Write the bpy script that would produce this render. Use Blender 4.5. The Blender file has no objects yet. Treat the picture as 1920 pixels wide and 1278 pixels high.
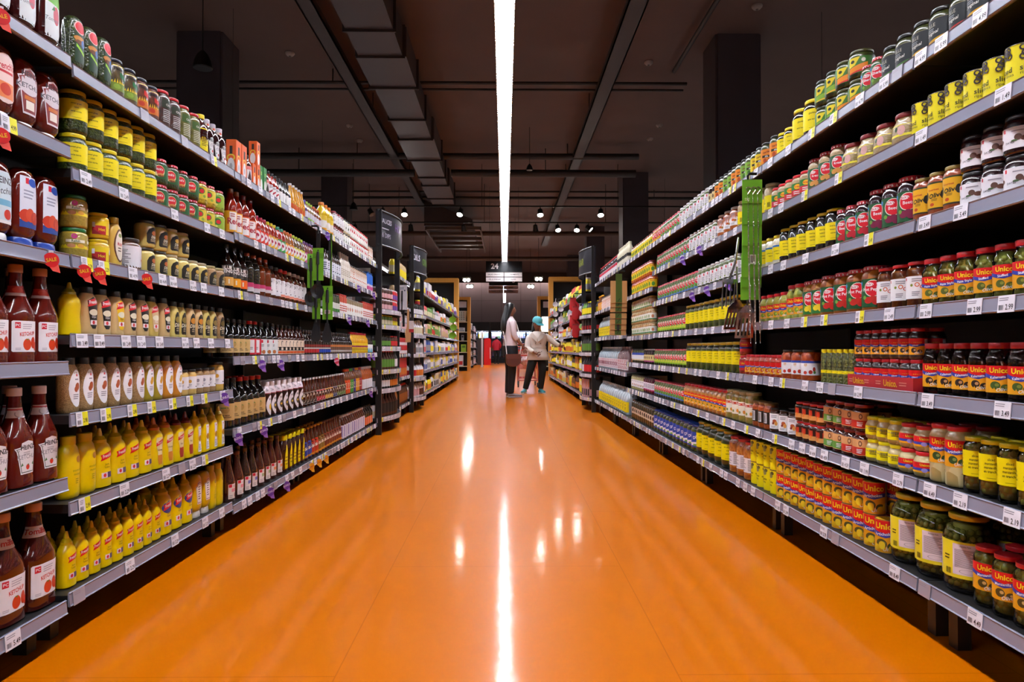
import bpy, bmesh, math, random
from mathutils import Vector, Matrix

RND = random.Random(11)
SC = bpy.context.scene
COL = SC.collection
F = 1280.0            # focal length in pixels of the 1920 px wide frame (24 mm on 36 mm)
VX, VY = 946.0, 654.0  # where the aisle's lines meet in the photograph
EYE = 0.87            # camera height
PI = math.pi


def lin(c):
    return c / 12.92 if c <= 0.04045 else ((c + 0.055) / 1.055) ** 2.4


def rgb(hx):
    hx = hx.lstrip('#')
    return tuple(lin(int(hx[i:i + 2], 16) / 255) for i in (0, 2, 4)) + (1.0,)


MATS = {}


def M(hx, rough=0.45, coat=0.0, metal=0.0, spec=0.5, emit=0.0):
    """plain procedural surface of one colour, with a faint mottling"""
    k = (hx, rough, coat, metal, spec, emit)
    if k in MATS:
        return MATS[k]
    m = bpy.data.materials.new('surface_' + hx.lstrip('#'))
    m.use_nodes = True
    nt = m.node_tree
    b = nt.nodes['Principled BSDF']
    b.inputs['Base Color'].default_value = rgb(hx)
    b.inputs['Roughness'].default_value = rough
    b.inputs['Metallic'].default_value = metal
    b.inputs['Specular IOR Level'].default_value = spec
    b.inputs['Coat Weight'].default_value = coat
    b.inputs['Coat Roughness'].default_value = 0.04
    if emit:
        b.inputs['Emission Color'].default_value = rgb(hx)
        b.inputs['Emission Strength'].default_value = emit
    MATS[k] = m
    return m


def chunks(c1, c2, scale=60.0, bump=0.6, kind='v', coat=0.5, rough=0.3, stretch=(1, 1, 1)):
    """contents seen through glass: lumps (olives, pickles) or grains (mustard seed)"""
    k = ('chunk', c1, c2, scale, bump, kind, coat, rough, stretch)
    if k in MATS:
        return MATS[k]
    m = bpy.data.materials.new('contents_' + c1.lstrip('#'))
    m.use_nodes = True
    nt = m.node_tree
    N, L = nt.nodes, nt.links
    b = N['Principled BSDF']
    tc = N.new('ShaderNodeTexCoord')
    mp = N.new('ShaderNodeMapping')
    mp.inputs['Scale'].default_value = stretch
    L.new(tc.outputs['Object'], mp.inputs['Vector'])
    if kind == 'v':
        t = N.new('ShaderNodeTexVoronoi')
        t.inputs['Scale'].default_value = scale
        col, fac = t.outputs['Color'], t.outputs['Distance']
    else:
        t = N.new('ShaderNodeTexNoise')
        t.inputs['Scale'].default_value = scale
        t.inputs['Detail'].default_value = 4
        col, fac = t.outputs['Fac'], t.outputs['Fac']
    L.new(mp.outputs['Vector'], t.inputs['Vector'])
    bw = N.new('ShaderNodeRGBToBW')
    L.new(col, bw.inputs['Color'])
    rmp = N.new('ShaderNodeMapRange')
    rmp.inputs['From Min'].default_value = 0.25
    rmp.inputs['From Max'].default_value = 0.75
    L.new(bw.outputs['Val'], rmp.inputs['Value'])
    mx = N.new('ShaderNodeMix')
    mx.data_type = 'RGBA'
    mx.inputs[6].default_value = rgb(c1)
    mx.inputs[7].default_value = rgb(c2)
    L.new(rmp.outputs['Result'], mx.inputs[0])
    L.new(mx.outputs[2], b.inputs['Base Color'])
    b.inputs['Roughness'].default_value = rough
    b.inputs['Coat Weight'].default_value = coat
    b.inputs['Coat Roughness'].default_value = 0.04
    if bump:
        bp = N.new('ShaderNodeBump')
        bp.inputs['Strength'].default_value = bump
        bp.inputs['Distance'].default_value = 0.004
        if kind == 'v':
            bp.invert = True
        L.new(fac, bp.inputs['Height'])
        L.new(bp.outputs['Normal'], b.inputs['Normal'])
    MATS[k] = m
    return m


def glass(tint='#ffffff'):
    k = ('glass', tint)
    if k in MATS:
        return MATS[k]
    m = bpy.data.materials.new('jar_glass')
    m.use_nodes = True
    nt = m.node_tree
    N, L = nt.nodes, nt.links
    N.remove(N['Principled BSDF'])
    tr = N.new('ShaderNodeBsdfTransparent')
    tr.inputs['Color'].default_value = rgb(tint)
    gl = N.new('ShaderNodeBsdfGlossy')
    gl.inputs['Roughness'].default_value = 0.03
    lw = N.new('ShaderNodeFresnel')
    lw.inputs['IOR'].default_value = 1.5
    ms = N.new('ShaderNodeMixShader')
    L.new(lw.outputs['Fac'], ms.inputs[0])
    L.new(tr.outputs[0], ms.inputs[1])
    L.new(gl.outputs[0], ms.inputs[2])
    L.new(ms.outputs[0], N['Material Output'].inputs['Surface'])
    MATS[k] = m
    return m


# ------------------------------------------------------------------ mesh building
class MB:
    """gathers one part's shape and turns it into ONE mesh"""

    def __init__(s):
        s.bm = bmesh.new()
        s.mats = []

    def mi(s, m):
        if m not in s.mats:
            s.mats.append(m)
        return s.mats.index(m)

    def faces(s, vs, fs, m, smooth=False):
        i = s.mi(m)
        v = [s.bm.verts.new(c) for c in vs]
        for f in fs:
            try:
                q = s.bm.faces.new([v[j] for j in f])
                q.material_index = i
                q.smooth = smooth
            except ValueError:
                pass
        return s

    def box(s, x0, y0, z0, x1, y1, z1, m):
        vs = [(x, y, z) for z in (z0, z1) for y in (y0, y1) for x in (x0, x1)]
        return s.faces(vs, [(0, 2, 3, 1), (4, 5, 7, 6), (0, 1, 5, 4), (2, 6, 7, 3), (0, 4, 6, 2), (1, 3, 7, 5)], m)

    def loft(s, prof, m, seg=24, bottom=True, top=True, off=(0, 0, 0), smooth=True):
        """prof: (z, rx, ry, n) rings of superellipses"""
        vs, fs = [], []
        for (z, rx, ry, n) in prof:
            for k in range(seg):
                x, y = sup(2 * PI * k / seg, rx, ry, n)
                vs.append((x + off[0], y + off[1], z + off[2]))
        for i in range(len(prof) - 1):
            for k in range(seg):
                a, b = i * seg + k, i * seg + (k + 1) % seg
                fs.append((a, b, b + seg, a + seg))
        if bottom:
            fs.append(tuple(reversed(range(seg))))
        if top:
            fs.append(tuple(range((len(prof) - 1) * seg, len(prof) * seg)))
        return s.faces(vs, fs, m, smooth)

    def tube(s, pts, r, m, seg=8, closed=False):
        pts = [Vector(p) for p in pts]
        n = len(pts)
        rr = r if isinstance(r, (list, tuple)) else [r] * n
        vs, fs = [], []
        up = Vector((0, 0, 1))
        for i, p in enumerate(pts):
            a = pts[(i - 1) % n] if (i or closed) else p
            b = pts[(i + 1) % n] if (i < n - 1 or closed) else p
            t = (b - a).normalized()
            u = t.cross(up)
            if u.length < 1e-3:
                u = t.cross(Vector((1, 0, 0)))
            u.normalize()
            w = u.cross(t).normalized()
            for k in range(seg):
                an = 2 * PI * k / seg
                vs.append(p + (u * math.cos(an) + w * math.sin(an)) * rr[i])
        for i in range(n if closed else n - 1):
            for k in range(seg):
                a, b = i * seg + k, i * seg + (k + 1) % seg
                c, d = ((i + 1) % n) * seg + k, ((i + 1) % n) * seg + (k + 1) % seg
                fs.append((a, b, d, c))
        if not closed:
            fs += [tuple(reversed(range(seg))), tuple(range((n - 1) * seg, n * seg))]
        return s.faces(vs, fs, m, True)

    def ball(s, c, r, m, sub=2, sc=(1, 1, 1)):
        i = s.mi(m)
        g = bmesh.ops.create_icosphere(s.bm, subdivisions=sub, radius=r,
                                       matrix=Matrix.Translation(c) @ Matrix.Diagonal((sc[0], sc[1], sc[2], 1)))
        for v in g['verts']:
            for f in v.link_faces:
                f.material_index = i
                f.smooth = True
        return s

    def mesh(s, name, sharp=40):
        me = bpy.data.meshes.new(name)
        bmesh.ops.recalc_face_normals(s.bm, faces=s.bm.faces[:]) if getattr(s, 'fixn', True) else None
        s.bm.to_mesh(me)
        s.bm.free()
        for m in s.mats:
            me.materials.append(m)
        if sharp:
            try:
                me.set_sharp_from_angle(angle=math.radians(sharp))
            except Exception:
                pass
        return me

    def obj(s, name, parent=None, loc=None, sharp=40):
        return link(name, s.mesh(name, sharp), parent, loc)


def sup(t, rx, ry, n):
    """point of a superellipse; t = 0 faces the aisle (-y)"""
    a, b = math.sin(t), -math.cos(t)
    e = 2.0 / n
    return (rx * math.copysign(abs(a) ** e, a), ry * math.copysign(abs(b) ** e, b))


def link(name, me, parent=None, loc=None):
    o = bpy.data.objects.new(name, me)
    COL.objects.link(o)
    if parent is not None:
        o.parent = parent
    if loc is not None:
        o.location = loc
    return o


def thing(name, label, cat, loc=(0, 0, 0), rz=0.0, group=None):
    o = bpy.data.objects.new(name, None)
    o.empty_display_size = 0.05
    COL.objects.link(o)
    o.location = loc
    o.rotation_euler = (0, 0, rz)
    return tag(o, label, cat, group)


def tag(o, label, cat, group=None):
    o['label'] = label
    o['category'] = cat
    if group:
        o['group'] = group
    return o


def struct(o):
    o['kind'] = 'structure'
    return o


# ------------------------------------------------------------------ writing
TXT = {}


def text_tris(s, bold=0.0, shear=0.0):
    k = (s, bold, shear)
    if k in TXT:
        return TXT[k]
    cu = bpy.data.curves.new('writing', 'FONT')
    cu.body = s
    cu.size = 1.0
    cu.align_x = 'CENTER'
    cu.align_y = 'CENTER'
    cu.offset = bold
    cu.shear = shear
    cu.resolution_u = 2
    cu.fill_mode = 'FRONT'
    o = bpy.data.objects.new('writing', cu)
    COL.objects.link(o)
    dg = bpy.context.evaluated_depsgraph_get()
    me = bpy.data.meshes.new_from_object(o.evaluated_get(dg))
    vs = [(v.co.x, v.co.y) for v in me.vertices]
    fs = [tuple(p.vertices) for p in me.polygons]
    bpy.data.objects.remove(o)
    bpy.data.curves.remove(cu)
    bpy.data.meshes.remove(me)
    TXT[k] = (vs, fs)
    return TXT[k]


def flat_op(op, W, Hh):
    """one drawing step as a flat 2-D mesh in metres (x centred, y from 0): (colour, verts, faces)"""
    k, c = op[0], op[1]
    X = lambda u: u * W / 2
    Y = lambda v: v * Hh
    if k == 'r':
        u0, v0, u1, v1 = op[2:6]
        return c, [(X(u0), Y(v0)), (X(u1), Y(v0)), (X(u1), Y(v1)), (X(u0), Y(v1))], [(0, 1, 2, 3)]
    if k == 'p':
        vs = [(X(u), Y(v)) for u, v in op[2]]
        return c, vs, [tuple(range(len(vs)))]
    if k == 'e':
        cu, cv, a, b = op[2:6]
        n = 18
        vs = [(X(cu) + a * Hh * math.cos(2 * PI * i / n), Y(cv) + b * Hh * math.sin(2 * PI * i / n)) for i in range(n)]
        return c, vs, [tuple(range(n))]
    if k == 'o':          # ring
        cu, cv, a, b, w = op[2:7]
        n = 18
        vs = []
        for q in (1, 1 - w):
            vs += [(X(cu) + a * q * Hh * math.cos(2 * PI * i / n), Y(cv) + b * q * Hh * math.sin(2 * PI * i / n)) for i in range(n)]
        return c, vs, [(i, (i + 1) % n, n + (i + 1) % n, n + i) for i in range(n)]
    if k == 'st':         # starburst
        cu, cv, a, n = op[2:6]
        vs = [(X(cu) + a * Hh * (1 if i % 2 else .8) * math.cos(PI * i / n), Y(cv) + a * Hh * (1 if i % 2 else .8) * math.sin(PI * i / n)) for i in range(2 * n)]
        return c, vs, [tuple(range(2 * n))]
    if k == 't':
        txt, cu, cv, size = op[2:6]
        bold = op[6] if len(op) > 6 else 0.0
        rot = op[7] if len(op) > 7 else 0.0
        shear = op[8] if len(op) > 8 else 0.0
        sx = op[9] if len(op) > 9 else 1.0
        vs, fs = text_tris(txt, bold, shear)
        ca, sa = math.cos(rot), math.sin(rot)
        z = size * Hh * 1.35
        out = []
        for x, y in vs:
            x, y = x * z * sx, y * z
            out.append((X(cu) + x * ca - y * sa, Y(cv) + x * sa + y * ca))
        return c, out, fs
    if k == 'b':          # barcode
        u0, v0, u1, v1 = op[2:6]
        vs, fs = [], []
        u, rr = u0, random.Random(5)
        while u < u1:
            w = (u1 - u0) * rr.choice((.02, .035, .05))
            b = len(vs)
            vs += [(X(u), Y(v0)), (X(u + w), Y(v0)), (X(u + w), Y(v1)), (X(u), Y(v1))]
            fs.append((b, b + 1, b + 2, b + 3))
            u += w + (u1 - u0) * rr.choice((.025, .04))
        return c, vs, fs
    if k == 'ln':         # rows of tiny print
        u0, v0, u1, v1, n = op[2:7]
        vs, fs = [], []
        rr = random.Random(9)
        for i in range(n):
            v = v1 - (v1 - v0) * (i + .5) / n
            hh = (v1 - v0) / n * .22
            ue = u0 + (u1 - u0) * rr.uniform(.6, 1)
            b = len(vs)
            vs += [(X(u0), Y(v - hh)), (X(ue), Y(v - hh)), (X(ue), Y(v + hh)), (X(u0), Y(v + hh))]
            fs.append((b, b + 1, b + 2, b + 3))
        return c, vs, fs
    raise ValueError(k)


def print_onto(mb, ops, W, Hh, surf, du=0.0, dv=0.0, lift=0.0004, step=0.0002, rough=.4):
    """lays drawing steps on a surface: surf(x, y, lift) -> 3-D point; cuts the flat shapes every du / dv metres first"""
    for i, op in enumerate(ops):
        c, vs, fs = flat_op(op, W, Hh)
        bm = bmesh.new()
        v = [bm.verts.new((x, y, 0)) for x, y in vs]
        for f in fs:
            try:
                bm.faces.new([v[j] for j in f])
            except ValueError:
                pass
        xs, ys = [p[0] for p in vs], [p[1] for p in vs]
        for d, ax, lo, hi in ((du, 0, min(xs), max(xs)), (dv, 1, min(ys), max(ys))):
            if d <= 0:
                continue
            k = math.floor(lo / d) + 1
            while k * d < hi - 1e-6:
                if k * d > lo + 1e-6:
                    no = (1, 0, 0) if ax == 0 else (0, 1, 0)
                    bmesh.ops.bisect_plane(bm, geom=bm.verts[:] + bm.edges[:] + bm.faces[:], plane_co=(k * d * no[0], k * d * no[1], 0), plane_no=no, dist=1e-7)
                k += 1
        bm.verts.index_update()
        pts = [surf(q.co.x, q.co.y, lift + step * i) for q in bm.verts]
        idx = mb.mi(c if not isinstance(c, str) else M(c, rough))
        nv = [mb.bm.verts.new(p) for p in pts]
        for f in bm.faces:
            try:
                q = mb.bm.faces.new([nv[x.index] for x in f.verts])
                q.material_index = idx
                q.smooth = True
            except ValueError:
                pass
        bm.free()
    mb.fixn = False
    return mb


def prof_at(prof, z):
    for a, b in zip(prof, prof[1:]):
        if z <= b[0] or b is prof[-1]:
            t = 0 if b[0] == a[0] else (z - a[0]) / (b[0] - a[0])
            t = max(0, min(1, t))
            return tuple(a[i] + (b[i] - a[i]) * t for i in (1, 2, 3))
    return prof[-1][1:]


def label_mesh(name, prof, h, spec):
    """spec: z0, z1 (share of the height), span (radians half-width when round, share of the half-width when flat), ops"""
    z0, z1 = spec['z0'] * h, spec['z1'] * h
    Hh = z1 - z0
    rx0, ry0, n0 = prof_at(prof, (z0 + z1) / 2)
    flat = spec.get('flat')
    W = 2 * rx0 * spec['span'] if flat else 2 * rx0 * spec['span']
    turn = spec.get('turn', 0.0)

    def surf(x, y, lift):
        z = z0 + y
        rx, ry, n = prof_at(prof, z)
        if flat:
            s = max(-.999, min(.999, x / rx0))
            yy = -ry * (1 - abs(s) ** n) ** (1 / n)
            # outward direction of the front of a superellipse
            gx = abs(s) ** (n - 1) / rx * (1 if s > 0 else -1)
            gy = abs(yy / ry) ** (n - 1) / ry
            q = math.hypot(gx, gy)
            return (s * rx + lift * gx / q, yy - lift * gy / q, z)
        t = x / rx0 + turn
        px, py = sup(t, rx + lift, ry + lift, n)
        return (px, py, z)
    mb = MB()
    du = rx0 * .2
    dv = Hh / spec['vs'] if spec.get('vs') else 0
    print_onto(mb, spec['ops'], W, Hh, surf, du, dv, lift=.0003 + .0075 * rx0, step=.00006)
    return mb.mesh(name, 0)
# ------------------------------------------------------------------ packages
YEL, WHT, BLK, RED, GRN, BLU = '#f6e000', '#f1eef0', '#15130f', '#d8141c', '#14532a', '#23318f'


def lab(z0, z1, span, ops, flat=0, vs=0, turn=0.0):
    return dict(z0=z0, z1=z1, span=span, ops=ops, flat=flat, vs=vs, turn=turn)


def plain_yellow(lines, z0=.2, z1=.72, span=2.2, size=.085):
    """plain yellow wrap with a few lines of small black lower-case type"""
    ops = [('r', YEL, -1, 0, 1, 1)]
    n = len(lines)
    for i, s in enumerate(lines):
        ops.append(('t', BLK, s, -.36, .8 - .6 * i / max(1, n), size, .014, 0, 0, .85))
        ops.append(('t', BLK, s, .36, .8 - .6 * i / max(1, n), size, .014, 0, 0, .85))
    ops += [('r', BLK, -.5, .1, -.2, .112), ('r', BLK, .22, .1, .5, .112), ('r', '#d9d4c8', .72, .08, .95, .92), ('ln', '#777777', .74, .15, .93, .85, 9)]
    return lab(z0, z1, span, ops)


def unico(word, pic, z0=.16, z1=.62, span=2.1):
    """red over orange wrap, yellow name, blue ribbon, fruit picture, white script"""
    ops = [('r', '#eda419', -1, 0, 1, .62), ('r', '#d9131d', -1, .55, 1, 1)]
    for u in (-.52, .36):
        ops += [('t', '#f7d21c', 'Unico', u - .02, .82, .2, .03),
                ('e', pic[0], u - .14, .27, .17, .15), ('e', pic[1], u - .08, .29, .07, .06), ('e', pic[0], u + .17, .2, .14, .12), ('e', pic[1], u + .2, .22, .05, .045),
                ('t', WHT, 'Olives' if pic[2] else 'Unico', u + .1, .12, .13, .01, .15, .3)]
    ops += [('p', '#2a3aa4', [(-1, .5), (-.75, .44), (-.5, .5), (-.2, .58), (.1, .5), (.35, .46), (.6, .54), (1, .56), (1, .68), (.6, .67), (.35, .6), (.1, .64), (-.2, .72), (-.5, .65), (-.75, .58), (-1, .62)])]
    for u in (-.58, .3):
        ops.append(('t', WHT, word, u, .575, .1, .02, .1))
    ops += [('r', WHT, .78, .05, .98, .95), ('ln', '#777777', .8, .1, .96, .9, 10)]
    return lab(z0, z1, span, ops)


def bloom(word, pic, base=GRN, z0=.12, z1=.7, span=2.0, low=None):
    """green wrap with a red burst, white name, light blue badge and a picture of the vegetable"""
    ops = [('r', base, -1, 0, 1, 1)]
    if low:
        ops.append(('r', low, -1, 0, 1, .3))
    for u in (-.42, .4):
        ops += [('e', '#e7f0dc', u, .66, .31, .3), ('e', '#d9152b', u, .66, .28, .275), ('e', WHT, u - .12, .8, .15, .07), ('t', '#c0101f', "Bick's", u - .12, .8, .09, .01),
                ('t', WHT, word, u, .62, .115, .02), ('e', '#2f8fd0', u + .26, .86, .12, .075),
                ('e', pic, u - .16, .24, .15, .12), ('e', pic, u + .12, .2, .16, .13), ('e', pic, u, .3, .13, .1), ('e', '#6fa33a', u - .3, .34, .07, .07)]
    return lab(z0, z1, span, ops)


def white_pc(pics, z0=.2, z1=.66, span=1.7, word='', flat=0, turn=0.0, lines=3, vs=0):
    """white paper label with a small red square, grey script and a coloured picture"""
    ops = [('r', WHT, -1, 0, 1, 1)]
    for u in ((-.45, .42) if not flat else (0,)):
        k = .42 if not flat else .8
        ops += [('r', '#cf1830', u + k * .62, .8, u + k * .9, .95) if not flat else ('r', '#cf1830', -.9, .76, -.55, .96), ('ln', '#8b8690', u - k * .7, .72, u + k * .5, .92, 2)]
        for (c, x, y, a, b) in pics:
            ops.append(('e', c, u + x * k, y, a, b))
        if word:
            ops.append(('t', '#b5202c' if flat else '#2a2528', word, u + k * .1, .55 if flat else .2, .13 if flat else .08, .02))
        ops += [('ln', '#a09aa2', u - k * .7, .06, u + k * .3, .2, lines)]
    return lab(z0, z1, span, ops, flat, vs, turn)


def badge(ops, z0, z1, span, flat=1, vs=6):
    return lab(z0, z1, span, ops, flat, vs)


def keystone(z0=.2, z1=.62, bg=None, name='HEINZ', word='KETCHUP'):
    sh = lambda k: [(-.62 * k, .5 - .5 * k), (.62 * k, .5 - .5 * k), (.88 * k, .5 + .2 * k), (.98 * k, .5 + .3 * k), (.6 * k, .5 + .34 * k), (.55 * k, .5 + .46 * k), (0, .5 + .52 * k), (-.55 * k, .5 + .46 * k), (-.6 * k, .5 + .34 * k), (-.98 * k, .5 + .3 * k), (-.88 * k, .5 + .2 * k)]
    return [('p', WHT, sh(.96)), ('p', '#3f4a3c', sh(.88)), ('p', '#e9e5e8', sh(.83)), ('t', '#2b2a2e', name, 0, .8, .15, .03), ('t', '#8d8a92', word, 0, .52, .13, .01), ('ln', '#a5a0a8', -.4, .58, .4, .68, 2),
            ('e', '#c62a1c', 0, .22, .08, .08), ('e', '#3f7a35', .05, .29, .03, .02), ('p', '#4c7a45', [(-.62, .25), (-.4, .28), (-.5, .36)]), ('p', '#4c7a45', [(.62, .25), (.4, .28), (.5, .36)])]


def pennant(c2=BLK, box=True, word="French's"):
    ops = [('p', '#d4141f', [(-.95, .68), (.95, .8), (.8, .9), (.95, 1.0), (-.95, .88), (-.8, .78)]), ('t', WHT, word, 0, .84, .11, .02, .12, 0, .8)]
    if c2 == 'y':
        ops += [('t', '#6b5a10', 'Jaune', 0, .56, .07, .0), ('t', '#6b5a10', 'Yellow', 0, .46, .07, .0), ('e', '#d8cc60', 0, .51, .16, .1)][0:2] + [('r', '#f0d9dc', -.85, .12, .05, .3), ('r', '#4a3f6a', .05, .12, .85, .3), ('e', '#c8202c', -.4, .21, .06, .06)]
    else:
        ops = [('p', c2, [(-.6, .12), (-.3, .02), (.3, .02), (.6, .12), (.8, .5), (.95, .9), (0, 1.0), (-.95, .88), (-.8, .5)])] + ops + [('e', '#ece4c8', 0, .52, .2, .1), ('t', WHT if c2 != '#f3c51a' else '#8a4a10', 'Dijon', 0, .38, .07, .01), ('r', '#f0dfe0', -.6, .14, .6, .28), ('e', '#cc1f2c', -.1, .21, .06, .06)]
    return ops


# profiles: (height share, width share, depth share, exponent)
PRO = {
    'jar': [(0, .86, .86, 2), (.03, .97, .97, 2), (.07, 1, 1, 2), (.76, 1, 1, 2), (.82, .96, .96, 2), (.865, .86, .86, 2), (.89, .8, .8, 2), (.93, .8, .8, 2)],
    'tall': [(0, .86, .86, 2), (.02, .97, .97, 2), (.05, 1, 1, 2), (.8, 1, 1, 2), (.86, .93, .93, 2), (.9, .8, .8, 2), (.95, .78, .78, 2)],
    'neck': [(0, .84, .84, 2), (.03, .97, .97, 2), (.07, 1, 1, 2), (.15, .98, .98, 2), (.17, .96, .96, 2), (.63, .96, .96, 2), (.66, 1, 1, 2), (.72, .99, .99, 2), (.8, .84, .84, 2), (.86, .74, .74, 2), (.92, .73, .73, 2)],
    'squat': [(0, .78, .78, 2), (.05, .92, .92, 2), (.18, 1, 1, 2), (.5, 1, 1, 2), (.62, .97, .97, 2), (.72, .88, .88, 2), (.8, .77, .77, 2), (.9, .74, .74, 2)],
    'sq': [(0, .9, .9, 3.4), (.03, 1, 1, 3.6), (.72, 1, 1, 3.6), (.8, .92, .92, 2.6), (.86, .8, .8, 2), (.92, .78, .78, 2)],
    'slim': [(0, .9, .9, 2), (.02, 1, 1, 2), (.84, 1, 1, 2), (.9, .84, .84, 2), (.95, .82, .82, 2)],
    'can': [(.012, .965, .965, 2), (.03, .965, .965, 2), (.04, .975, .975, 2), (.96, .975, .975, 2), (.97, .965, .965, 2), (.985, .965, .965, 2)],
    'squeeze': [(0, .9, .86, 2.6), (.02, 1, 1, 2.6), (.1, 1, 1, 2.5), (.3, .95, .96, 2.5), (.42, .93, .95, 2.4), (.56, .98, .98, 2.4), (.64, .97, .95, 2.3), (.7, .84, .86, 2.2), (.745, .6, .74, 2), (.77, .52, .7, 2)],
    'hour': [(0, .9, .86, 2.4), (.02, 1, 1, 2.4), (.12, 1, 1, 2.4), (.36, .86, .94, 2.4), (.58, .96, .97, 2.4), (.68, .9, .92, 2.2), (.74, .66, .75, 2), (.78, .5, .68, 2)],
    'oval': [(0, .88, .86, 2.3), (.03, .98, .98, 2.3), (.1, 1, 1, 2.3), (.6, 1, 1, 2.3), (.72, .95, .95, 2.2), (.8, .82, .84, 2.1), (.86, .6, .68, 2), (.885, .48, .6, 2)],
    'invert': [(.13, .66, .7, 2), (.16, .8, .84, 2.2), (.21, .95, .96, 2.4), (.32, 1, 1, 2.5), (.6, .98, .98, 2.5), (.76, .97, .97, 2.5), (.88, .9, .93, 2.4), (.95, .74, .8, 2.3), (.985, .5, .55, 2.2), (1.0, .2, .25, 2)],
    'ketchup': [(0, .92, .9, 3), (.015, 1, 1, 3), (.1, 1, 1, 3), (.12, .97, .97, 3), (.44, .97, .97, 3), (.47, 1, 1, 2.8), (.52, .96, .96, 2.6), (.6, .78, .82, 2.3), (.68, .55, .68, 2), (.76, .38, .52, 2), (.88, .32, .44, 2), (.93, .32, .44, 2)],
    'bottle': [(0, .9, .9, 2), (.02, 1, 1, 2), (.52, 1, 1, 2), (.6, .94, .94, 2), (.68, .72, .72, 2), (.76, .48, .48, 2), (.84, .38, .38, 2), (.93, .36, .36, 2)],
    'slope': [(0, .92, .92, 2), (.02, 1, 1, 2), (.42, 1, 1, 2), (.5, .93, .93, 2), (.66, .66, .66, 2), (.8, .44, .44, 2), (.9, .4, .4, 2), (.95, .4, .4, 2)],
    'flask': [(0, .9, .9, 2), (.02, 1, 1, 2), (.62, 1, 1, 2), (.7, .93, .93, 2), (.78, .7, .7, 2), (.84, .5, .5, 2), (.92, .44, .44, 2)],
    'jug': [(0, .94, .94, 3.5), (.02, 1, 1, 3.6), (.55, 1, 1, 3.4), (.7, .86, .86, 2.8), (.82, .55, .55, 2.3), (.88, .3, .3, 2), (.94, .24, .24, 2)],
}
SPOUT = {'squeeze', 'hour'}

TYPES = {}


def T(key, desc, name, cat, d, h, shape, body, capc, labels, **kw):
    TYPES[key] = dict(key=key, desc=desc, name=name, cat=cat, d=d, h=h, shape=shape, body=body, capc=capc, labels=labels, **kw)


def pack(prof, h, br, m1, m2, z0=.06, z1=.86):
    """whole olives packed against the inside of a jar, one mesh, with a dark core"""
    mb = MB()
    rr = random.Random(4)
    z = z0 * h + br
    row = 0
    while z < z1 * h:
        rx = prof_at(prof, z)[0] - br - .002
        n = max(4, int(2 * PI * rx / (br * 1.92)))
        for k in range(n):
            a = 2 * PI * (k + .5 * (row % 2)) / n + rr.uniform(-.08, .08)
            mb.ball((rx * math.sin(a), -rx * math.cos(a), z + rr.uniform(-.15, .15) * br), br * rr.uniform(.92, 1.06), m1 if rr.random() < .6 else m2, 1 if br < .012 else 2,
                    (1, 1, rr.uniform(1.0, 1.2)))
        z += br * 1.7
        row += 1
    core = [(z0 * h, .0 + prof_at(prof, z0 * h)[0] * .8), (z1 * h, prof_at(prof, z1 * h)[0] * .8)]
    mb.loft([(a, r, r, 2) for a, r in core], m2, 16)
    return mb.mesh('olives', 0)


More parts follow.
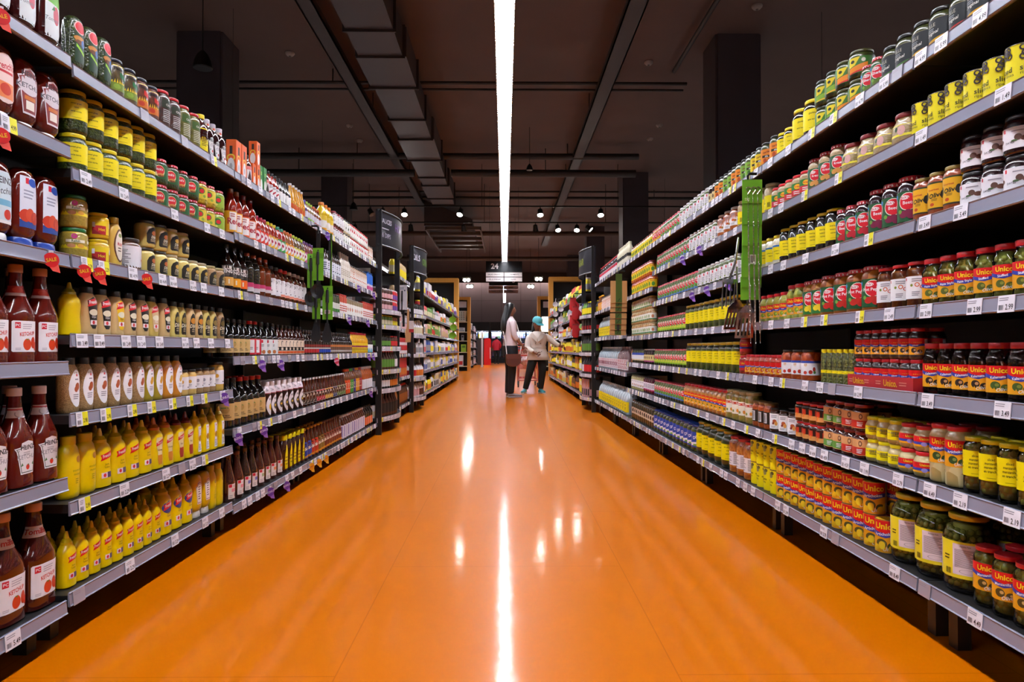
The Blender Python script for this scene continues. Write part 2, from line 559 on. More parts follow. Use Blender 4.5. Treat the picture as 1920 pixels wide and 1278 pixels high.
def build(key):
    """the parts of one package: [(part name, mesh, extra properties)]"""
    t = TYPES[key]
    if 'parts' in t:
        return t['parts']
    h, sh = t['h'], t['shape']
    d = t['d'] if isinstance(t['d'], tuple) else (t['d'], t['d'])
    rx, ry = d[0] / 2, d[1] / 2
    out = []
    seg = 32 if d[0] > .1 else 26
    capm = M(t['capc'], .3, .3) if t['capc'] else None
    if sh == 'box':
        mb = MB()
        mb.box(-rx, -ry, 0, rx, ry, h, t['body'])
        bmesh.ops.bevel(mb.bm, geom=mb.bm.edges[:], offset=.0012, segments=1, affect='EDGES')
        out.append(('carton', mb.mesh(key + '_carton', 30), {}))
        prof = None
        for nm, sp in t['labels']:
            mb = MB()
            W, Hh, z0 = 2 * rx * sp['span'], (sp['z1'] - sp['z0']) * h, sp['z0'] * h
            print_onto(mb, sp['ops'], W, Hh, lambda x, y, l: (x, -ry - l, z0 + y), lift=.0004, step=.00015)
            # the same print on the side that faces the front of the store
            for s in (1, -1):
                W2 = 2 * ry * sp['span']
                print_onto(mb, sp['ops'], W2, Hh, lambda x, y, l: (s * (rx + l), s * x, z0 + y), lift=.0004, step=.00015)
            out.append((nm, mb.mesh(key + '_print', 0), {}))
        t['parts'] = out
        return out
    prof = [(z * h, a * rx, b * ry, n) for z, a, b, n in PRO[sh]]
    if sh == 'can':
        mb = MB()
        mb.loft(prof, t['body'], seg)
        out.append(('can_body', mb.mesh(key + '_body'), {}))
        mb = MB()
        tin = M('#b9b6b0', .25, 0, .9)
        for za, zb in ((0, .014), (.984, 1)):
            mb.loft([(za * h, rx * .98, ry * .98, 2), ((za + .004) * h, rx, ry, 2), ((zb - .003) * h, rx, ry, 2), (zb * h, rx * .98, ry * .98, 2), (max(.0008, zb * h - .001), rx * .93, ry * .93, 2), (max(.0004, zb * h - .003), rx * .92, ry * .92, 2)], tin, seg)
        # two hoops are one tin rim part with a seam between them
        mb.box(-.0006, ry * .955, .012 * h, .0006, ry * .975, .988 * h, tin)
        out.append(('tin_rim', mb.mesh(key + '_rim'), {}))
    else:
        inv = sh == 'invert'
        fillm = t.get('fill')
        if t.get('glassy'):
            mb = MB()
            mb.loft(prof, glass(t.get('tint', '#f4f7ee')), seg, True, False)
            out.append((t.get('bn', 'glass_jar'), mb.mesh(key + '_glass'), {}))
            if t.get('balls'):
                out.append(('olives', pack(prof, h, t['balls'], *t['ballm']), {'kind': 'stuff'}))
            else:
                mb = MB()
                top = t.get('fillto', .88)
                ip = [(max(z, .02 * h), max(.002, a - .002), max(.002, b - .002), n) for z, a, b, n in prof if z <= top * h]
                mb.loft(ip, fillm, seg)
                out.append(('contents', mb.mesh(key + '_fill'), {}))
        else:
            mb = MB()
            mb.loft(prof, t['body'], seg, True, True)
            out.append((t.get('bn', 'bottle_body'), mb.mesh(key + '_body'), {}))
        # lid, cap or spout
        zt, ra, rb, _n = prof[-1]
        if capm:
            mb = MB()
            if inv:
                z1 = prof[0][0] + .002
                c = t.get('capw', .74)
                mb.loft([(0, rx * c, ry * .84, 2.4), (.004, rx * (c + .03), ry * .88, 2.4), (z1 - .004, rx * (c - .02), ry * .84, 2.2), (z1, rx * (c - .06), ry * .76, 2.2)], capm, seg)
                nm = 'cap'
            elif sh in SPOUT:
                r0 = min(ra * 1.12, rb * 1.12)
                za = zt - .008 * h
                mb.loft([(za, ra * 1.1, rb * 1.02, 2), (za + .045 * h, ra * 1.04, rb, 2), (za + .055 * h, r0 * .8, r0 * .8, 2), (za + .1 * h, r0 * .62, r0 * .62, 2), (za + .11 * h, r0 * .44, r0 * .44, 2), (za + .19 * h, r0 * .3, r0 * .3, 2), (h, r0 * .2, r0 * .2, 2)], capm, seg)
                nm = 'spout_cap'
            else:
                r0 = ra * t.get('capk', 1.1)
                rb0 = rb * t.get('capk', 1.1)
                za = zt - t.get('caph', .0) * h if t.get('caph') else zt - .004
                mb.loft([(za, r0 * .985, rb0 * .985, 2), (za + .002, r0, rb0, 2), (h - .003, r0, rb0, 2), (h - .001, r0 * .97, rb0 * .97, 2), (h, r0 * .9, rb0 * .9, 2)], capm, seg)
                if t.get('dots'):
                    # a checked band round the lid's skirt
                    n = 18
                    for k in range(n):
                        a = 2 * PI * k / n
                        pr = [(r0 + .0003) * math.sin(a + q) for q in (-.09, .09)], [-(r0 + .0003) * math.cos(a + q) for q in (-.09, .09)]
                        zz = za + .002, h - .004
                        mb.faces([(pr[0][0], pr[1][0], zz[0]), (pr[0][1], pr[1][1], zz[0]), ((pr[0][0] + pr[0][1]) / 2, (pr[1][0] + pr[1][1]) / 2, zz[1])], [(0, 1, 2)], M(WHT, .4))
                nm = t.get('cn', 'lid' if sh in ('jar', 'tall', 'neck', 'squat', 'sq', 'slim') else 'cap')
            out.append((nm, mb.mesh(key + '_cap'), {}))
    for nm, sp in t['labels']:
        out.append((nm, label_mesh(key + '_' + nm, prof, h, sp), {}))
    if sh == 'jug':
        mb = MB()
        pts = [(rx * .5, 0, h * .86), (rx * .8, 0, h * .84), (rx * .95, 0, h * .74), (rx * .93, 0, h * .62)]
        mb.tube(pts, .011, t['body'], 8)
        out.append(('handle', mb.mesh(key + '_handle'), {}))
    t['parts'] = out
    return out


# ---- contents ------------------------------------------------------------
PICK = chunks('#1f2808', '#5c651e', 26, .5, 'v', .7)
PICKD = chunks('#20260c', '#4d5420', 22, .5, 'v', .7)
RELISH = chunks('#1d2a0c', '#3f4d1a', 150, .5, 'v', .6)
OLIV = chunks('#5d6420', '#9aa04a', 48, .8, 'v', .7)
BLKOL = chunks('#140b0a', '#38211b', 50, .8, 'v', .8)
BEET = M('#22060c', .2, .8)
DARK = M('#16100d', .2, .9)
SALSA = chunks('#7a2a0c', '#b4571c', 90, .5, 'n', .7)
ORANG = chunks('#b4470d', '#dd7a1c', 40, .5, 'v', .7)
KRAUT = chunks('#8d7448', '#b7a071', 130, .5, 'n', .5, .35, (1, 1, 3))
CREAM = chunks('#c7b98c', '#ded3ab', 60, .3, 'n', .5)
SEED = chunks('#8d6b3a', '#b8905a', 480, .5, 'v', .35)
MUST = M('#d8b44f', .25, .5)
DIJON = M('#dcc670', .25, .6)
TAN = M('#d8b47c', .3, .5)
YELB = M('#f4cf00', .28, .35)
KETC = M('#5c140b', .16, .8)
KETD = M('#3d0d0c', .16, .8)
BROWN = M('#4a1c0a', .16, .8)
REDS = M('#8e1f0b', .16, .8)
CLEAR = M('#8e9596', .2, .8)
ART = chunks('#a08a4e', '#cfc18c', 30, .7, 'v', .7)
ONION = chunks('#cfc9ae', '#eee9d6', 40, .6, 'v', .7)

OB1, OB2 = M('#b4b456', .25, .5), M('#ad9140', .25, .5)
OD1, OD2 = M('#1a0e0d', .2, .6), M('#2c1713', .2, .6)

# ---- right-hand side (pickles and olives) --------------------------------
def gourmet(c, key, desc):
    ops = [('r', '#9a8f6a', -1, 0, 1, 1), ('r', '#191e22', -.97, .015, .97, .985), ('p', c, [(-.97, .015), (.97, .015), (.97, .4), (.2, .3), (-.97, .16)]), ('t', '#b9b3a0', 'ELLE', -.1, .78, .13, .0),
           ('t', '#e6e2d8', 'Original', -.1, .5, .12, .01, .12, .3), ('ln', '#8b9298', -.6, .56, .3, .68, 2)]
    T(key, desc, 'pickle_jar', 'jar', .082, .13, 'jar', PICKD, '#1a1610', [('label', lab(.1, .74, 1.15, ops, turn=.2))], bn='jar_body')


gourmet('#3f6b2c', 'gour_g', 'dark gourmet pickle jar with green-banded label')
gourmet('#d5a016', 'gour_y', 'dark gourmet pickle jar with gold-banded label')
gourmet('#c02a28', 'gour_r', 'dark gourmet pickle jar with red-banded label')
T('slimb', 'slim gherkin jar with red-bloom green label', 'pickle_jar', 'jar', .066, .125, 'tall', PICK, '#c31a2a', [('label', bloom('Gherkins', '#5d7a26', z0=.14, z1=.8))], bn='jar_body', dots=1)
DIAG = lambda a, b: [('r', '#3f7a2e', -1, 0, 1, 1)] + [q for u in (-.45, .42) for q in (('p', '#e9d52b', [(u - .36, .98), (u + .1, .98), (u - .1, .5), (u - .36, .4)]), ('p', a, [(u - .36, .35), (u + .38, .62), (u + .38, .25), (u - .36, .05)]), ('p', b, [(u - .36, .05), (u + .38, .25), (u + .38, .1), (u - .36, 0)]), ('e', '#1f2c18', u - .2, .74, .13, .1), ('e', '#d8e2c8', u + .22, .76, .12, .12))]
T('kuh_o', 'dark-lid salad jar with orange diagonal label', 'pickle_jar', 'jar', .09, .105, 'jar', PICKD, '#4b4a24', [('label', lab(.16, .72, 2.0, DIAG('#e58a1b', '#d0222a')))], bn='jar_body')
T('kuh_g', 'dark-lid salad jar with green diagonal label', 'pickle_jar', 'jar', .09, .105, 'jar', PICKD, '#2d3320', [('label', lab(.16, .72, 2.0, DIAG('#7fae33', '#e3b32a')))], bn='jar_body')
T('nn_big', 'tall yellow-label gherkin jar with yellow lid', 'pickle_jar', 'jar', .1, .17, 'jar', DARK, '#e8d214', [('label', plain_yellow(['gherkins', 'sans sucre,'], .22, .74))], bn='jar_body')
T('nn_med', 'small yellow-label gherkin jar with yellow lid', 'pickle_jar', 'jar', .076, .12, 'jar', DARK, '#e8d214', [('label', plain_yellow(['gherkins', 'sucre,'], .2, .74))], bn='jar_body')


def strub(c, pic, key, desc):
    ops = [('r', c, -1, 0, 1, 1)] + [q for u in (-.4, .42) for q in (('t', '#7a1f12', 'Garden', u, .8, .12, .03, .2), ('r', '#2b2410', u - .3, .45, u + .3, .6), ('t', WHT, 'dills', u, .52, .1, .02), ('e', pic, u - .1, .25, .12, .16), ('e', pic, u + .16, .22, .1, .18))]
    T(key, desc, 'pickle_jar', 'jar', .072, .135, 'tall', PICKD, '#17140f', [('label', lab(.18, .74, 2.1, ops))], bn='jar_body')


strub('#e88a1a', '#b6481a', 'str_o', 'black-lid pickle jar with orange label')
strub('#e5c81c', '#c98a1a', 'str_y', 'black-lid pickle jar with mustard-yellow label')
strub('#7fb23a', '#3f6f22', 'str_g', 'black-lid pickle jar with leaf-green label')
T('wpc', 'white-label pickle jar with white lid', 'pickle_jar', 'jar', .082, .14, 'jar', PICK, '#d8d4d6', [('label', lab(.2, .72, 1.9, [('r', WHT, -1, 0, 1, 1)] + [q for u in (-.42, .36) for q in (('r', '#cf1830', u - .12, .74, u - .02, .94), ('ln', '#8b8690', u - .3, .2, u + .02, .66, 6), ('ln', '#8b8690', u + .06, .5, u + .28, .92, 5), ('b', BLK, u + .08, .1, u + .28, .42), ('e', '#7d8b3a', u - .2, .12, .1, .07))]))], bn='jar_body')
T('wpep', 'white-label jar of orange peppers, white lid', 'pickle_jar', 'jar', .1, .15, 'jar', chunks('#9a4410', '#c9742a', 30, .6, 'v', .7), '#d8d4d6', [('label', white_pc([('#c4551a', -.2, .4, .12, .09), ('#a5701f', .2, .36, .12, .09)], .3, .8))], bn='jar_body')
T('bd', 'small dill jar with red-bloom label, red lid', 'pickle_jar', 'jar', .074, .135, 'jar', PICK, '#c8243a', [('label', bloom('Dills', '#5f8a2a', '#2f7a33', .16, .74, low='#4f79c4'))], bn='jar_body', dots=1)
T('bdg', 'small dill jar with red-bloom lime label, red lid', 'pickle_jar', 'jar', .074, .135, 'jar', PICK, '#c8243a', [('label', bloom('Dills', '#c9d44a', '#1f6a30', .16, .74, low='#8fbf2a'))], bn='jar_body', dots=1)
T('bdo', 'small mixed-pickle jar with red-bloom orange label', 'pickle_jar', 'jar', .074, .135, 'jar', chunks('#8a6a22', '#b98a3a', 30, .5, 'v', .7), '#c8243a', [('label', bloom('Mix', '#e8b32a', '#c9442a', .16, .74, low='#e09a2a'))], bn='jar_body', dots=1)
T('ycan', 'plain yellow can of sliced olives', 'olive_can', 'can', .0745, .115, 'can', M('#f0dc10', .3, .2), '', [('label', lab(.03, .97, 2.9, [('r', '#f4e205', -1, 0, 1, 1)] + [q for u in (-.75, -.1, .45) for q in [('o', '#2a1c1a', u + x, y, .075, .075, .45) for x, y in ((-.13, .93), (-.05, .87), (.03, .92), (-.09, .8), (.01, .8), (.09, .86), (.13, .78), (-.13, .72), (.1, .93))] + [('t', BLK, 'sliced', u + .0, .46, .13, .01, .0), ('t', BLK, 'ripe olives', u + .02, .34, .075, .0), ('r', BLK, u - .12, .1, u + .1, .108)]]))])
T('horse', 'round jar of sauerkraut with yellow-and-pink label', 'sauerkraut_jar', 'jar', .106, .12, 'squat', KRAUT, '#7d1f22', [('label', lab(.34, .66, 1.9, [('r', '#efe035', -1, 0, 1, 1)] + [q for u in (-.45, .4) for q in (('e', '#d9a8a0', u - .16, .5, .34, .42), ('e', '#2d4a1e', u - .33, .62, .14, .2), ('ln', '#8a7a20', u + .08, .2, u + .38, .85, 4))]))], bn='jar_body')
T('bkraut', 'wine sauerkraut jar with red-bloom green label', 'sauerkraut_jar', 'jar', .086, .145, 'jar', KRAUT, '#b01c2c', [('label', bloom('Kraut', '#d99a4a', z0=.14, z1=.7))], bn='jar_body', dots=1)
T('rkraut', 'red-lid kraut jar with small red label', 'sauerkraut_jar', 'jar', .075, .118, 'jar', KRAUT, '#d3222c', [('label', lab(.22, .68, 2.0, [('r', '#2f7a33', -1, .3, 1, 1), ('r', '#cf2531', -1, 0, 1, .48)] + [q for u in (-.4, .42) for q in (('e', '#f0b81e', u, .72, .3, .2), ('t', '#c43a10', 'Kraut', u, .72, .16, .03), ('ln', WHT, u - .25, .1, u + .25, .4, 2))]))], bn='jar_body')
T('ykraut', 'cream-coloured kraut jar with plain yellow label', 'sauerkraut_jar', 'jar', .084, .158, 'jar', KRAUT, '#c9bd96', [('label', lab(.2, .62, 2.1, [('r', YEL, -1, 0, 1, 1), ('b', BLK, .2, .15, .4, .5), ('ln', '#5a5210', -.5, .3, .1, .8, 5), ('ln', '#5a5210', .5, .3, .8, .8, 5)]))], bn='jar_body')
T('dates', 'dark olive jar with white label and two olives', 'olive_jar', 'jar', .08, .1, 'jar', BEET, '#1c1719', [('label', lab(.14, .68, 1.9, [('r', '#eeeaf0', -1, 0, 1, 1)] + [q for u in (-.42, .42) for q in (('e', '#5b3a30', u - .06, .5, .15, .15), ('e', '#6d4438', u + .14, .42, .19, .12), ('e', '#46603a', u - .16, .36, .13, .05), ('r', '#cf1830', u + .3, .78, u + .38, .95), ('t', '#4a4450', 'DATES', u - .3, .28, .1, .01), ('ln', '#9a94a0', u - .25, .74, u + .25, .86, 1))]))], bn='jar_body')
T('olive', 'slim tapenade jar with orange Olive label', 'olive_jar', 'jar', .07, .14, 'tall', SALSA, '#8c7a3a', [('label', lab(.2, .78, 2.1, [('r', '#ecb212', -1, 0, 1, 1), ('r', '#2c2410', -1, 0, 1, .06), ('r', '#2c3a14', -1, .94, 1, 1)] + [q for u in (-.5, .22) for q in (('t', BLK, 'Olive', u, .5, .17, .03, .12, .2), ('t', '#b5371a', 'Gourmet', u - .08, .72, .08, .02), ('e', '#1d1a12', u + .3, .52, .1, .16), ('ln', '#7a5a10', u - .15, .3, u + .15, .4, 2), ('e', '#c94a1a', u - .12, .18, .08, .06))]))], bn='jar_body')
T('beets', 'large beet jar with red-bloom green label', 'beet_jar', 'jar', .088, .165, 'jar', BEET, '#b01c2c', [('label', bloom('Beets', '#7c1440', z0=.12, z1=.7))], bn='jar_body', dots=1)
T('beetm', 'medium beet jar with red-bloom green label', 'beet_jar', 'jar', .075, .145, 'jar', BEET, '#b01c2c', [('label', bloom('Beets', '#c02030', z0=.1, z1=.72))], bn='jar_body', dots=1)
T('ybeet', 'black beet jar with plain yellow label', 'beet_jar', 'jar', .085, .165, 'tall', DARK, '#e8d214', [('label', plain_yellow(['sliced beets', 'betteraves', "marinées"], .24, .66))], bn='jar_body')
T('yonion', 'onion jar with yellow label and blue stripe', 'onion_jar', 'jar', .08, .15, 'jar', ONION, '#dcc81a', [('label', lab(.22, .68, 2.1, [('r', YEL, -1, 0, 1, .88), ('r', '#2a6fb5', -1, .88, 1, 1), ('t', BLK, 'pickled onions', -.3, .6, .09, .01), ('t', BLK, 'pickled onions', .4, .6, .09, .01), ('t', BLK, 'oignons', .4, .42, .09, .01), ('t', BLK, 'oignons', -.3, .42, .09, .01)]))], bn='jar_body')
T('umanz', 'green olive jar with red-and-orange label, red lid', 'olive_jar', 'jar', .073, .145, 'neck', None, '#cf1f2a', [('label', unico('Pizza Style', ('#5b6420', '#a09a3a', 1)))], glassy=1, balls=.0095, ballm=(OB1, OB2))
T('ustuf', 'stuffed olive jar with red-and-orange label, red lid', 'olive_jar', 'jar', .073, .145, 'neck', None, '#cf1f2a', [('label', unico('Stuffed', ('#4f5a1c', '#8a8a34', 1)))], glassy=1, balls=.0105, ballm=(OB1, M('#b3b65a', .25, .5)))
T('upepl', 'banana pepper jar with red-and-orange label, red lid', 'pepper_jar', 'jar', .076, .158, 'neck', chunks('#6f7a22', '#b4b04a', 36, .7, 'v', .7), '#cf1f2a', [('label', unico('Peppers', ('#7f9a2a', '#c6cf4a', 0)))], bn='jar_body')
T('upeps', 'short pepper jar with red-and-orange label, red lid', 'pepper_jar', 'jar', .072, .135, 'neck', chunks('#6f7a22', '#b4b04a', 36, .7, 'v', .7), '#cf1f2a', [('label', unico('Hot', ('#7f9a2a', '#c6cf4a', 0)))], bn='jar_body')
T('wred', 'roasted pepper jar with white ring-print label', 'pepper_jar', 'jar', .082, .147, 'tall', None, '#d8202b', [('label', lab(.2, .68, 2.0, [('r', WHT, -1, 0, 1, 1)] + [q for u in (-.45, .42) for q in (('o', '#d9632a', u - .06, .62, .1, .1, .35), ('o', '#cc3a2a', u + .12, .52, .11, .09, .3), ('e', '#7d8f2a', u - .26, .6, .06, .06), ('r', '#cf1830', u + .28, .82, u + .36, .95), ('ln', '#8b8690', u - .25, .74, u + .2, .92, 2), ('ln', '#8b8690', u - .25, .12, u + .1, .34, 3))]))], glassy=1, fill=chunks('#a33c0c', '#d7761e', 34, .7, 'v', .5), fillto=.88)
T('bpep', 'large hot pepper jar with red-bloom green label', 'pepper_jar', 'jar', .1, .165, 'jar', chunks('#7a3a10', '#a8641c', 36, .6, 'v', .7), '#b01c2c', [('label', bloom('Hot Pepper', '#c4281e', z0=.12, z1=.72))], bn='jar_body', dots=1)
T('ypep', 'large banana pepper jar with red-bloom yellow-pepper label', 'pepper_jar', 'jar', .09, .16, 'jar', chunks('#8a4a14', '#b8842a', 36, .6, 'v', .7), '#b01c2c', [('label', bloom('Pepper', '#eed22a', z0=.12, z1=.72, low='#2f7a33'))], bn='jar_body', dots=1)
T('ydill', 'big dill jar with plain yellow label and lid', 'pickle_jar', 'jar', .105, .175, 'jar', PICK, '#dcc81a', [('label', plain_yellow(['garlic dills', 'cornichons', "à l'ail"], .28, .7))], bn='jar_body')
T('ublk', 'black olive jar with red-and-orange label, red lid', 'olive_jar', 'jar', .07, .152, 'neck', None, '#b5202a', [('label', unico('Kalamata', ('#231715', '#c99a6a', 1), .14, .6))], glassy=1, tint='#e6d8d2', balls=.0095, ballm=(OD1, OD2))
T('ublk2', 'leaf-print black olive jar with red-and-orange label', 'olive_jar', 'jar', .07, .152, 'neck', None, '#b5202a', [('label', unico('Kalamata', ('#3f5a22', '#7c8a3a', 1), .14, .6))], glassy=1, tint='#e6d8d2', balls=.0095, ballm=(OD1, OD2))
T('usm', 'small olive jar with red-and-orange label, red lid', 'olive_jar', 'jar', .054, .098, 'neck', BLKOL, '#b5202a', [('label', unico('Olives', ('#2a1b18', '#c99a6a', 1), .14, .66))], bn='jar_body')
T('caper', 'slim caper jar in yellow windowed sleeve', 'caper_jar', 'jar', .046, .134, 'slim', chunks('#3a3f14', '#6a6d2c', 110, .7, 'v', .6), '#e6d515', [('sleeve', lab(.3, .97, 2.8, [('r', YEL, -1, 0, 1, 1)] + [q for u in (-.5, 0, .5) for q in (('r', '#20200f', u - .12, .7, u + .12, .9), ('t', BLK, 'capers', u, .45, .1, .01, 0, 0, .8), ('t', BLK, 'câpres', u, .3, .1, .01, 0, 0, .8), ('r', BLK, u - .15, .06, u + .1, .07))]))], bn='jar_body')
T('wblu', 'tomato antipasto jar with white-and-blue label', 'pepper_jar', 'jar', .086, .132, 'tall', chunks('#8a2e0a', '#c0561a', 40, .6, 'v', .7), '#241a16', [('label', lab(.18, .64, 2.0, [('r', WHT, -1, 0, 1, 1), ('r', '#2c49a8', -1, .84, 1, 1)] + [q for u in (-.45, .42) for q in (('e', '#e5d3b8', u - .18, .72, .13, .13), ('t', '#c43a22', 'A-P', u - .18, .72, .09, .02), ('e', '#bf3220', u + .06, .22, .13, .14), ('e', '#bf3220', u - .2, .18, .13, .12), ('e', '#a5281a', u + .22, .4, .09, .17), ('e', '#4a7a32', u + .24, .2, .08, .1))]))], bn='jar_body')
T('ured', 'short red pepper jar with red-and-blue label', 'pepper_jar', 'jar', .068, .106, 'neck', chunks('#8a1c0a', '#b5401a', 40, .6, 'v', .7), '#b5202a', [('label', unico('Roasted', ('#c8341e', '#e8c89a', 0), .14, .66))], bn='jar_body')
T('ystk', 'stacked salsa jar with dark red label', 'pepper_jar', 'jar', .07, .1, 'jar', chunks('#7a1a0a', '#a5381a', 40, .6, 'v', .7), '#b5202a', [('label', lab(.2, .7, 2.1, [('r', '#c2242a', -1, 0, 1, 1), ('r', '#2a3aa4', -1, .3, 1, .5), ('t', '#f7d21c', 'Unico', -.4, .76, .22, .03), ('t', '#f7d21c', 'Unico', .4, .76, .22, .03)]))], bn='jar_body')
T('ymanz', 'sliced manzanilla olive jar, yellow label and lid', 'olive_jar', 'jar', .069, .152, 'tall', None, '#ecd812', [('label', plain_yellow(['sliced', 'manzanilla', 'manzanilles', 'en tranches'], .3, .76, 2.3, .1))], glassy=1, balls=.009, ballm=(M('#b5b052', .25, .5), M('#b0924a', .25, .5)))
T('uarti', 'tall artichoke jar with red-and-orange label', 'artichoke_jar', 'jar', .076, .172, 'tall', chunks('#a8925a', '#dccf9c', 24, .9, 'v', .8), '#cf1f2a', [('label', unico('Artichokes', ('#2c4a22', '#7f8f4a', 0), .34, .78))], bn='jar_body')
T('uartm', 'squat artichoke jar with red label and lid', 'artichoke_jar', 'jar', .076, .078, 'squat', ART, '#cf1f2a', [('label', lab(.2, .6, 2.1, [('r', '#d9131d', -1, .4, 1, 1), ('r', '#eda419', -1, 0, 1, .3), ('r', '#2a3aa4', -1, .2, 1, .45), ('t', '#f7d21c', 'Unico', -.4, .74, .26, .03), ('t', '#f7d21c', 'Unico', .38, .74, .26, .03), ('e', '#8f8ad0', -.4, .25, .28, .2), ('e', '#8f8ad0', .38, .25, .28, .2)]))], bn='jar_body')
T('yarti', 'squat artichoke jar with yellow label and lid', 'artichoke_jar', 'jar', .076, .078, 'squat', ART, '#ecd812', [('label', lab(.2, .6, 2.2, [('r', YEL, -1, 0, 1, 1), ('ln', '#3a3510', -.55, .3, -.1, .85, 4), ('ln', '#3a3510', .15, .3, .6, .85, 4)]))], bn='jar_body')


def organic(c, key, desc):
    T(key, desc, 'salsa_jar', 'jar', .075, .096, 'sq', M('#3a120a', .2, .8), '#8e1f1c', [('label', lab(.12, .72, 1.55, [('r', '#e2a56c', -1, 0, 1, 1), ('r', c, -.98, .04, .98, .5)] + [q for u in (-.48, .48) for q in (('e', '#6b3a22', u, .74, .17, .17), ('e', '#d9b48a', u, .74, .1, .1), ('ln', WHT, u - .35, .12, u + .35, .42, 3))]))], bn='jar_body')


organic('#c8281e', 'org_r', 'organic salsa jar with tan-and-red label')
organic('#5f9a3a', 'org_g', 'organic salsa jar with tan-and-green label')
T('rlor', 'small red-lid spread jar with orange label', 'salsa_jar', 'jar', .064, .082, 'jar', M('#3a140a', .2, .8), '#c31f24', [('label', lab(.18, .74, 2.1, [('r', '#e09c5a', -1, 0, 1, .4), ('r', '#2a120c', -1, .4, 1, 1)] + [q for u in (-.5, .1, .6) for q in (('r', '#c93a20', u - .16, .42, u + .16, .9), ('e', '#e8842a', u, .3, .12, .16))]))], bn='jar_body')
T('wdark', 'black-lid antipasto jar with white food-print label', 'pepper_jar', 'jar', .076, .112, 'tall', M('#35180c', .2, .8), '#1b1714', [('label', white_pc([('#b4552a', -.1, .5, .14, .12), ('#d99a4a', .12, .36, .1, .14), ('#7a2a1a', -.3, .36, .08, .08)], .14, .78, 2.0))], bn='jar_body')
T('barc', 'dark antipasto jar with barcode on label', 'pepper_jar', 'jar', .08, .13, 'jar', SALSA, '#8a6a3a', [('label', lab(.2, .66, 2.0, [('r', '#1d1916', -1, 0, 1, 1), ('r', WHT, -.1, .1, .25, .9), ('b', BLK, -.08, .15, .23, .85), ('r', WHT, .5, .1, .8, .9), ('b', BLK, .52, .15, .78, .85)]))], bn='jar_body')
T('wgold', 'gold-lid pepper jar with cream scalloped label', 'pepper_jar', 'jar', .09, .165, 'jar', chunks('#6f6a22', '#a8924a', 40, .6, 'v', .7), '#b7a878', [('label', lab(.22, .66, 2.0, [('r', '#e9e0cd', -1, 0, 1, 1), ('r', '#c4472a', -1, .72, 1, .9)] + [q for u in (-.5, 0, .5) for q in (('e', '#d98a2a', u - .08, .25, .1, .13), ('e', '#6f8a2a', u + .1, .22, .1, .1), ('t', WHT, 'Pastene', u, .81, .1, .02))]))], bn='jar_body')
T('uorg', 'giardiniera jar with red-and-orange label, red lid', 'pepper_jar', 'jar', .078, .155, 'neck', chunks('#a5591c', '#d3a05a', 30, .7, 'v', .7), '#c8202a', [('label', unico('Mix', ('#e0a02a', '#4a6a22', 0)))], bn='jar_body')
T('purp', 'beetroot jar with white label and magenta band', 'beet_jar', 'jar', .08, .14, 'tall', M('#4a0a24', .2, .8), '#2a1a20', [('label', lab(.2, .68, 2.1, [('r', '#e9e2ea', -1, 0, 1, 1), ('r', '#b02a6a', -1, 0, 1, .16), ('ln', '#6a5a70', -.7, .3, -.1, .85, 4), ('ln', '#6a5a70', .1, .3, .7, .85, 4)]))], bn='jar_body')
T('wveg', 'mixed vegetable jar with white picture label', 'pickle_jar', 'jar', .08, .14, 'tall', chunks('#8a8a4a', '#c4b98a', 34, .6, 'v', .7), '#5a5a3a', [('label', white_pc([('#c98a8a', -.1, .3, .16, .12), ('#8fae5a', .2, .3, .14, .12)], .2, .68))], bn='jar_body')
T('bluwh', 'pickle jar with blue-and-white label', 'pickle_jar', 'jar', .074, .135, 'tall', PICKD, '#2a2a2a', [('label', lab(.2, .74, 2.1, [('r', '#e6e8f0', -1, 0, 1, .85), ('r', '#2547a5', -1, .7, 1, 1), ('r', '#d8c8a0', -1, 0, 1, .16)]))], bn='jar_body')
T('drkyel', 'dark cherry jar with cream and pink label', 'pickle_jar', 'jar', .074, .135, 'tall', M('#24100c', .2, .8), '#d8d4d6', [('label', lab(.16, .62, 2.1, [('r', '#dcc98a', -1, 0, 1, 1), ('r', '#b8508a', -1, 0, 1, .18), ('e', '#5a3a1a', -.5, .6, .16, .2), ('e', '#5a3a1a', .1, .6, .16, .2), ('e', '#5a3a1a', .6, .6, .16, .2)]))], bn='jar_body')
T('orsm', 'small orange chutney jar with white label', 'salsa_jar', 'jar', .074, .135, 'tall', ORANG, '#a5281e', [('label', white_pc([('#c8442a', 0, .4, .2, .16)], .3, .7))], bn='jar_body')
T('bigol', 'big stuffed olive jar with yellow label, gold lid', 'olive_jar', 'jar', .13, .218, 'squat2', None, '#c9a818', [('label', lab(.2, .67, 1.9, [('r', '#f0dc2a', -1, 0, 1, 1), ('r', '#e8a82a', -.98, .8, -.62, .98)] + [q for u in (-.55, .42) for q in (('r', '#e3d3d8', u - .1, .1, u + .5, .94), ('ln', '#6f6468', u - .06, .3, u + .46, .8, 15), ('t', '#3a3236', 'Nutrition Facts', u + .16, .88, .045, .01, 0, 0, .7), ('o', '#9a8f94', u + .2, .2, .2, .06, .1), ('b', BLK, u - .28, .08, u - .14, .24), ('ln', '#4a4010', u - .32, .45, u - .14, .62, 2))], turn=-.3))], glassy=1, balls=.0098, ballm=(OB1, M('#a8a24a', .25, .5)))
PRO['squat2'] = [(0, .8, .8, 2), (.02, .9, .9, 2), (.08, .98, .98, 2), (.14, 1, 1, 2), (.7, 1, 1, 2), (.78, .93, .93, 2), (.84, .8, .8, 2), (.875, .71, .71, 2), (.95, .7, .7, 2)]
T('ubott', 'manzanilla olive jar with red-and-orange label, red lid', 'olive_jar', 'jar', .077, .158, 'tall', None, '#d8222c', [('label', unico('Manzanilla', ('#4a3f1c', '#c9a86a', 1), .28, .74))], glassy=1, balls=.0105, ballm=(OB1, M('#a8963e', .25, .5)))
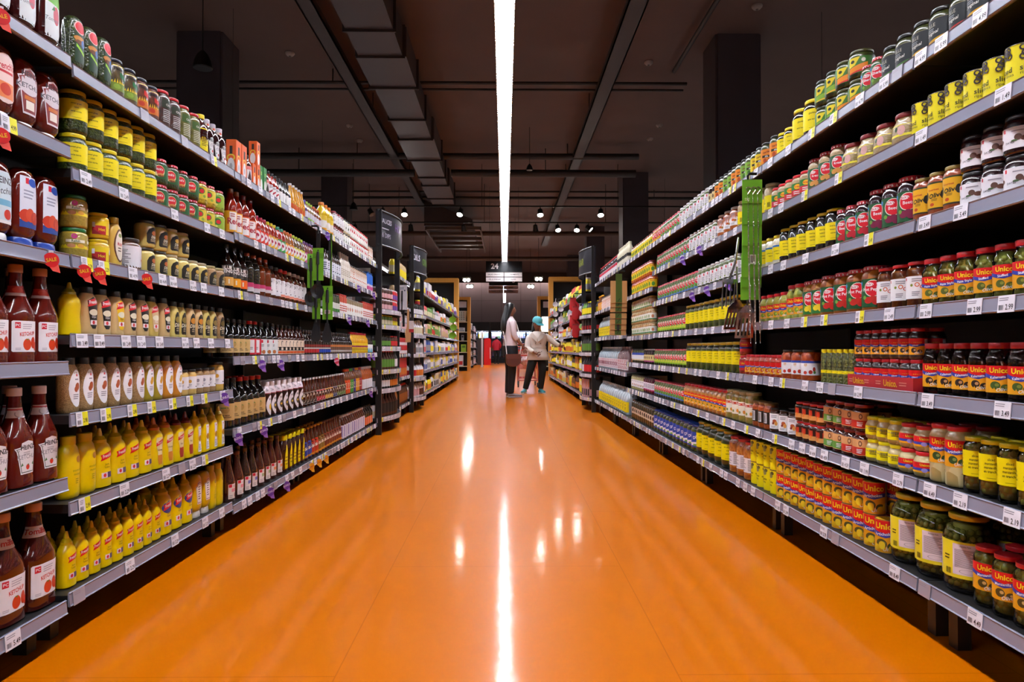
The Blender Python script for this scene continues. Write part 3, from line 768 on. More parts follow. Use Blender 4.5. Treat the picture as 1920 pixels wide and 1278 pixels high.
UCAN = unico('Artichokes', ('#4a4a24', '#8a8a4a', 0), .03, .97, 2.9)
UCAN['ops'] = UCAN['ops'][:-2] + [q for u in (-.78, -.3, .12, .58) for q in (('e', '#f2cf2a', u + .12, .22, .1, .13), ('e', '#e9b81c', u - .05, .14, .1, .1))] + [('r', '#d8cfcc', .72, .05, .98, .97), ('ln', '#8a7f80', .74, .35, .96, .92, 12), ('b', BLK, .8, .08, .94, .25)]
T('ucan', 'artichoke can with red-and-yellow label', 'artichoke_can', 'can', .0745, .112, 'can', M('#e8a81c', .3, .2), '', [('label', UCAN)])
T('yocan', 'yellow olive can with green olive print', 'olive_can', 'can', .081, .112, 'can', M('#eed910', .3, .2), '', [('label', lab(.03, .97, 2.9, [('r', '#f2df08', -1, 0, 1, 1)] + [q for u in (-.7, -.05, .5) for q in (('e', '#6a6a2c', u - .06, .86, .13, .1), ('e', '#8a8a4a', u + .08, .78, .13, .1), ('e', '#55552a', u + .16, .9, .1, .08), ('t', BLK, 'artichoke', u, .5, .1, .01, 0, 0, .9), ('t', BLK, 'hearts', u, .36, .1, .01))]))])
T('salsb', 'tall jar of orange antipasto with white label', 'pepper_jar', 'jar', .11, .2, 'tall', chunks('#8a3a10', '#c07a30', 60, .6, 'v', .7), '#c0282a', [('label', lab(.2, .58, 2.0, [('r', '#e9dfe2', -1, 0, 1, 1), ('r', '#c8323a', -1, .3, -.5, .8), ('ln', '#6f6468', -.35, .1, .2, .9, 9), ('ln', '#6f6468', .3, .1, .8, .9, 9)]))], bn='jar_body')
T('ybig', 'two-litre pickle jar with plain yellow label', 'pickle_jar', 'jar', .126, .212, 'squat2', chunks('#1f2a12', '#46551f', 18, .5, 'v', .8), '#a5921c', [('label', plain_yellow(['dills with garlic', "à l'ail", 'marinés'], .22, .66, 2.1, .08))], bn='jar_body')
T('blue', 'dill jar with blue lid and blue-white label', 'pickle_jar', 'jar', .104, .178, 'tall', PICK, '#2a4fc0', [('label', lab(.16, .74, 2.1, [('r', '#2446a8', -1, .0, 1, 1), ('p', WHT, [(-1, .2), (1, .42), (1, .2), (-1, .02)]), ('t', WHT, 'Dills', -.5, .66, .2, .03, .3), ('t', WHT, 'Dills', .4, .66, .2, .03, .3), ('r', '#b5322e', -.6, .1, 0, .22), ('r', '#7aa83a', .2, .1, .8, .22)]))], bn='jar_body')
T('drkc', 'dark relish jar with cream label', 'relish_jar', 'jar', .085, .19, 'tall', chunks('#14160c', '#3a3a1c', 40, .5, 'v', .8), '#22201a', [('label', lab(.3, .62, 2.0, [('r', '#cbb9a0', -1, 0, 1, 1), ('e', '#3a2a1a', -.5, .5, .3, .3), ('e', '#3a2a1a', .4, .5, .3, .3)]))], bn='jar_body')
T('orst', 'orange relish jar with red lid, yellow label', 'relish_jar', 'jar', .085, .13, 'jar', chunks('#a53c0c', '#cf6a20', 60, .5, 'n', .7), '#b5202c', [('label', lab(.22, .72, 2.1, [('r', '#edc81a', -1, 0, 1, 1), ('e', '#4f8a2a', -.5, .4, .22, .3), ('e', '#4f8a2a', .1, .4, .22, .3), ('e', '#4f8a2a', .6, .4, .22, .3), ('t', '#c02a1a', 'Piccalilli', -.2, .84, .16, .02), ('t', '#c02a1a', 'Piccalilli', .5, .84, .16, .02)]))], bn='jar_body', dots=1)
T('onst', 'tan onion jar with white-and-green label', 'onion_jar', 'jar', .085, .116, 'jar', chunks('#9a6a34', '#cfae78', 40, .6, 'v', .6), '#c8b88a', [('label', lab(.2, .7, 2.1, [('r', '#ece8dc', -1, 0, 1, 1), ('r', '#4a8a5a', -1, 0, 1, .18), ('e', '#d2845a', -.5, .5, .2, .25), ('e', '#7aa04a', .1, .5, .2, .25), ('e', '#d2845a', .6, .5, .2, .25)]))], bn='jar_body')
T('ycrm', 'cream relish jar with yellow label', 'relish_jar', 'jar', .08, .13, 'jar', CREAM, '#8a3a2a', [('label', lab(.3, .72, 2.1, [('r', '#efd81e', -1, 0, 1, 1), ('e', '#6a8a2a', -.5, .4, .2, .3), ('e', '#6a8a2a', .2, .4, .2, .3)]))], bn='jar_body')
T('pale', 'tall pale dressing bottle with black band', 'dressing_bottle', 'bottle', .075, .24, 'flask', M('#d9d3b4', .3, .3), '#d9d3b4', [('label', lab(.36, .5, 2.4, [('r', '#1a1814', -1, 0, 1, 1)])), ('lower_label', lab(.08, .32, 1.4, [('r', '#e9e4d2', -1, 0, 1, 1), ('p', '#2a261c', [(-.2, 0), (.2, 0), (0, .7)])]))])
T('redwh', 'small sauce bottle with red-and-white label', 'sauce_bottle', 'bottle', .07, .2, 'flask', M('#2a1210', .2, .8), '#a82028', [('label', lab(.1, .55, 2.2, [('r', '#e6dfe4', -1, 0, 1, 1), ('r', '#c82a44', -1, .6, 1, .95)]))])
T('jugw', 'white vinegar jug with red-print label', 'vinegar_jug', 'jug', .135, .27, 'jug', M('#9fb0ba', .25, .6), '#c3ccd0', [('label', lab(.08, .5, 1.2, [('r', '#d8d4da', -1, 0, 1, 1), ('ln', '#b03a5a', -.8, .1, .8, .95, 9), ('e', '#7a3048', 0, .5, .3, .2)], 0))])
T('jugy', 'vinegar jug with plain yellow label', 'vinegar_jug', 'jug', .135, .27, 'jug', M('#a8b4bb', .25, .6), '#b8bcbe', [('label', lab(.1, .5, 1.2, [('r', '#f0d818', -1, 0, 1, 1), ('t', '#4a4210', 'vinegar', 0, .7, .12, .01), ('ln', '#8a7a10', -.6, .2, .6, .5, 3)], 0))])
T('jugb', 'dark pink vinegar jug with white label', 'vinegar_jug', 'jug', .13, .27, 'jug', M('#7c6064', .25, .6), '#8a7478', [('label', lab(.08, .5, 1.2, [('r', '#d9cdd0', -1, 0, 1, 1), ('ln', '#a03a4a', -.8, .1, .8, .95, 7)], 0))])

# ---- left-hand side (ketchup, mustard, sauces) ---------------------------
def tomato(word='KETCHUP'):
    return [('p', '#f0ebf0', [(-.95, .03), (-.9, 0), (.9, 0), (.95, .03), (.95, .97), (.9, 1), (-.9, 1), (-.95, .97)]), ('r', '#cf1830', -.82, .76, -.5, .95), ('t', '#f0ebf0', 'PC', -.66, .85, .09, .02), ('ln', '#b9b2c0', -.35, .72, .6, .92, 3),
            ('t', '#cf3a36', word, .02, .58, .13, .02, .08, 0, .78), ('e', '#d2401c', 0, .24, .17, .19), ('e', '#c23418', .5, .3, .1, .19), ('e', '#b92c16', .75, .18, .1, .14), ('p', '#5a8a32', [(-.12, .43), (.02, .36), (.14, .44), (.02, .41)]), ('ln', '#b9b2c0', -.8, .05, -.4, .14, 2)]


T('k_pc', 'tall ketchup bottle with white tomato label', 'ketchup_bottle', 'bottle', (.098, .075), .275, 'ketchup', KETC, '#c98f74', [('label', badge(tomato(), .12, .43, .92)), ('neck_label', lab(.68, .78, 1.9, [('r', '#b92a24', -1, 0, 1, 1), ('r', '#ecdfe4', -1, 0, 1, .3), ('e', '#d8503a', -.3, .62, .5, .3), ('e', '#8a1c18', .3, .62, .4, .3)], vs=4))], capk=1.12)
T('k_pcb', 'extra-large ketchup bottle with white tomato label', 'ketchup_bottle', 'bottle', (.118, .09), .3, 'ketchup', M('#451009', .16, .8), '#c98f74', [('label', badge(tomato(), .12, .43, .92)), ('neck_label', lab(.68, .78, 1.9, [('r', '#ecdfe4', -1, 0, 1, 1), ('t', '#c0302a', 'Tomato', -.3, .5, .5, .03), ('t', '#c0302a', 'Tomato', .5, .5, .5, .03)], vs=4))], capk=1.12)
T('k_hz', 'tall ketchup bottle with white keystone label', 'ketchup_bottle', 'bottle', (.1, .078), .275, 'ketchup', KETC, '#d9c4c4', [('label', badge(keystone(), .13, .47, .9)), ('neck_label', lab(.7, .8, 1.9, [('r', '#d9d4da', -1, 0, 1, 1), ('r', '#b0404a', -1, .7, 1, .9), ('o', '#9a94a0', -.2, .4, .45, .4, .2), ('ln', '#8a8490', .1, .1, .8, .6, 2)], vs=4))], capk=1.12)
T('ki_or', 'inverted ketchup bottle with orange-faded label', 'ketchup_bottle', 'bottle', (.094, .062), .21, 'invert', KETC, '#d9cfd2', [('label', badge([('e', '#f0d2cc', 0, .5, .42, .5), ('r', '#e88a52', -.8, .1, .8, .42), ('t', '#c8202c', "French's", 0, .74, .14, .02, .1, 0, .8), ('r', '#c8202c', -.7, .6, .7, .65), ('e', '#c8381c', 0, .28, .14, .12)], .25, .88, .82))])
T('ki_hz', 'inverted ketchup bottle with red keystone label', 'ketchup_bottle', 'bottle', (.094, .062), .21, 'invert', KETC, '#e6dee0', [('label', badge([('p', '#e9dde2', keystone()[0][2]), ('p', '#8a3a3a', keystone()[1][2]), ('e', '#d9cfd6', 0, .62, .28, .2), ('t', '#3a3036', 'HEINZ', 0, .84, .11, .02), ('t', '#55505a', 'KETCHUP', 0, .6, .1, .02), ('r', '#c8702a', -.5, .32, .5, .4), ('r', '#efe4d8', -.38, .12, .38, .3)], .24, .88, .86))])
T('ki_bl', 'inverted ketchup bottle with pale blue label', 'ketchup_bottle', 'bottle', (.098, .064), .225, 'invert', KETC, '#dcd8da', [('label', badge([('p', '#cfe0ea', [(-.9, 0), (.9, 0), (.9, .9), (.5, 1), (-.5, 1), (-.9, .9)]), ('t', '#3a3a44', 'HEINZ', 0, .82, .13, .02), ('t', '#55606a', 'Ketchup', 0, .62, .13, .01, .1, .3), ('r', '#6fb0d0', -.9, .34, .9, .46), ('e', '#c8301c', .35, .18, .1, .1), ('r', WHT, -.9, .0, .9, .06)], .25, .86, .86))])
T('ki_pc', 'inverted ketchup bottle with blue-cap tomato label', 'ketchup_bottle', 'bottle', (.098, .064), .228, 'invert', M('#65190f', .16, .8), '#1d3f9e', [('label', badge([('p', '#dfe4f2', [(-.85, .02), (.85, .02), (.85, .98), (-.85, .98)]), ('r', '#cf1830', -.45, .84, -.12, .95), ('e', '#2a55b8', .28, .88, .13, .08), ('ln', '#9aa0b8', -.6, .55, .6, .74, 3), ('r', '#2f4fa0', -.85, .02, .85, .16), ('e', '#c83a20', -.45, .24, .12, .12), ('e', '#d04a28', 0, .26, .12, .13), ('e', '#b83420', .45, .22, .12, .12)], .25, .9, .86))], capw=.86)
T('ki_nat', 'inverted dark ketchup bottle with green-topped label', 'ketchup_bottle', 'bottle', (.09, .06), .205, 'invert', KETD, '#2a0d0c', [('label', badge([('r', '#dfe3e4', -.85, 0, .85, .8), ('p', '#6cb33a', [(-.85, .76), (.85, .72), (.85, 1), (-.85, 1)]), ('e', '#c8485a', .25, .52, .1, .2), ('p', '#2f6a38', [(-.3, .6), (.1, .62), (0, .72)]), ('t', '#6a6f78', 'Tomato', -.2, .4, .09, .0, .1, .3)], .2, .86, .84))])
T('relsq', 'inverted green relish bottle with red cap', 'relish_bottle', 'bottle', (.078, .056), .19, 'invert', RELISH, '#c8202c', [('label', badge([('r', '#1c3a20', -.75, .02, .75, .98), ('e', '#e9b8b4', 0, .82, .2, .15), ('e', '#d8202f', 0, .82, .17, .13), ('e', '#c9873a', -.1, .55, .18, .07), ('e', '#6a3a1a', -.05, .48, .17, .05), ('e', '#3a6fb0', .45, .48, .08, .09), ('p', '#9ad03a', [(-.6, .36), (.6, .2), (.6, .26), (-.6, .43)])], .22, .94, .84))])
T('haba_g', 'salsa jar with yellow and green label', 'salsa_jar', 'jar', .08, .15, 'tall', chunks('#3a2a12', '#6a5424', 60, .5, 'n', .7), '#1e1e30', [('label', lab(.26, .84, 2.1, [('r', '#f0d21a', -1, 0, 1, 1), ('r', '#7a8f2a', -1, 0, 1, .3), ('p', '#1f6a3a', [(-.2, .55), (.3, .4), (.3, .62), (-.2, .75)]), ('t', BLK, 'Habanero', -.1, .86, .12, .03), ('e', '#8fae3a', -.3, .16, .14, .1), ('r', '#d8d2c8', -.95, .1, -.55, .8), ('t', BLK, 'Habanero', .65, .86, .1, .03)]))], bn='jar_body')
T('haba_r', 'salsa jar with yellow and red label', 'salsa_jar', 'jar', .08, .15, 'tall', chunks('#4a1c10', '#7a3a1c', 60, .5, 'n', .7), '#1e1e30', [('label', lab(.26, .84, 2.1, [('r', '#f0c81a', -1, 0, 1, 1), ('r', '#d2701a', -1, 0, 1, .3), ('p', '#c8281e', [(-.2, .55), (.3, .4), (.3, .62), (-.2, .75)]), ('t', BLK, 'Habanero', -.1, .86, .12, .03), ('e', '#c8381c', -.3, .16, .14, .1), ('r', '#d8d2c8', -.95, .1, -.55, .8), ('t', BLK, 'Habanero', .65, .86, .1, .03)]))], bn='jar_body')
T('rl_br', 'tall red-lid jar of brown salsa, white print', 'salsa_jar', 'jar', .08, .165, 'tall', chunks('#2e120a', '#4f2412', 60, .4, 'n', .8), '#c8232c', [('label', lab(.2, .8, 1.3, [('r', '#27301c', -.9, .62, .9, .95), ('ln', '#b9b2b0', -.8, .05, .6, .58, 7), ('t', '#d9d4cc', 'CHUNKY', -.1, .75, .09, .02)], turn=.3))], bn='jar_body')
T('rl_gr', 'tall red-lid jar of green salsa, white print', 'salsa_jar', 'jar', .08, .165, 'tall', chunks('#4f4a10', '#7a7420', 60, .4, 'n', .8), '#c8232c', [('label', lab(.2, .8, 1.3, [('r', '#3d5a1c', -.9, .62, .9, .95), ('ln', '#c9c6a8', -.8, .05, .6, .58, 7), ('t', '#d9d4cc', 'CHUNKY', -.1, .75, .09, .02)], turn=.3))], bn='jar_body')
T('yl_one', 'sauce bottle with yellow cap and yellow label', 'sauce_bottle', 'bottle', .068, .19, 'flask', KETD, '#e6d41a', [('label', lab(.14, .66, 2.2, [('r', YEL, -1, 0, 1, 1), ('t', BLK, 'chili', -.2, .82, .1, .02), ('t', BLK, 'sauce', -.2, .7, .1, .02), ('t', BLK, 'chili', .5, .82, .1, .02), ('ln', '#4a4410', -.4, .2, .1, .55, 5)]))], capk=1.3)
T('chili', 'chili sauce bottle with keystone label, white cap', 'sauce_bottle', 'bottle', .07, .192, 'flask', M('#2a0d0e', .14, .9), '#c9c4d2', [('label', badge(keystone(word='CHILI'), .16, .58, .8, 1, 0)), ('neck_label', lab(.84, .93, 2.4, [('r', '#d9c9b8', -1, 0, 1, 1), ('e', '#c8452a', -.2, .4, .4, .5), ('e', '#6a9a5a', .3, .4, .4, .4)]))], capk=1.15)
T('nnrel', 'relish jar with plain yellow label and lid', 'relish_jar', 'jar', .085, .135, 'jar', RELISH, '#dfc91a', [('label', plain_yellow(['sweet green', 'relish', 'verte sucrée'], .3, .76))], bn='jar_body')
T('bkrel', 'hamburger relish jar with red-bloom green label', 'relish_jar', 'jar', .087, .1, 'jar', RELISH, '#cf2f44', [('label', lab(.2, .74, 2.0, [('r', '#1f5a2c', -1, 0, 1, 1)] + [q for u in (-.42, .42) for q in (('e', '#e6d9a8', u, .55, .4, .42), ('e', '#d8202f', u + .02, .6, .33, .32), ('t', WHT, "Bick's", u, .66, .16, .03), ('e', '#d2924a', u + .06, .28, .24, .11), ('e', '#7a3f1c', u + .06, .2, .23, .07))]))], bn='jar_body', dots=1)
T('bkcorn', 'corn relish jar with green-leaf yellow label', 'relish_jar', 'jar', .087, .1, 'jar', chunks('#8a7a1a', '#c9a82e', 80, .5, 'v', .6), '#cf2f44', [('label', lab(.2, .74, 2.0, [('r', '#d9c23a', -1, 0, 1, 1)] + [q for u in (-.42, .42) for q in (('e', '#2f7a33', u, .66, .36, .26), ('e', '#d8202f', u + .05, .64, .2, .18), ('e', '#e9ca3a', u - .1, .26, .2, .14), ('e', '#8aa83a', u + .2, .24, .15, .12))]))], bn='jar_body', dots=1)
T('bkzuc', 'zucchini relish jar with lime label', 'relish_jar', 'jar', .087, .1, 'jar', chunks('#6a7a1a', '#9fae3e', 80, .5, 'v', .6), '#cf2f44', [('label', lab(.2, .74, 2.0, [('r', '#9ab83a', -1, 0, 1, 1)] + [q for u in (-.42, .42) for q in (('e', '#2f7a33', u, .62, .34, .3), ('e', '#d8202f', u + .05, .6, .2, .18), ('e', '#d9e07a', u - .12, .22, .2, .12))]))], bn='jar_body', dots=1)
T('hotd', 'hot dog relish jar with green lid, yellow label', 'relish_jar', 'jar', .078, .102, 'jar', chunks('#8f7a2a', '#c2a848', 90, .5, 'n', .6), '#1f6a34', [('label', lab(.36, .84, 2.0, [('r', '#efd41c', -1, 0, 1, 1)] + [q for u in (-.42, .42) for q in (('e', '#c83a86', u - .05, .78, .17, .17), ('r', '#f2ead0', u - .35, .38, u + .35, .56), ('t', '#3f6a2a', 'Relish', u, .47, .15, .02), ('e', '#c98a5a', u - .15, .16, .24, .13), ('e', '#d9a03a', u + .18, .18, .2, .13))]))], bn='jar_body')
T('musty', 'small mustard jar with yellow lid, red label', 'mustard_jar', 'jar', .07, .086, 'jar', M('#e0b41a', .25, .5), '#e2c21c', [('label', lab(.16, .7, 2.0, [('r', '#f0cf1a', -1, 0, 1, 1)] + [q for u in (-.42, .42) for q in (('r', '#b5202a', u - .3, .0, u + .3, .62), ('p', '#8a1420', [(u - .3, .0), (u + .1, 0), (u - .3, .4)]), ('r', WHT, u - .3, .5, u - .18, .85), ('t', '#f0cf1a', 'Hot', u + .1, .34, .2, .03))]))], bn='jar_body')
T('beerm', 'squeeze mustard bottle with brown oval label', 'mustard_bottle', 'bottle', (.078, .05), .175, 'oval', M('#d7b24c', .3, .4), '#e2c41e', [('label', badge([('e', '#5a3418', 0, .5, .28, .5), ('e', '#eadfd0', 0, .5, .23, .44), ('t', '#b5202c', 'Mustard', 0, .54, .11, .02, 0, 0, .6), ('ln', '#5a4a40', -.4, .3, .4, .46, 2), ('e', '#7a8a3a', 0, .8, .1, .06)], .12, .78, .9))])
T('bigwh', 'large black-lid jar with white paper label', 'mustard_jar', 'jar', .106, .122, 'jar', M('#6b4a3a', .25, .6), '#2a201e', [('label', lab(.05, .76, 2.3, [('r', '#e9e4ea', -1, 0, 1, 1), ('ln', '#6f6a74', -.75, .15, -.3, .85, 12), ('p', '#cf8a6a', [(.05, .45), (.25, .6), (.35, .4), (.2, .3)]), ('ln', '#9a949e', .0, .12, .4, .2, 1), ('t', '#9a949e', 'mustard', .2, .8, .06, 0)]))], bn='jar_body')
ARCH = lambda c: [('p', '#1d1a14', [(-.9, .08), (-.75, 0), (.75, 0), (.9, .08), (.9, .62), (.7, .86), (.25, 1), (-.25, 1), (-.7, .86), (-.9, .62)]), ('e', c, 0, .66, .2, .14), ('ln', '#b8ac8a', -.5, .12, .5, .3, 2), ('t', '#e9e0c4', 'Dijon', 0, .42, .17, .02, .08, .3)]
T('maill', 'Dijon mustard jar with arched black label', 'mustard_jar', 'jar', .074, .102, 'jar', DIJON, '#a59a7a', [('label', lab(.14, .74, .95, ARCH('#c9a040')))], bn='jar_body')
T('mailg', 'whole-grain mustard jar with arched black label', 'mustard_jar', 'jar', .074, .102, 'jar', SEED, '#a59a6a', [('label', lab(.14, .74, .95, ARCH('#8a7a3a')))], bn='jar_body')
T('mailr', 'herb mustard jar with black-and-copper label', 'mustard_jar', 'jar', .074, .102, 'jar', DIJON, '#2a2418', [('label', lab(.14, .74, .95, ARCH('#b5602a')))], bn='jar_body')
T('ysq', 'plain yellow squeeze mustard bottle, unlabelled side out', 'mustard_bottle', 'bottle', (.08, .056), .165, 'hour', YELB, '#a39a1c', [('side_label', badge([('e', '#c8402a', .75, .3, .05, .06)], .2, .6, .95))])
FB = ('mustard_bottle', 'bottle')
T('fr_bk', 'tan squeeze mustard with red pennant, black label', *FB, (.076, .052), .158, 'oval', TAN, '#1b1816', [('label', badge(pennant('#1d1a18'), .14, .8, .72))])
T('fr_ye', 'tan squeeze mustard with red pennant, yellow label', *FB, (.076, .052), .158, 'oval', TAN, '#1b1816', [('label', badge(pennant('#f3c51a'), .14, .8, .72))])
T('fr_cr', 'pale squeeze mustard with red pennant, cream label', *FB, (.076, .052), .158, 'oval', M('#d6b862', .25, .5), '#1b1816', [('label', badge(pennant('#d9b98a'), .14, .8, .72))])
T('msq_p', 'pale squeeze Dijon with tall black label', *FB, (.066, .046), .15, 'oval', DIJON, '#1b1816', [('label', badge(ARCH('#8a7a3a'), .12, .72, .72))])
T('msq_t', 'amber squeeze Dijon with tall black label', *FB, (.066, .046), .15, 'oval', TAN, '#1b1816', [('label', badge(ARCH('#c9862a'), .12, .72, .72))])
T('msq_g', 'grainy squeeze Dijon with tall black label', *FB, (.066, .046), .15, 'oval', SEED, '#1b1816', [('label', badge(ARCH('#6a5a2a'), .12, .72, .72))])
OVAL = lambda c: [('e', '#f3f0f4', 0, .5, .26, .5), ('r', '#cf3a4a', -.12, .82, .12, .88), ('e', c, .1, .55, .1, .1), ('e', c, -.1, .48, .08, .08), ('ln', '#8f8a94', -.5, .2, .5, .36, 3), ('ln', '#8f8a94', -.3, .7, .3, .78, 1)]
T('ov_s', 'grainy squeeze mustard with white oval label', *FB, (.076, .056), .17, 'oval', SEED, '#1b1816', [('label', badge(OVAL('#a5502a'), .1, .78, .86))])
T('ov_o', 'olive-green squeeze mustard with white oval label', *FB, (.076, .056), .17, 'oval', M('#a8922a', .25, .5), '#1b1816', [('label', badge(OVAL('#d9a02a'), .1, .78, .86))])
T('ov_r', 'orange squeeze mustard with white oval label', *FB, (.076, .056), .17, 'oval', M('#cc852a', .25, .5), '#1b1816', [('label', badge(OVAL('#d9b04a'), .1, .78, .86))])
WJ = lambda c: lab(.24, .72, 2.2, [('r', '#ece7ea', -1, 0, 1, 1), ('e', c, -.4, .6, .14, .14), ('e', c, .4, .6, .14, .14), ('r', BLK, -.05, .14, .12, .22), ('r', BLK, .6, .14, .75, .22), ('ln', '#9a949e', -.7, .2, -.2, .4, 2)])
T('wj_p', 'pale mustard jar with white wrap, black lid', 'mustard_jar', 'jar', .072, .11, 'jar', M('#dcb567', .25, .5), '#1b1816', [('label', WJ('#d9a040'))], bn='jar_body')
T('wj_g', 'grainy mustard jar with white wrap, black lid', 'mustard_jar', 'jar', .07, .112, 'jar', SEED, '#1b1816', [('label', WJ('#8f8a94'))], bn='jar_body')
T('wj_t', 'tall mustard jar with white wrap, black lid', 'mustard_jar', 'jar', .076, .135, 'jar', M('#dcb558', .25, .5), '#1b1816', [('label', WJ('#c9922a'))], bn='jar_body')
T('y_flat', 'yellow mustard bottle with small brown oval mark', *FB, (.084, .06), .19, 'oval', YELB, '#e2c011', [('label', badge([('e', '#a8742a', .3, .84, .11, .09), ('t', '#8a7a10', 'moutarde', .1, .56, .07, .0), ('t', '#8a7a10', 'mustard', .1, .46, .07, .0), ('ln', '#b09a10', -.2, .2, .4, .36, 3)], .1, .72, .8))], capk=1.25)
T('fr_y', 'yellow mustard bottle with red pennant label', *FB, (.084, .06), .195, 'squeeze', YELB, '#e2bb0c', [('label', badge(pennant('y'), .1, .62, .72))])
T('fr_ys', 'small yellow mustard bottle with red pennant label', *FB, (.063, .048), .168, 'squeeze', YELB, '#e9c60c', [('label', badge(pennant('y'), .1, .62, .74))])
T('fr_yb', 'large yellow mustard bottle with blue-and-red pennant label', *FB, (.088, .062), .205, 'squeeze', YELB, '#e2bb0c', [('label', badge([('e', '#2a3f8a', -.05, .78, .3, .22)] + pennant('y') + [('t', '#e0c030', '20% more', 0, .96, .07, .02, .1)], .1, .64, .76))])
T('fr_or', 'yellow mustard bottle with orange hourglass label', *FB, (.084, .06), .195, 'squeeze', YELB, '#d2701c', [('label', badge([('p', '#ead9a0', [(-.4, .02), (.4, .02), (.55, .2), (.5, .45), (.85, .8), (.7, 1), (-.7, 1), (-.85, .8), (-.5, .45), (-.55, .2)]), ('p', '#d9862a', [(-.4, .02), (.4, .02), (.55, .2), (.5, .36), (-.5, .36), (-.55, .2)]), ('p', '#cf1c26', [(-.8, .68), (.8, .8), (.75, .94), (-.75, .82)]), ('t', WHT, "French's", 0, .81, .09, .02, .12, 0, .8), ('t', '#7a5a1a', 'Honey', 0, .54, .08, .01)], .08, .62, .7))])
T('fr_dr', 'yellow mustard bottle with dark red label', *FB, (.084, .06), .195, 'squeeze', YELB, '#6a1a16', [('label', badge([('p', '#ead9a0', [(-.4, .02), (.4, .02), (.55, .2), (.5, .45), (.85, .8), (.7, 1), (-.7, 1), (-.85, .8), (-.5, .45), (-.55, .2)]), ('p', '#a5302a', [(-.4, .02), (.4, .02), (.55, .2), (.5, .4), (-.5, .4), (-.55, .2)]), ('p', '#cf1c26', [(-.8, .68), (.8, .8), (.75, .94), (-.75, .82)]), ('t', WHT, "French's", 0, .81, .09, .02, .12, 0, .8), ('t', '#7a5a1a', 'Hot', 0, .54, .08, .01)], .08, .62, .7))])
T('pc_y', 'yellow mustard bottle with white hourglass label', *FB, (.084, .058), .19, 'hour', YELB, '#e2bb0c', [('label', badge([('p', '#f2eef4', [(-.55, .02), (.55, .02), (.4, .5), (.5, .98), (-.5, .98), (-.4, .5)]), ('r', '#cf2a3a', -.1, .86, .1, .92), ('e', '#c98f1a', .05, .52, .12, .12), ('p', '#6a4a1a', [(-.2, .46), (.25, .6), (.25, .54), (-.2, .42)]), ('ln', '#8f8a94', -.35, .08, .35, .32, 4)], .06, .66, .8))])
T('hz_y', 'inverted yellow mustard bottle with keystone label', *FB, (.08, .056), .185, 'invert', M('#e9c00a', .28, .35), '#ddd4cc', [('label', badge([('p', '#efe6dc', keystone()[0][2]), ('p', '#9a3a32', keystone()[1][2]), ('p', '#efe6dc', keystone()[2][2]), ('ln', '#6a5a5a', -.4, .2, .4, .8, 6)], .3, .84, .7))])
T('y_pl', 'plain yellow mustard bottle with round foot', *FB, (.082, .058), .195, 'oval', M('#e6c60e', .28, .35), '#cdb012', [('label', badge([('e', '#a8842a', .2, .84, .1, .07), ('t', '#7a6a10', 'mustard', .1, .5, .07, .0, 1.57), ('ln', '#8a7a10', -.1, .2, .3, .36, 3)], .1, .72, .8))], capk=1.2)
# sauces beyond the mustard
T('tab_b', 'tall orange carton with white diamond print', 'sauce_carton', 'box', (.066, .05), .185, 'box', M('#e8611a', .4), '', [('front_print', lab(.03, .97, .94, [('r', '#e8611a', -1, 0, 1, 1), ('p', '#2a1a14', [(-.3, .6), (.3, .6), (.3, .85), (-.3, .85)]), ('o', '#e8c83a', 0, .52, .12, .1, .35), ('e', '#e9e4e4', 0, .27, .11, .24), ('e', '#b8b0b4', 0, .27, .04, .09)]))])
T('tab_s', 'small orange carton with white diamond print', 'sauce_carton', 'box', (.05, .044), .13, 'box', M('#e8611a', .4), '', [('front_print', lab(.03, .97, .94, [('r', '#e8611a', -1, 0, 1, 1), ('p', '#2a1a14', [(-.3, .66), (.3, .66), (.3, .9), (-.3, .9)]), ('o', '#e8c83a', 0, .54, .12, .1, .35), ('e', '#e9e4e4', 0, .27, .12, .24)]))])
T('tab_g', 'green sauce carton with white diamond print', 'sauce_carton', 'box', (.05, .044), .15, 'box', M('#1f7a32', .4), '', [('front_print', lab(.03, .97, .94, [('r', '#1f7a32', -1, 0, 1, 1), ('e', '#e9e4e4', 0, .27, .12, .24), ('r', '#9ad05a', -.3, .66, .3, .8)]))])
T('pnk', 'dark sauce bottle with white label, pink band', 'sauce_bottle', 'bottle', .058, .16, 'flask', M('#4a1a14', .2, .8), '#2a2420', [('label', lab(.06, .62, 2.2, [('r', '#e9dfe0', -1, 0, 1, 1), ('p', '#3a2420', [(-.5, 0), (.1, 0), (-.2, .8)]), ('p', '#3a2420', [(.3, 0), (.9, 0), (.6, .8)]), ('r', '#e88a86', -1, .8, 1, 1)]))])
T('wlab', 'hot sauce bottle with white-and-red label', 'sauce_bottle', 'bottle', .056, .165, 'bottle', REDS, '#1e1a18', [('label', lab(.08, .52, 2.2, [('r', '#eceaea', -1, 0, 1, 1), ('p', '#b52a3a', [(-.8, .3), (0, .7), (0, .55), (-.8, .15)]), ('p', '#b52a3a', [(0, .3), (.8, .7), (.8, .55), (0, .15)]), ('ln', '#5a5a60', -.7, .75, .7, .95, 2)]))])
T('wfig', 'hot sauce bottle with white black-figure label', 'sauce_bottle', 'bottle', .056, .165, 'bottle', M('#2a2420', .2, .8), '#17151a', [('label', lab(.1, .52, 2.2, [('r', '#eceaea', -1, 0, 1, 1), ('r', '#b51f3a', -1, 0, 1, .16), ('e', '#2a2428', -.5, .5, .1, .28), ('e', '#2a2428', .3, .5, .1, .28)]))])
T('orb', 'golden hot sauce bottle with orange label', 'sauce_bottle', 'bottle', .056, .19, 'slope', M('#c98a1c', .2, .8), '#d9d2ca', [('label', lab(.06, .46, 2.2, [('r', '#eda21c', -1, 0, 1, 1), ('e', '#c9541c', -.3, .4, .25, .3), ('e', '#e8d05a', .4, .5, .25, .3)]))])
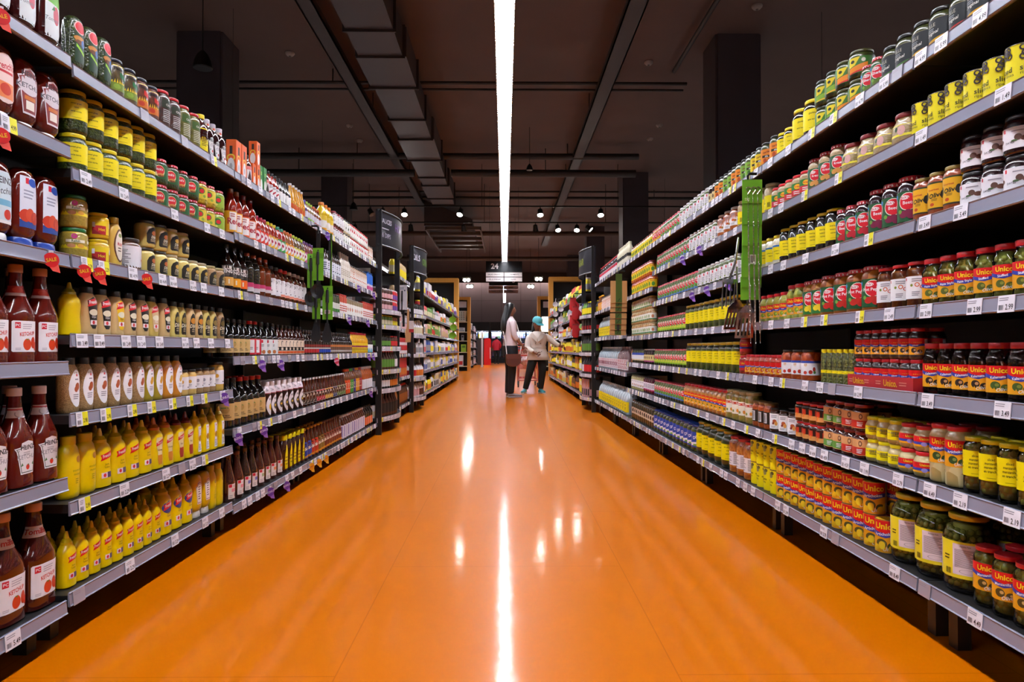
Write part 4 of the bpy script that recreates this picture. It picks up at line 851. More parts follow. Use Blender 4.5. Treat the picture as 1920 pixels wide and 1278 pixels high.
T('mlt_g', 'little sauce bottle with lime cap', 'sauce_bottle', 'bottle', .05, .15, 'bottle', M('#8a6a3a', .2, .8), '#a5c83a', [('label', lab(.06, .5, 2.2, [('r', '#cfc9d6', -1, .4, 1, 1), ('r', '#3a3a34', -1, 0, 1, .4), ('r', '#8fb83a', -1, .3, 1, .45)]))])
T('mlt_o', 'little sauce bottle with orange cap', 'sauce_bottle', 'bottle', .05, .15, 'bottle', M('#7a3a1c', .2, .8), '#d2622c', [('label', lab(.06, .5, 2.2, [('r', '#cfc9d6', -1, .4, 1, 1), ('r', '#a5401c', -1, 0, 1, .4)]))])
T('mlt_p', 'little sauce bottle with purple cap', 'sauce_bottle', 'bottle', .05, .15, 'bottle', M('#5a3a6a', .2, .8), '#4a3a8a', [('label', lab(.06, .5, 2.2, [('r', '#d9d4e2', -1, .4, 1, 1), ('r', '#6a4a9a', -1, 0, 1, .4)]))])
T('bigyw', 'tall bottle shading from yellow into white', 'sauce_bottle', 'bottle', .085, .24, 'flask', M('#e0b81c', .25, .6), '#d9781c', [('label', lab(.14, .58, 2.6, [('r', '#e6ded6', -1, 0, 1, 1), ('p', '#e8c83a', [(-1, .7), (1, .6), (1, 1), (-1, 1)]), ('r', '#e09a2a', -1, 0, 1, .14)]))])
T('wstk', 'stacked white-label sauce jar', 'sauce_jar', 'jar', .064, .115, 'jar', M('#5a2a20', .25, .6), '#8a2a34', [('label', lab(.14, .76, 2.4, [('r', '#e9e6ea', -1, 0, 1, 1), ('ln', '#6a6a78', -.8, .3, -.2, .8, 4), ('ln', '#6a6a78', .1, .3, .7, .8, 4)]))], bn='jar_body')
T('wstg', 'stacked white-label sauce jar with grey lid', 'sauce_jar', 'jar', .064, .115, 'jar', CREAM, '#4a4a46', [('label', lab(.14, .76, 2.4, [('r', '#efeee8', -1, 0, 1, 1), ('e', '#4a6a4a', -.4, .5, .12, .15), ('e', '#4a6a4a', .4, .5, .12, .15)]))], bn='jar_body')
T('rdwh', 'stacked red-lid jar with white and red label', 'sauce_jar', 'jar', .064, .115, 'jar', M('#d8d2c8', .3, .5), '#d22a2a', [('label', lab(.1, .8, 2.4, [('r', '#efeee8', -1, 0, 1, 1), ('r', '#d22a3a', -.7, .5, -.2, .75), ('r', '#d22a3a', .2, .5, .7, .75)]))], bn='jar_body')
T('red_y', 'large hot sauce bottle with yellow Red label', 'hot_sauce_bottle', 'bottle', .074, .235, 'flask', REDS, '#7a4a1c', [('label', lab(.08, .52, 2.2, [('r', '#f0a81c', -1, 0, 1, 1), ('r', '#efe6e4', -.55, .1, -.02, .95), ('r', '#efe6e4', .4, .1, .9, .95), ('t', '#a8182c', 'Red', -.3, .5, .3, .03), ('t', '#a8182c', 'Red', .62, .5, .3, .03), ('ln', '#a5404a', -.5, .7, -.1, .9, 2)]))])
T('red_w', 'large hot sauce bottle with white Red label', 'hot_sauce_bottle', 'bottle', .074, .235, 'flask', REDS, '#6a1418', [('label', lab(.08, .52, 2.2, [('r', '#e05a22', -1, 0, 1, 1), ('r', '#efe6e4', -.8, .1, -.0, .95), ('r', '#efe6e4', .3, .1, .95, .95), ('t', '#a8182c', 'Red', -.4, .5, .3, .03), ('t', '#a8182c', 'Red', .62, .5, .3, .03), ('ln', '#a5404a', -.7, .7, -.1, .9, 2)]))])


def hot(key, capc, low, desc, body=REDS):
    T(key, desc, 'hot_sauce_bottle', 'bottle', .056, .165, 'flask', body, capc, [('label', lab(.06, .54, 2.2, [('r', low, -1, 0, 1, 1)] + [q for u in (-.5, .45) for q in (('e', '#efe6ea', u, .6, .36, .34), ('e', '#b52a4a', u, .62, .22, .14), ('ln', '#8a5a6a', u - .2, .36, u + .2, .48, 2))]))])


hot('hs_r', '#a8183c', '#d8321e', 'small hot sauce bottle with crimson cap')
hot('hs_y', '#c2b01c', '#e8b02a', 'small hot sauce bottle with yellow cap')
hot('hs_g', '#1f7a5a', '#3fa04a', 'small hot sauce bottle with green cap')
hot('hs_o', '#c8642a', '#f09a1c', 'small hot sauce bottle with orange cap', M('#8a4a14', .2, .8))
hot('hs_l', '#a5b82a', '#d9d24a', 'small hot sauce bottle with lime cap', M('#5a3a14', .2, .8))
hot('hs_p', '#5a2a6a', '#c04a8a', 'small hot sauce bottle with purple cap', M('#6a2a1a', .2, .8))


def blueteng(key, c, desc):
    T(key, desc, 'sauce_bottle', 'bottle', .074, .23, 'bottle', M('#1f0f0c', .14, .9), '#17130f', [('label', lab(.12, .56, 1.9, [('r', '#1a1514', -1, .42, 1, 1), ('r', c, -1, 0, 1, .42)] + [q for u in (-.5, .42) for q in (('t', '#d9d2cc', 'BLUE', u, .86, .16, .05, 0, 0, 1.0), ('t', '#d9d2cc', 'TENG', u, .68, .16, .05, 0, 0, 1.0), ('ln', '#8a8480', u - .3, .46, u + .3, .58, 2), ('r', '#e9dcc4', u + .08, .1, u + .18, .32), ('ln', '#a5661c', u - .3, .1, u, .34, 3))]))])


blueteng('bt_t', '#dba24f', 'black sauce bottle with block lettering, tan label')
blueteng('bt_o', '#f0a018', 'black sauce bottle with block lettering, amber label')
blueteng('bt_r', '#f0661c', 'black sauce bottle with block lettering, orange label')
T('flip', 'dark flip-top bottle with small pink label', 'sauce_bottle', 'bottle', .07, .225, 'flask', M('#28241d', .1, 1.0), '#b56a58', [('label', lab(.1, .36, 1.3, [('r', '#cfc4c8', -1, 0, 1, .55), ('r', '#c03a6a', -1, .4, 1, .8)])), ('swing_wire', lab(.7, .92, 1.6, [('r', '#8a8a88', -1, 0, -.96, 1), ('r', '#8a8a88', .96, 0, 1, 1), ('r', '#8a8a88', -1, .45, 1, .5)]))], capk=.9)
T('flipr', 'amber flip-top bottle with small pink label', 'sauce_bottle', 'bottle', .07, .225, 'flask', M('#6a2c10', .1, 1.0), '#b5604c', [('label', lab(.16, .38, 1.5, [('r', '#cfc4c8', -1, 0, 1, .5), ('r', '#c03a6a', -1, .35, 1, .75)])), ('swing_wire', lab(.7, .92, 1.6, [('r', '#8a8a88', -1, 0, -.96, 1), ('r', '#8a8a88', .96, 0, 1, 1), ('r', '#8a8a88', -1, .45, 1, .5)]))], capk=.9)


def whitewing(key, capc, desc, low='#ece6ea'):
    T(key, desc, 'sauce_bottle', 'bottle', .07, .2, 'flask', BROWN, capc, [('label', lab(.16, .64, 2.3, [('r', '#efebee', -1, 0, 1, 1), ('r', low, -1, 0, 1, .16)] + [q for u in (-.5, .45) for q in (('o', '#3a3038', u, .8, .12, .08, .3), ('r', '#4a3a44', u + .1, .24, u + .16, .32), ('ln', '#c9c2c8', u - .2, .4, u + .2, .6, 2))]))], capk=1.25)


whitewing('ww_d', '#20282e', 'brown sauce bottle with white label, black cap')
whitewing('ww_r', '#c81f1c', 'brown sauce bottle with white label, red cap', '#e8907a')
whitewing('ww_w', '#cdbfc0', 'brown sauce bottle with white label, pale cap', '#e8907a')
SOYL = lambda: [('r', '#cfae72', -1, 0, 1, 1)] + [q for u in (-.5, .45) for q in (('e', '#b9985a', u, .62, .24, .2), ('ln', '#5f8a4a', u - .25, .66, u + .25, .82, 1), ('t', '#2a2014', 'soy sauce', u, .3, .09, .03), ('t', '#2a2014', 'BUNGATORIN', u, .18, .08, .03))]
T('soy_b', 'large soy sauce bottle with tan label, black cap', 'soy_sauce_bottle', 'bottle', .088, .24, 'bottle', M('#0f0c0b', .1, 1.0), '#151312', [('label', lab(.16, .5, 2.1, SOYL()))])
T('soy_r', 'large soy sauce bottle with tan label, red cap', 'soy_sauce_bottle', 'bottle', .088, .24, 'bottle', M('#0f0c0b', .1, 1.0), '#a81a1a', [('label', lab(.16, .5, 2.1, SOYL()))])
T('soy_s', 'soy sauce bottle with tan label', 'soy_sauce_bottle', 'bottle', .076, .19, 'bottle', M('#0f0c0b', .1, 1.0), '#1d1a19', [('label', lab(.12, .48, 2.1, SOYL()))])
T('soy_pr', 'soy sauce bottle with red-and-white label, red cap', 'soy_sauce_bottle', 'bottle', .074, .19, 'bottle', M('#100c0c', .1, 1.0), '#c01a20', [('label', lab(.06, .5, 2.1, [('r', '#c8283a', -1, 0, 1, 1)] + [q for u in (-.5, .45) for q in (('r', '#efeaee', u - .32, .12, u + .32, .94), ('r', '#c8283a', u - .24, .68, u - .02, .86), ('ln', '#7a707a', u - .05, .3, u + .25, .5, 2))]))])
T('soy_pw', 'stir-fry sauce bottle with white fruit-print label', 'soy_sauce_bottle', 'bottle', .074, .19, 'bottle', M('#100c0c', .1, 1.0), '#1d1a19', [('label', lab(.06, .5, 2.1, [('r', '#e6e8e8', -1, 0, 1, 1)] + [q for u in (-.5, .45) for q in (('r', '#cf1830', u - .1, .76, u + .1, .95), ('ln', '#6a7074', u - .3, .5, u + .3, .68, 2), ('e', '#a8b04a', u - .12, .18, .13, .14), ('e', '#c2703a', u + .16, .16, .13, .13))]))])
T('tery', 'teriyaki bottle with cream label, orange band', 'soy_sauce_bottle', 'bottle', .066, .185, 'bottle', M('#35130d', .12, .9), '#1d1a19', [('label', lab(.06, .52, 2.1, [('r', '#ecd9c4', -1, 0, 1, 1), ('r', '#e0561e', -1, .04, 1, .2), ('r', '#1d1614', -1, .24, 1, .5)] + [q for u in (-.5, .0, .5) for q in (('e', '#2c2a1e', u, .74, .1, .2), ('e', '#ecd9c4', u + .05, .7, .08, .16), ('r', '#ecd9c4', u - .12, .28, u + .12, .46))]))])
T('sm_red', 'small soy bottle with red label band', 'soy_sauce_bottle', 'bottle', .058, .17, 'bottle', M('#1a0e0c', .12, .9), '#2a2220', [('label', lab(.08, .46, 2.2, [('r', '#1d1614', -1, 0, 1, 1), ('r', '#c8232a', -1, .04, 1, .4), ('r', '#d9cfca', -1, .44, 1, .58), ('r', '#8a2a24', -1, .66, 1, .9)]))])
T('sm_blu', 'small soy bottle with blue label band', 'soy_sauce_bottle', 'bottle', .058, .17, 'bottle', M('#1a0e0c', .12, .9), '#2a2220', [('label', lab(.08, .46, 2.2, [('r', '#1d1614', -1, 0, 1, 1), ('r', '#1f45b0', -1, .04, 1, .4), ('r', '#d9cfca', -1, .44, 1, .58), ('r', '#8a2a24', -1, .66, 1, .9)]))])
T('sm_mix', 'small sauce bottle with silver-brown label', 'soy_sauce_bottle', 'bottle', .058, .17, 'bottle', M('#1a0e0c', .12, .9), '#2a2220', [('label', lab(.08, .46, 2.2, [('r', '#6a4a3a', -1, 0, 1, 1), ('r', '#b9b2ae', -1, .1, 1, .3), ('r', '#c8783a', -1, .7, 1, .9)]))])
T('yelr', 'yellow marinade bottle with red cap', 'sauce_bottle', 'bottle', .075, .19, 'flask', M('#d9a01c', .2, .7), '#d2262a', [('label', lab(.1, .5, 2.2, [('r', '#e6c81c', -1, 0, 1, 1), ('r', '#8a2a5a', -1, .5, 1, .7), ('ln', '#5a3a1a', -.8, .1, .8, .4, 2)]))])
T('teal', 'dark sauce bottle with white-and-teal label', 'sauce_bottle', 'bottle', .075, .17, 'flask', M('#2a2018', .2, .7), '#1d1a19', [('label', lab(.06, .5, 2.2, [('r', '#e6e8ec', -1, 0, 1, 1), ('p', '#2a9ab5', [(-.6, 0), (-.1, 0), (-.3, .6)]), ('p', '#2a9ab5', [(.3, 0), (.8, 0), (.5, .6)])]))])
T('baby', 'barbecue bottle with white oval label, pink neck band', 'barbecue_bottle', 'bottle', (.076, .062), .2, 'oval', M('#240a0a', .14, .9), '#e2d8dc', [('label', badge([('e', '#efe9ee', 0, .5, .3, .5), ('e', '#1d1712', .05, .44, .2, .2), ('r', '#d9b83a', -.45, .4, .5, .5), ('t', '#4a4048', 'BABY', 0, .8, .1, .02)], .06, .62, .86)), ('neck_band', lab(.66, .87, 2.6, [('r', '#e4d6dc', -1, 0, 1, 1), ('r', '#8a1c2a', -1, 0, 1, .1), ('t', '#4a4048', '2x', -.3, .5, .3, .02), ('t', '#4a4048', '2x', .3, .5, .3, .02)], vs=5))], capk=1.2)
T('babyy', 'barbecue bottle with white oval label, yellow sun', 'barbecue_bottle', 'bottle', (.076, .062), .2, 'oval', M('#240a0a', .14, .9), '#e2d8dc', [('label', badge([('e', '#efe9ee', 0, .5, .3, .5), ('st', '#f0c81c', .05, .42, .18, 10), ('t', '#4a4048', 'BABY', 0, .8, .1, .02)], .06, .62, .86)), ('neck_band', lab(.66, .87, 2.6, [('r', '#e4d6dc', -1, 0, 1, 1), ('r', '#8a1c2a', -1, 0, 1, .1), ('t', '#4a4048', '2x', -.3, .5, .3, .02), ('t', '#4a4048', '2x', .3, .5, .3, .02)], vs=5))], capk=1.2)


def bbq(key, c, desc, capc='#e9e4e6'):
    T(key, desc, 'barbecue_bottle', 'bottle', .056, .185, 'slope', BROWN, capc, [('label', lab(.08, .5, 2.1, [('r', '#d9cfc8', -1, 0, 1, 1), ('r', c, -.98, .03, .98, .97)] + [q for u in (-.5, .45) for q in (('o', '#e9dccc', u, .5, .2, .4, .12), ('e', '#e9dccc', u, .7, .1, .1))]))])


bbq('bq_k', '#3a2f2a', 'barbecue bottle with charcoal label, white cap')
bbq('bq_r', '#c8203a', 'barbecue bottle with crimson label, white cap')
bbq('bq_y', '#d9a52a', 'barbecue bottle with golden label, white cap')
bbq('bq_b', '#2a3f7a', 'barbecue bottle with blue label, white cap')
bbq('bq_g', '#5a7a34', 'barbecue bottle with green label, white cap')


def tallc(key, c, desc):
    T(key, desc, 'sauce_bottle', 'bottle', .066, .215, 'flask', M('#6a3a1c', .2, .7), c, [('label', lab(.04, .56, 2.4, [('r', c, -1, 0, 1, 1), ('ln', '#e9dccc', -.6, .3, -.1, .8, 4), ('ln', '#e9dccc', .2, .3, .7, .8, 4)]))], capk=1.5)


tallc('tc_o', '#e2521e', 'sauce bottle in orange with orange cap')
tallc('tc_g', '#3f9a34', 'sauce bottle in green with green cap')
tallc('tc_p', '#4a2f86', 'sauce bottle in purple with purple cap')
tallc('tc_y', '#e29a1e', 'sauce bottle in amber with amber cap')
tallc('tc_r', '#a51f34', 'sauce bottle in dark red with red cap')
T('wtall', 'sauce bottle with speckled white cap and label', 'sauce_bottle', 'bottle', .075, .215, 'flask', M('#a5501c', .2, .7), '#d9d6de', [('label', lab(.04, .45, 2.4, [('r', '#e6e2e8', -1, 0, 1, 1), ('r', '#c84a3a', -.6, .2, -.4, .8), ('r', '#4a6a8a', 0, .2, .2, .8), ('r', '#c84a3a', .5, .2, .7, .8)]))], capk=1.5)
BB = lambda c: badge([('p', '#eee2dc', [(-.9, .03), (.9, .03), (.9, .97), (-.9, .97)]), ('r', '#cf1830', -.85, .76, -.45, .95), ('r', c, -.5, .46, .8, .68), ('e', '#7a3a20', .35, .24, .16, .17), ('ln', '#b5a8a4', -.8, .08, -.2, .3, 2), ('ln', '#b5a8a4', -.3, .74, .7, .9, 2)], .08, .4, .9, 1, 3)
T('bb_p', 'tall barbecue sauce bottle with pink-banded label', 'barbecue_bottle', 'bottle', (.078, .068), .235, 'slope', M('#431a0d', .14, .9), '#5a2a1c', [('label', BB('#e5909a'))])
T('bb_b', 'tall barbecue sauce bottle with blue-banded label', 'barbecue_bottle', 'bottle', (.078, .068), .235, 'slope', M('#2e1a0f', .14, .9), '#3a2a1c', [('label', BB('#6f74c4'))])
T('bb_g', 'tall barbecue sauce bottle with green-banded label', 'barbecue_bottle', 'bottle', (.078, .068), .235, 'slope', M('#431a0d', .14, .9), '#5a2a1c', [('label', BB('#9ab07a'))])
T('bb_o', 'tall barbecue sauce bottle with orange-banded label', 'barbecue_bottle', 'bottle', (.078, .068), .235, 'slope', M('#4a1d10', .14, .9), '#5a2a1c', [('label', BB('#f0925a'))])
T('nnbb', 'barbecue bottle with yellow cap and leaf-shaped label', 'barbecue_bottle', 'bottle', (.074, .06), .225, 'oval', M('#32150c', .14, .9), '#ece014', [('label', badge([('p', YEL, [(-.7, .02), (.7, .02), (.75, .3), (.6, .65), (.15, 1), (-.15, 1), (-.6, .65), (-.75, .3)]), ('t', BLK, 'sauce', 0, .5, .08, .02), ('t', BLK, 'barbecue', 0, .36, .08, .02, 0, 0, .8), ('t', BLK, 'sauce', 0, .22, .08, .02)], .1, .74, .8))], capk=1.6)


def dia(key, c, pc, desc, capc='#d2a01c'):
    T(key, desc, 'barbecue_bottle', 'bottle', (.072, .06), .215, 'slope', BROWN, capc, [('label', badge([('r', c, -.9, 0, .9, 1), ('p', '#e9dccc', [(-.9, .45), (.9, .75), (.9, .95), (-.9, .65)]), ('t', pc, 'BBQ', 0, .7, .16, .04, .2), ('p', '#e0962a', [(-.9, .0), (.9, .2), (.9, .3), (-.9, .12)])], .08, .58, .9, 1, 4))], capk=1.2)


dia('di_b', '#2a45a8', '#1a2a8a', 'barbecue bottle with blue slanted label')
dia('di_r', '#c8341e', '#c8341e', 'barbecue bottle with red slanted label')
dia('di_g', '#8a6a2a', '#6a4a1a', 'barbecue bottle with golden slanted label')
dia('di_d', '#7a3420', '#7a2018', 'barbecue bottle with rust slanted label', '#5a3a34')
T('pl_w', 'sauce bottle with lilac-and-white label', 'barbecue_bottle', 'bottle', .07, .2, 'flask', BROWN, '#cfc9d2', [('label', lab(.06, .6, 2.2, [('r', '#d9d2e0', -1, 0, 1, 1), ('r', '#6a5aa8', -.6, .1, -.3, .9), ('r', '#c84a6a', .1, .1, .35, .9)]))])
T('pl_or', 'dark sauce bottle with orange-and-white label', 'barbecue_bottle', 'bottle', .085, .2, 'flask', M('#1f1410', .14, .9), '#2a241c', [('label', lab(.1, .46, 2.2, [('r', '#e4d6d0', -1, 0, 1, 1), ('r', '#e0601c', -1, 0, -.1, 1), ('r', '#e0601c', .5, 0, .8, 1)]))])
T('cup', 'vinegar bottle with dark cap, white label', 'sauce_bottle', 'bottle', .06, .19, 'flask', M('#3a2a22', .2, .8), '#24211f', [('label', lab(.06, .6, 2.3, [('r', '#dfe0ea', -1, 0, 1, 1), ('ln', '#3f4458', -.8, .25, -.1, .85, 4), ('ln', '#3f4458', .1, .25, .8, .85, 4)]))])
T('crmt', 'tall cream-coloured dressing bottle', 'dressing_bottle', 'bottle', .062, .235, 'flask', M('#ddd4c6', .3, .4), '#e6e0d6', [('label', lab(.06, .55, 2.3, [('r', '#e9e3da', -1, 0, 1, 1), ('ln', '#b0a48f', -.6, .3, .6, .8, 4)]))])
T('orw', 'seasoning jar with orange-lettered white label', 'sauce_jar', 'jar', .062, .17, 'tall', M('#c9a58a', .3, .5), '#3a3430', [('label', lab(.06, .82, 2.4, [('r', '#efe8e2', -1, 0, 1, 1), ('ln', '#d2662a', -.8, .1, -.1, .9, 6), ('ln', '#d2662a', .1, .1, .8, .9, 6)]))], bn='jar_body')
T('blut', 'bright blue seasoning tub', 'sauce_jar', 'jar', .075, .2, 'tall', M('#2f6fd2', .3, .5), '#3a7ae0', [('label', lab(.06, .4, 2.4, [('r', '#d9cfe0', -1, 0, 1, 1), ('r', '#c84a8a', -.5, .2, .5, .7)]))], bn='jar_body')
T('grsp', 'spice jar with green-and-white label', 'spice_jar', 'jar', .06, .15, 'tall', M('#3a3f24', .3, .5), '#1d1a19', [('label', lab(.06, .56, 2.4, [('r', '#dfe2da', -1, .4, 1, 1), ('r', '#3f7a3a', -1, 0, 1, .4)]))], bn='jar_body')
T('rdsp', 'spice jar with red-and-white label', 'spice_jar', 'jar', .06, .17, 'tall', M('#c04a34', .3, .5), '#c8302a', [('label', lab(.06, .6, 2.4, [('r', '#efe8e6', -1, 0, 1, 1), ('ln', '#c04a34', -.8, .2, .8, .8, 3)]))], bn='jar_body')
T('whsp', 'spice jar with white herb label', 'spice_jar', 'jar', .062, .15, 'tall', M('#8a7a5a', .3, .5), '#8a8478', [('label', lab(.1, .7, 2.4, [('r', '#efece6', -1, 0, 1, 1), ('e', '#c8643a', -.4, .5, .16, .2), ('e', '#5a8a4a', .3, .5, .16, .2)]))], bn='jar_body')
# ------------------------------------------------------------------ shelving
LIP = {-1: 1.288, 1: 1.2375}     # distance of the shelf fronts from the camera's axis, left and right
BAY = 1.22                       # one bay is four feet long
J0 = 2.035                       # depth of the first joint between bays
DEPTH = 0.46
DECK = .014                      # deck above the middle of the price rail
STEEL, RAIL, RAILK = M('#121113', .5), M('#868a9e', .26, .3), M('#0d0c0e', .5)
LEGM = M('#2a2320', .5)
ORD = ['zeroth', 'first', 'second', 'third', 'fourth', 'fifth', 'sixth', 'seventh', 'eighth', 'ninth', 'tenth', 'eleventh', 'twelfth', 'thirteenth', 'fourteenth', 'fifteenth', 'sixteenth', 'seventeenth', 'eighteenth', 'nineteenth', 'twentieth']
NUM = ['zero', 'one', 'two', 'three', 'four', 'five', 'six', 'seven', 'eight', 'nine', 'ten', 'eleven', 'twelve', 'thirteen', 'fourteen', 'fifteen', 'sixteen', 'seventeen', 'eighteen', 'nineteen', 'twenty']


def nth(i):
    return ORD[i] if i < len(ORD) else '%d%s' % (i, {1: 'st', 2: 'nd', 3: 'rd'}.get(i % 10, 'th'))


def num(i):
    return NUM[i] if i < len(NUM) else str(i)


KET = [1.72, 1.452, 1.13, .814, .473, .112]
MUS = [1.702, 1.393, 1.131, .896, .659, .396, .128]
SAU = [1.702, 1.41, 1.133, .814, .471, .107]
RGT = [1.735, 1.50, 1.241, .982, .72, .461, .165]
RG5 = [1.735, 1.374, .975, .72, .461, .165]
VIN = [1.735, 1.35, 1.0, .61, .165]
FARL = [1.75, 1.4, 1.1, .79, .5, .14]
bays = []   # (side, y0, y1, levels, label)
bays.append((-1, J0 - BAY, J0, KET, 'black shelving bay holding the ketchup bottles'))
bays.append((-1, J0, J0 + BAY, MUS, 'black shelving bay holding the yellow mustard bottles'))
for i, w in enumerate(('nearest the mustard', 'behind the green ladle cards', 'next to the curved display')):
    bays.append((-1, J0 + BAY * (i + 1), J0 + BAY * (i + 2), SAU, 'black shelving bay of dark sauce bottles, ' + w))
bays.append((1, J0 - BAY, J0, RGT, 'black shelving bay holding the big stuffed olive jars'))
bays.append((1, J0, J0 + BAY, RGT, 'black shelving bay holding stacked artichoke cans'))
bays.append((1, J0 + BAY, J0 + 2 * BAY, RGT, 'black shelving bay of pickles behind the green skewer cards'))
bays.append((1, J0 + 2 * BAY, J0 + 3 * BAY, RGT, 'black shelving bay holding the blue-lid dill jars'))
bays.append((1, J0 + 3 * BAY, J0 + 4 * BAY, RG5, 'black shelving bay with double-stacked orange relish jars'))
bays.append((1, J0 + 4 * BAY, J0 + 5 * BAY, VIN, 'black shelving bay of vinegar jugs, near half'))
bays.append((1, J0 + 5 * BAY, J0 + 6 * BAY, VIN, 'black shelving bay of vinegar jugs beside the curved display'))
CUR = [(-1, J0 + 4 * BAY, [1.26, 1.10, .875, .637, .44, .15]), (-1, J0 + 6 * BAY, [1.33, 1.05, .78, .45, .17]), (1, J0 + 6 * BAY, [1.33, 1.12, .80, .50, .17])]
bays.append((-1, J0 + 5 * BAY, J0 + 6 * BAY, FARL, 'black shelving bay between the two curved displays'))
for i in range(7):
    bays.append((-1, J0 + (7 + i) * BAY, J0 + (8 + i) * BAY, FARL, 'black far shelving bay, %s of seven beyond the left curved displays' % nth(i + 1)))
    bays.append((1, J0 + (7 + i) * BAY, J0 + (8 + i) * BAY, FARL, 'black far shelving bay beside the shoppers, %s of seven on the right' % nth(i + 1)))

# price tickets: centre pixel in the photograph, price, 1 = yellow half, 2 = blank
TAGS = {
    (1, 0): [(1853, '4.99', 0), (1778, '5.99', 0), (1732, '4.99', 0), (1693, '', 2), (1668, '5.99', 0), (1621, '4.79', 0), (1571, '2.99', 1), (1529, '2.99', 1), (1484, '3.49', 0)],
    (1, 1): [(1896, '1.49', 0), (1737, '1.49', 0), (1580, '3.99', 1), (1515, '3.99', 1), (1470, '3.49', 0)],
    (1, 2): [(1813, '5.49', 0), (1744, '3.49', 0), (1637, '3.49', 1), (1573, '2.99', 0), (1516, '1.99', 0), (1474, '2.49', 0)],
    (1, 3): [(1899, '2.99', 0), (1838, '2.99', 0), (1745, '2.99', 0), (1675, '3.49', 0), (1619, '2.99', 1), (1551, '3.49', 1), (1513, '3.49', 1), (1480, '2.79', 0)],
    (1, 4): [(1890, '3.49', 0), (1747, '3.49', 0), (1615, '2.99', 0), (1565, '', 2), (1542, '2.79', 0), (1514, '3.49', 0), (1471, '2.99', 1)],
    (1, 5): [(1906, '2.19', 0), (1808, '2.19', 0), (1750, '6.49', 0), (1690, '2.79', 0), (1626, '1.99', 0), (1590, '4.59', 0), (1550, '4.59', 0), (1528, '4.99', 0), (1508, '4.99', 0), (1488, '4.99', 0), (1456, '2.99', 1)],
    (1, 6): [(1834, '4.49', 0), (1727, '', 2), (1682, '8.49', 0), (1570, '', 2), (1548, '2.79', 0), (1461, '1.99', 0), (1418, '3.99', 0)],
    (-1, 'M0'): [(270, '', 2), (345, '', 2), (400, '4.49', 1)],
    (-1, 'M1'): [(161, '2.49', 0), (232, '2.49', 0), (327, '1.99', 0), (388, '1.99', 0), (416, '2.29', 0)],
    (-1, 'M2'): [(164, '2.29', 1), (196, '2.29', 1), (250, '4.99', 0), (305, '4.49', 0), (325, '4.49', 0), (362, '4.99', 0), (382, '4.49', 0), (415, '4.49', 0)],
    (-1, 'M3'): [(156, '3.49', 0), (188, '3.49', 0), (238, '2.49', 0), (266, '2.49', 0), (300, '3.49', 0), (348, '3.99', 0), (369, '3.99', 0), (396, '3.99', 0), (427, '3.99', 0)],
    (-1, 'M4'): [(157, '2.98', 1), (201, '2.98', 1), (250, '2.98', 1), (286, '2.98', 1), (325, '2.98', 1), (357, '1.98', 1), (384, '1.98', 1), (418, '1.98', 1)],
    (-1, 'M5'): [(163, '2.99', 1), (237, '2.29', 0), (314, '2.29', 0), (343, '', 2), (363, '2.29', 0), (386, '1.99', 1)],
    (-1, 'M6'): [(154, '', 2), (248, '2.29', 0), (331, '2.29', 0), (387, '3.29', 0), (418, '1.99', 0)],
}
TAGM = {}


def tag_mesh(price, kind):
    k = (price, kind)
    if k in TAGM:
        return TAGM[k]
    mb = MB()
    w, hh = .056, .042
    mb.box(-w / 2, -.0016, -hh / 2, w / 2, 0, hh / 2, M('#9a9aa8' if kind == 2 else '#e9e7f0', .35))
    ops = [('ln', '#8d8b98', -.85, .66, .6, .9, 2)]
    if kind == 1:
        ops = [('r', '#e9e226', .05, 0, 1, 1), ('t', BLK, price, .52, .36, .32, .02, 0, 0, .62), ('b', '#4a4856', -.85, .12, -.2, .42), ('ln', '#8d8b98', -.85, .56, 0, .9, 3)]
    elif price:
        ops += [('b', '#4a4856', -.85, .14, -.25, .44), ('t', '#1c1b22', price, .42, .29, .34, .015, 0, 0, .8)]
    print_onto(mb, ops, w, hh, lambda x, y, l: (x, -.0016 - l, y - hh / 2), lift=.0003, step=.0001)
    mb.fixn = False
    TAGM[k] = mb.mesh('price_tag', 0)
    return TAGM[k]


def px_to_y(px, x):
    return F * x / max(1.0, abs(px - VX))


def side_x(s, x):
    return s * x


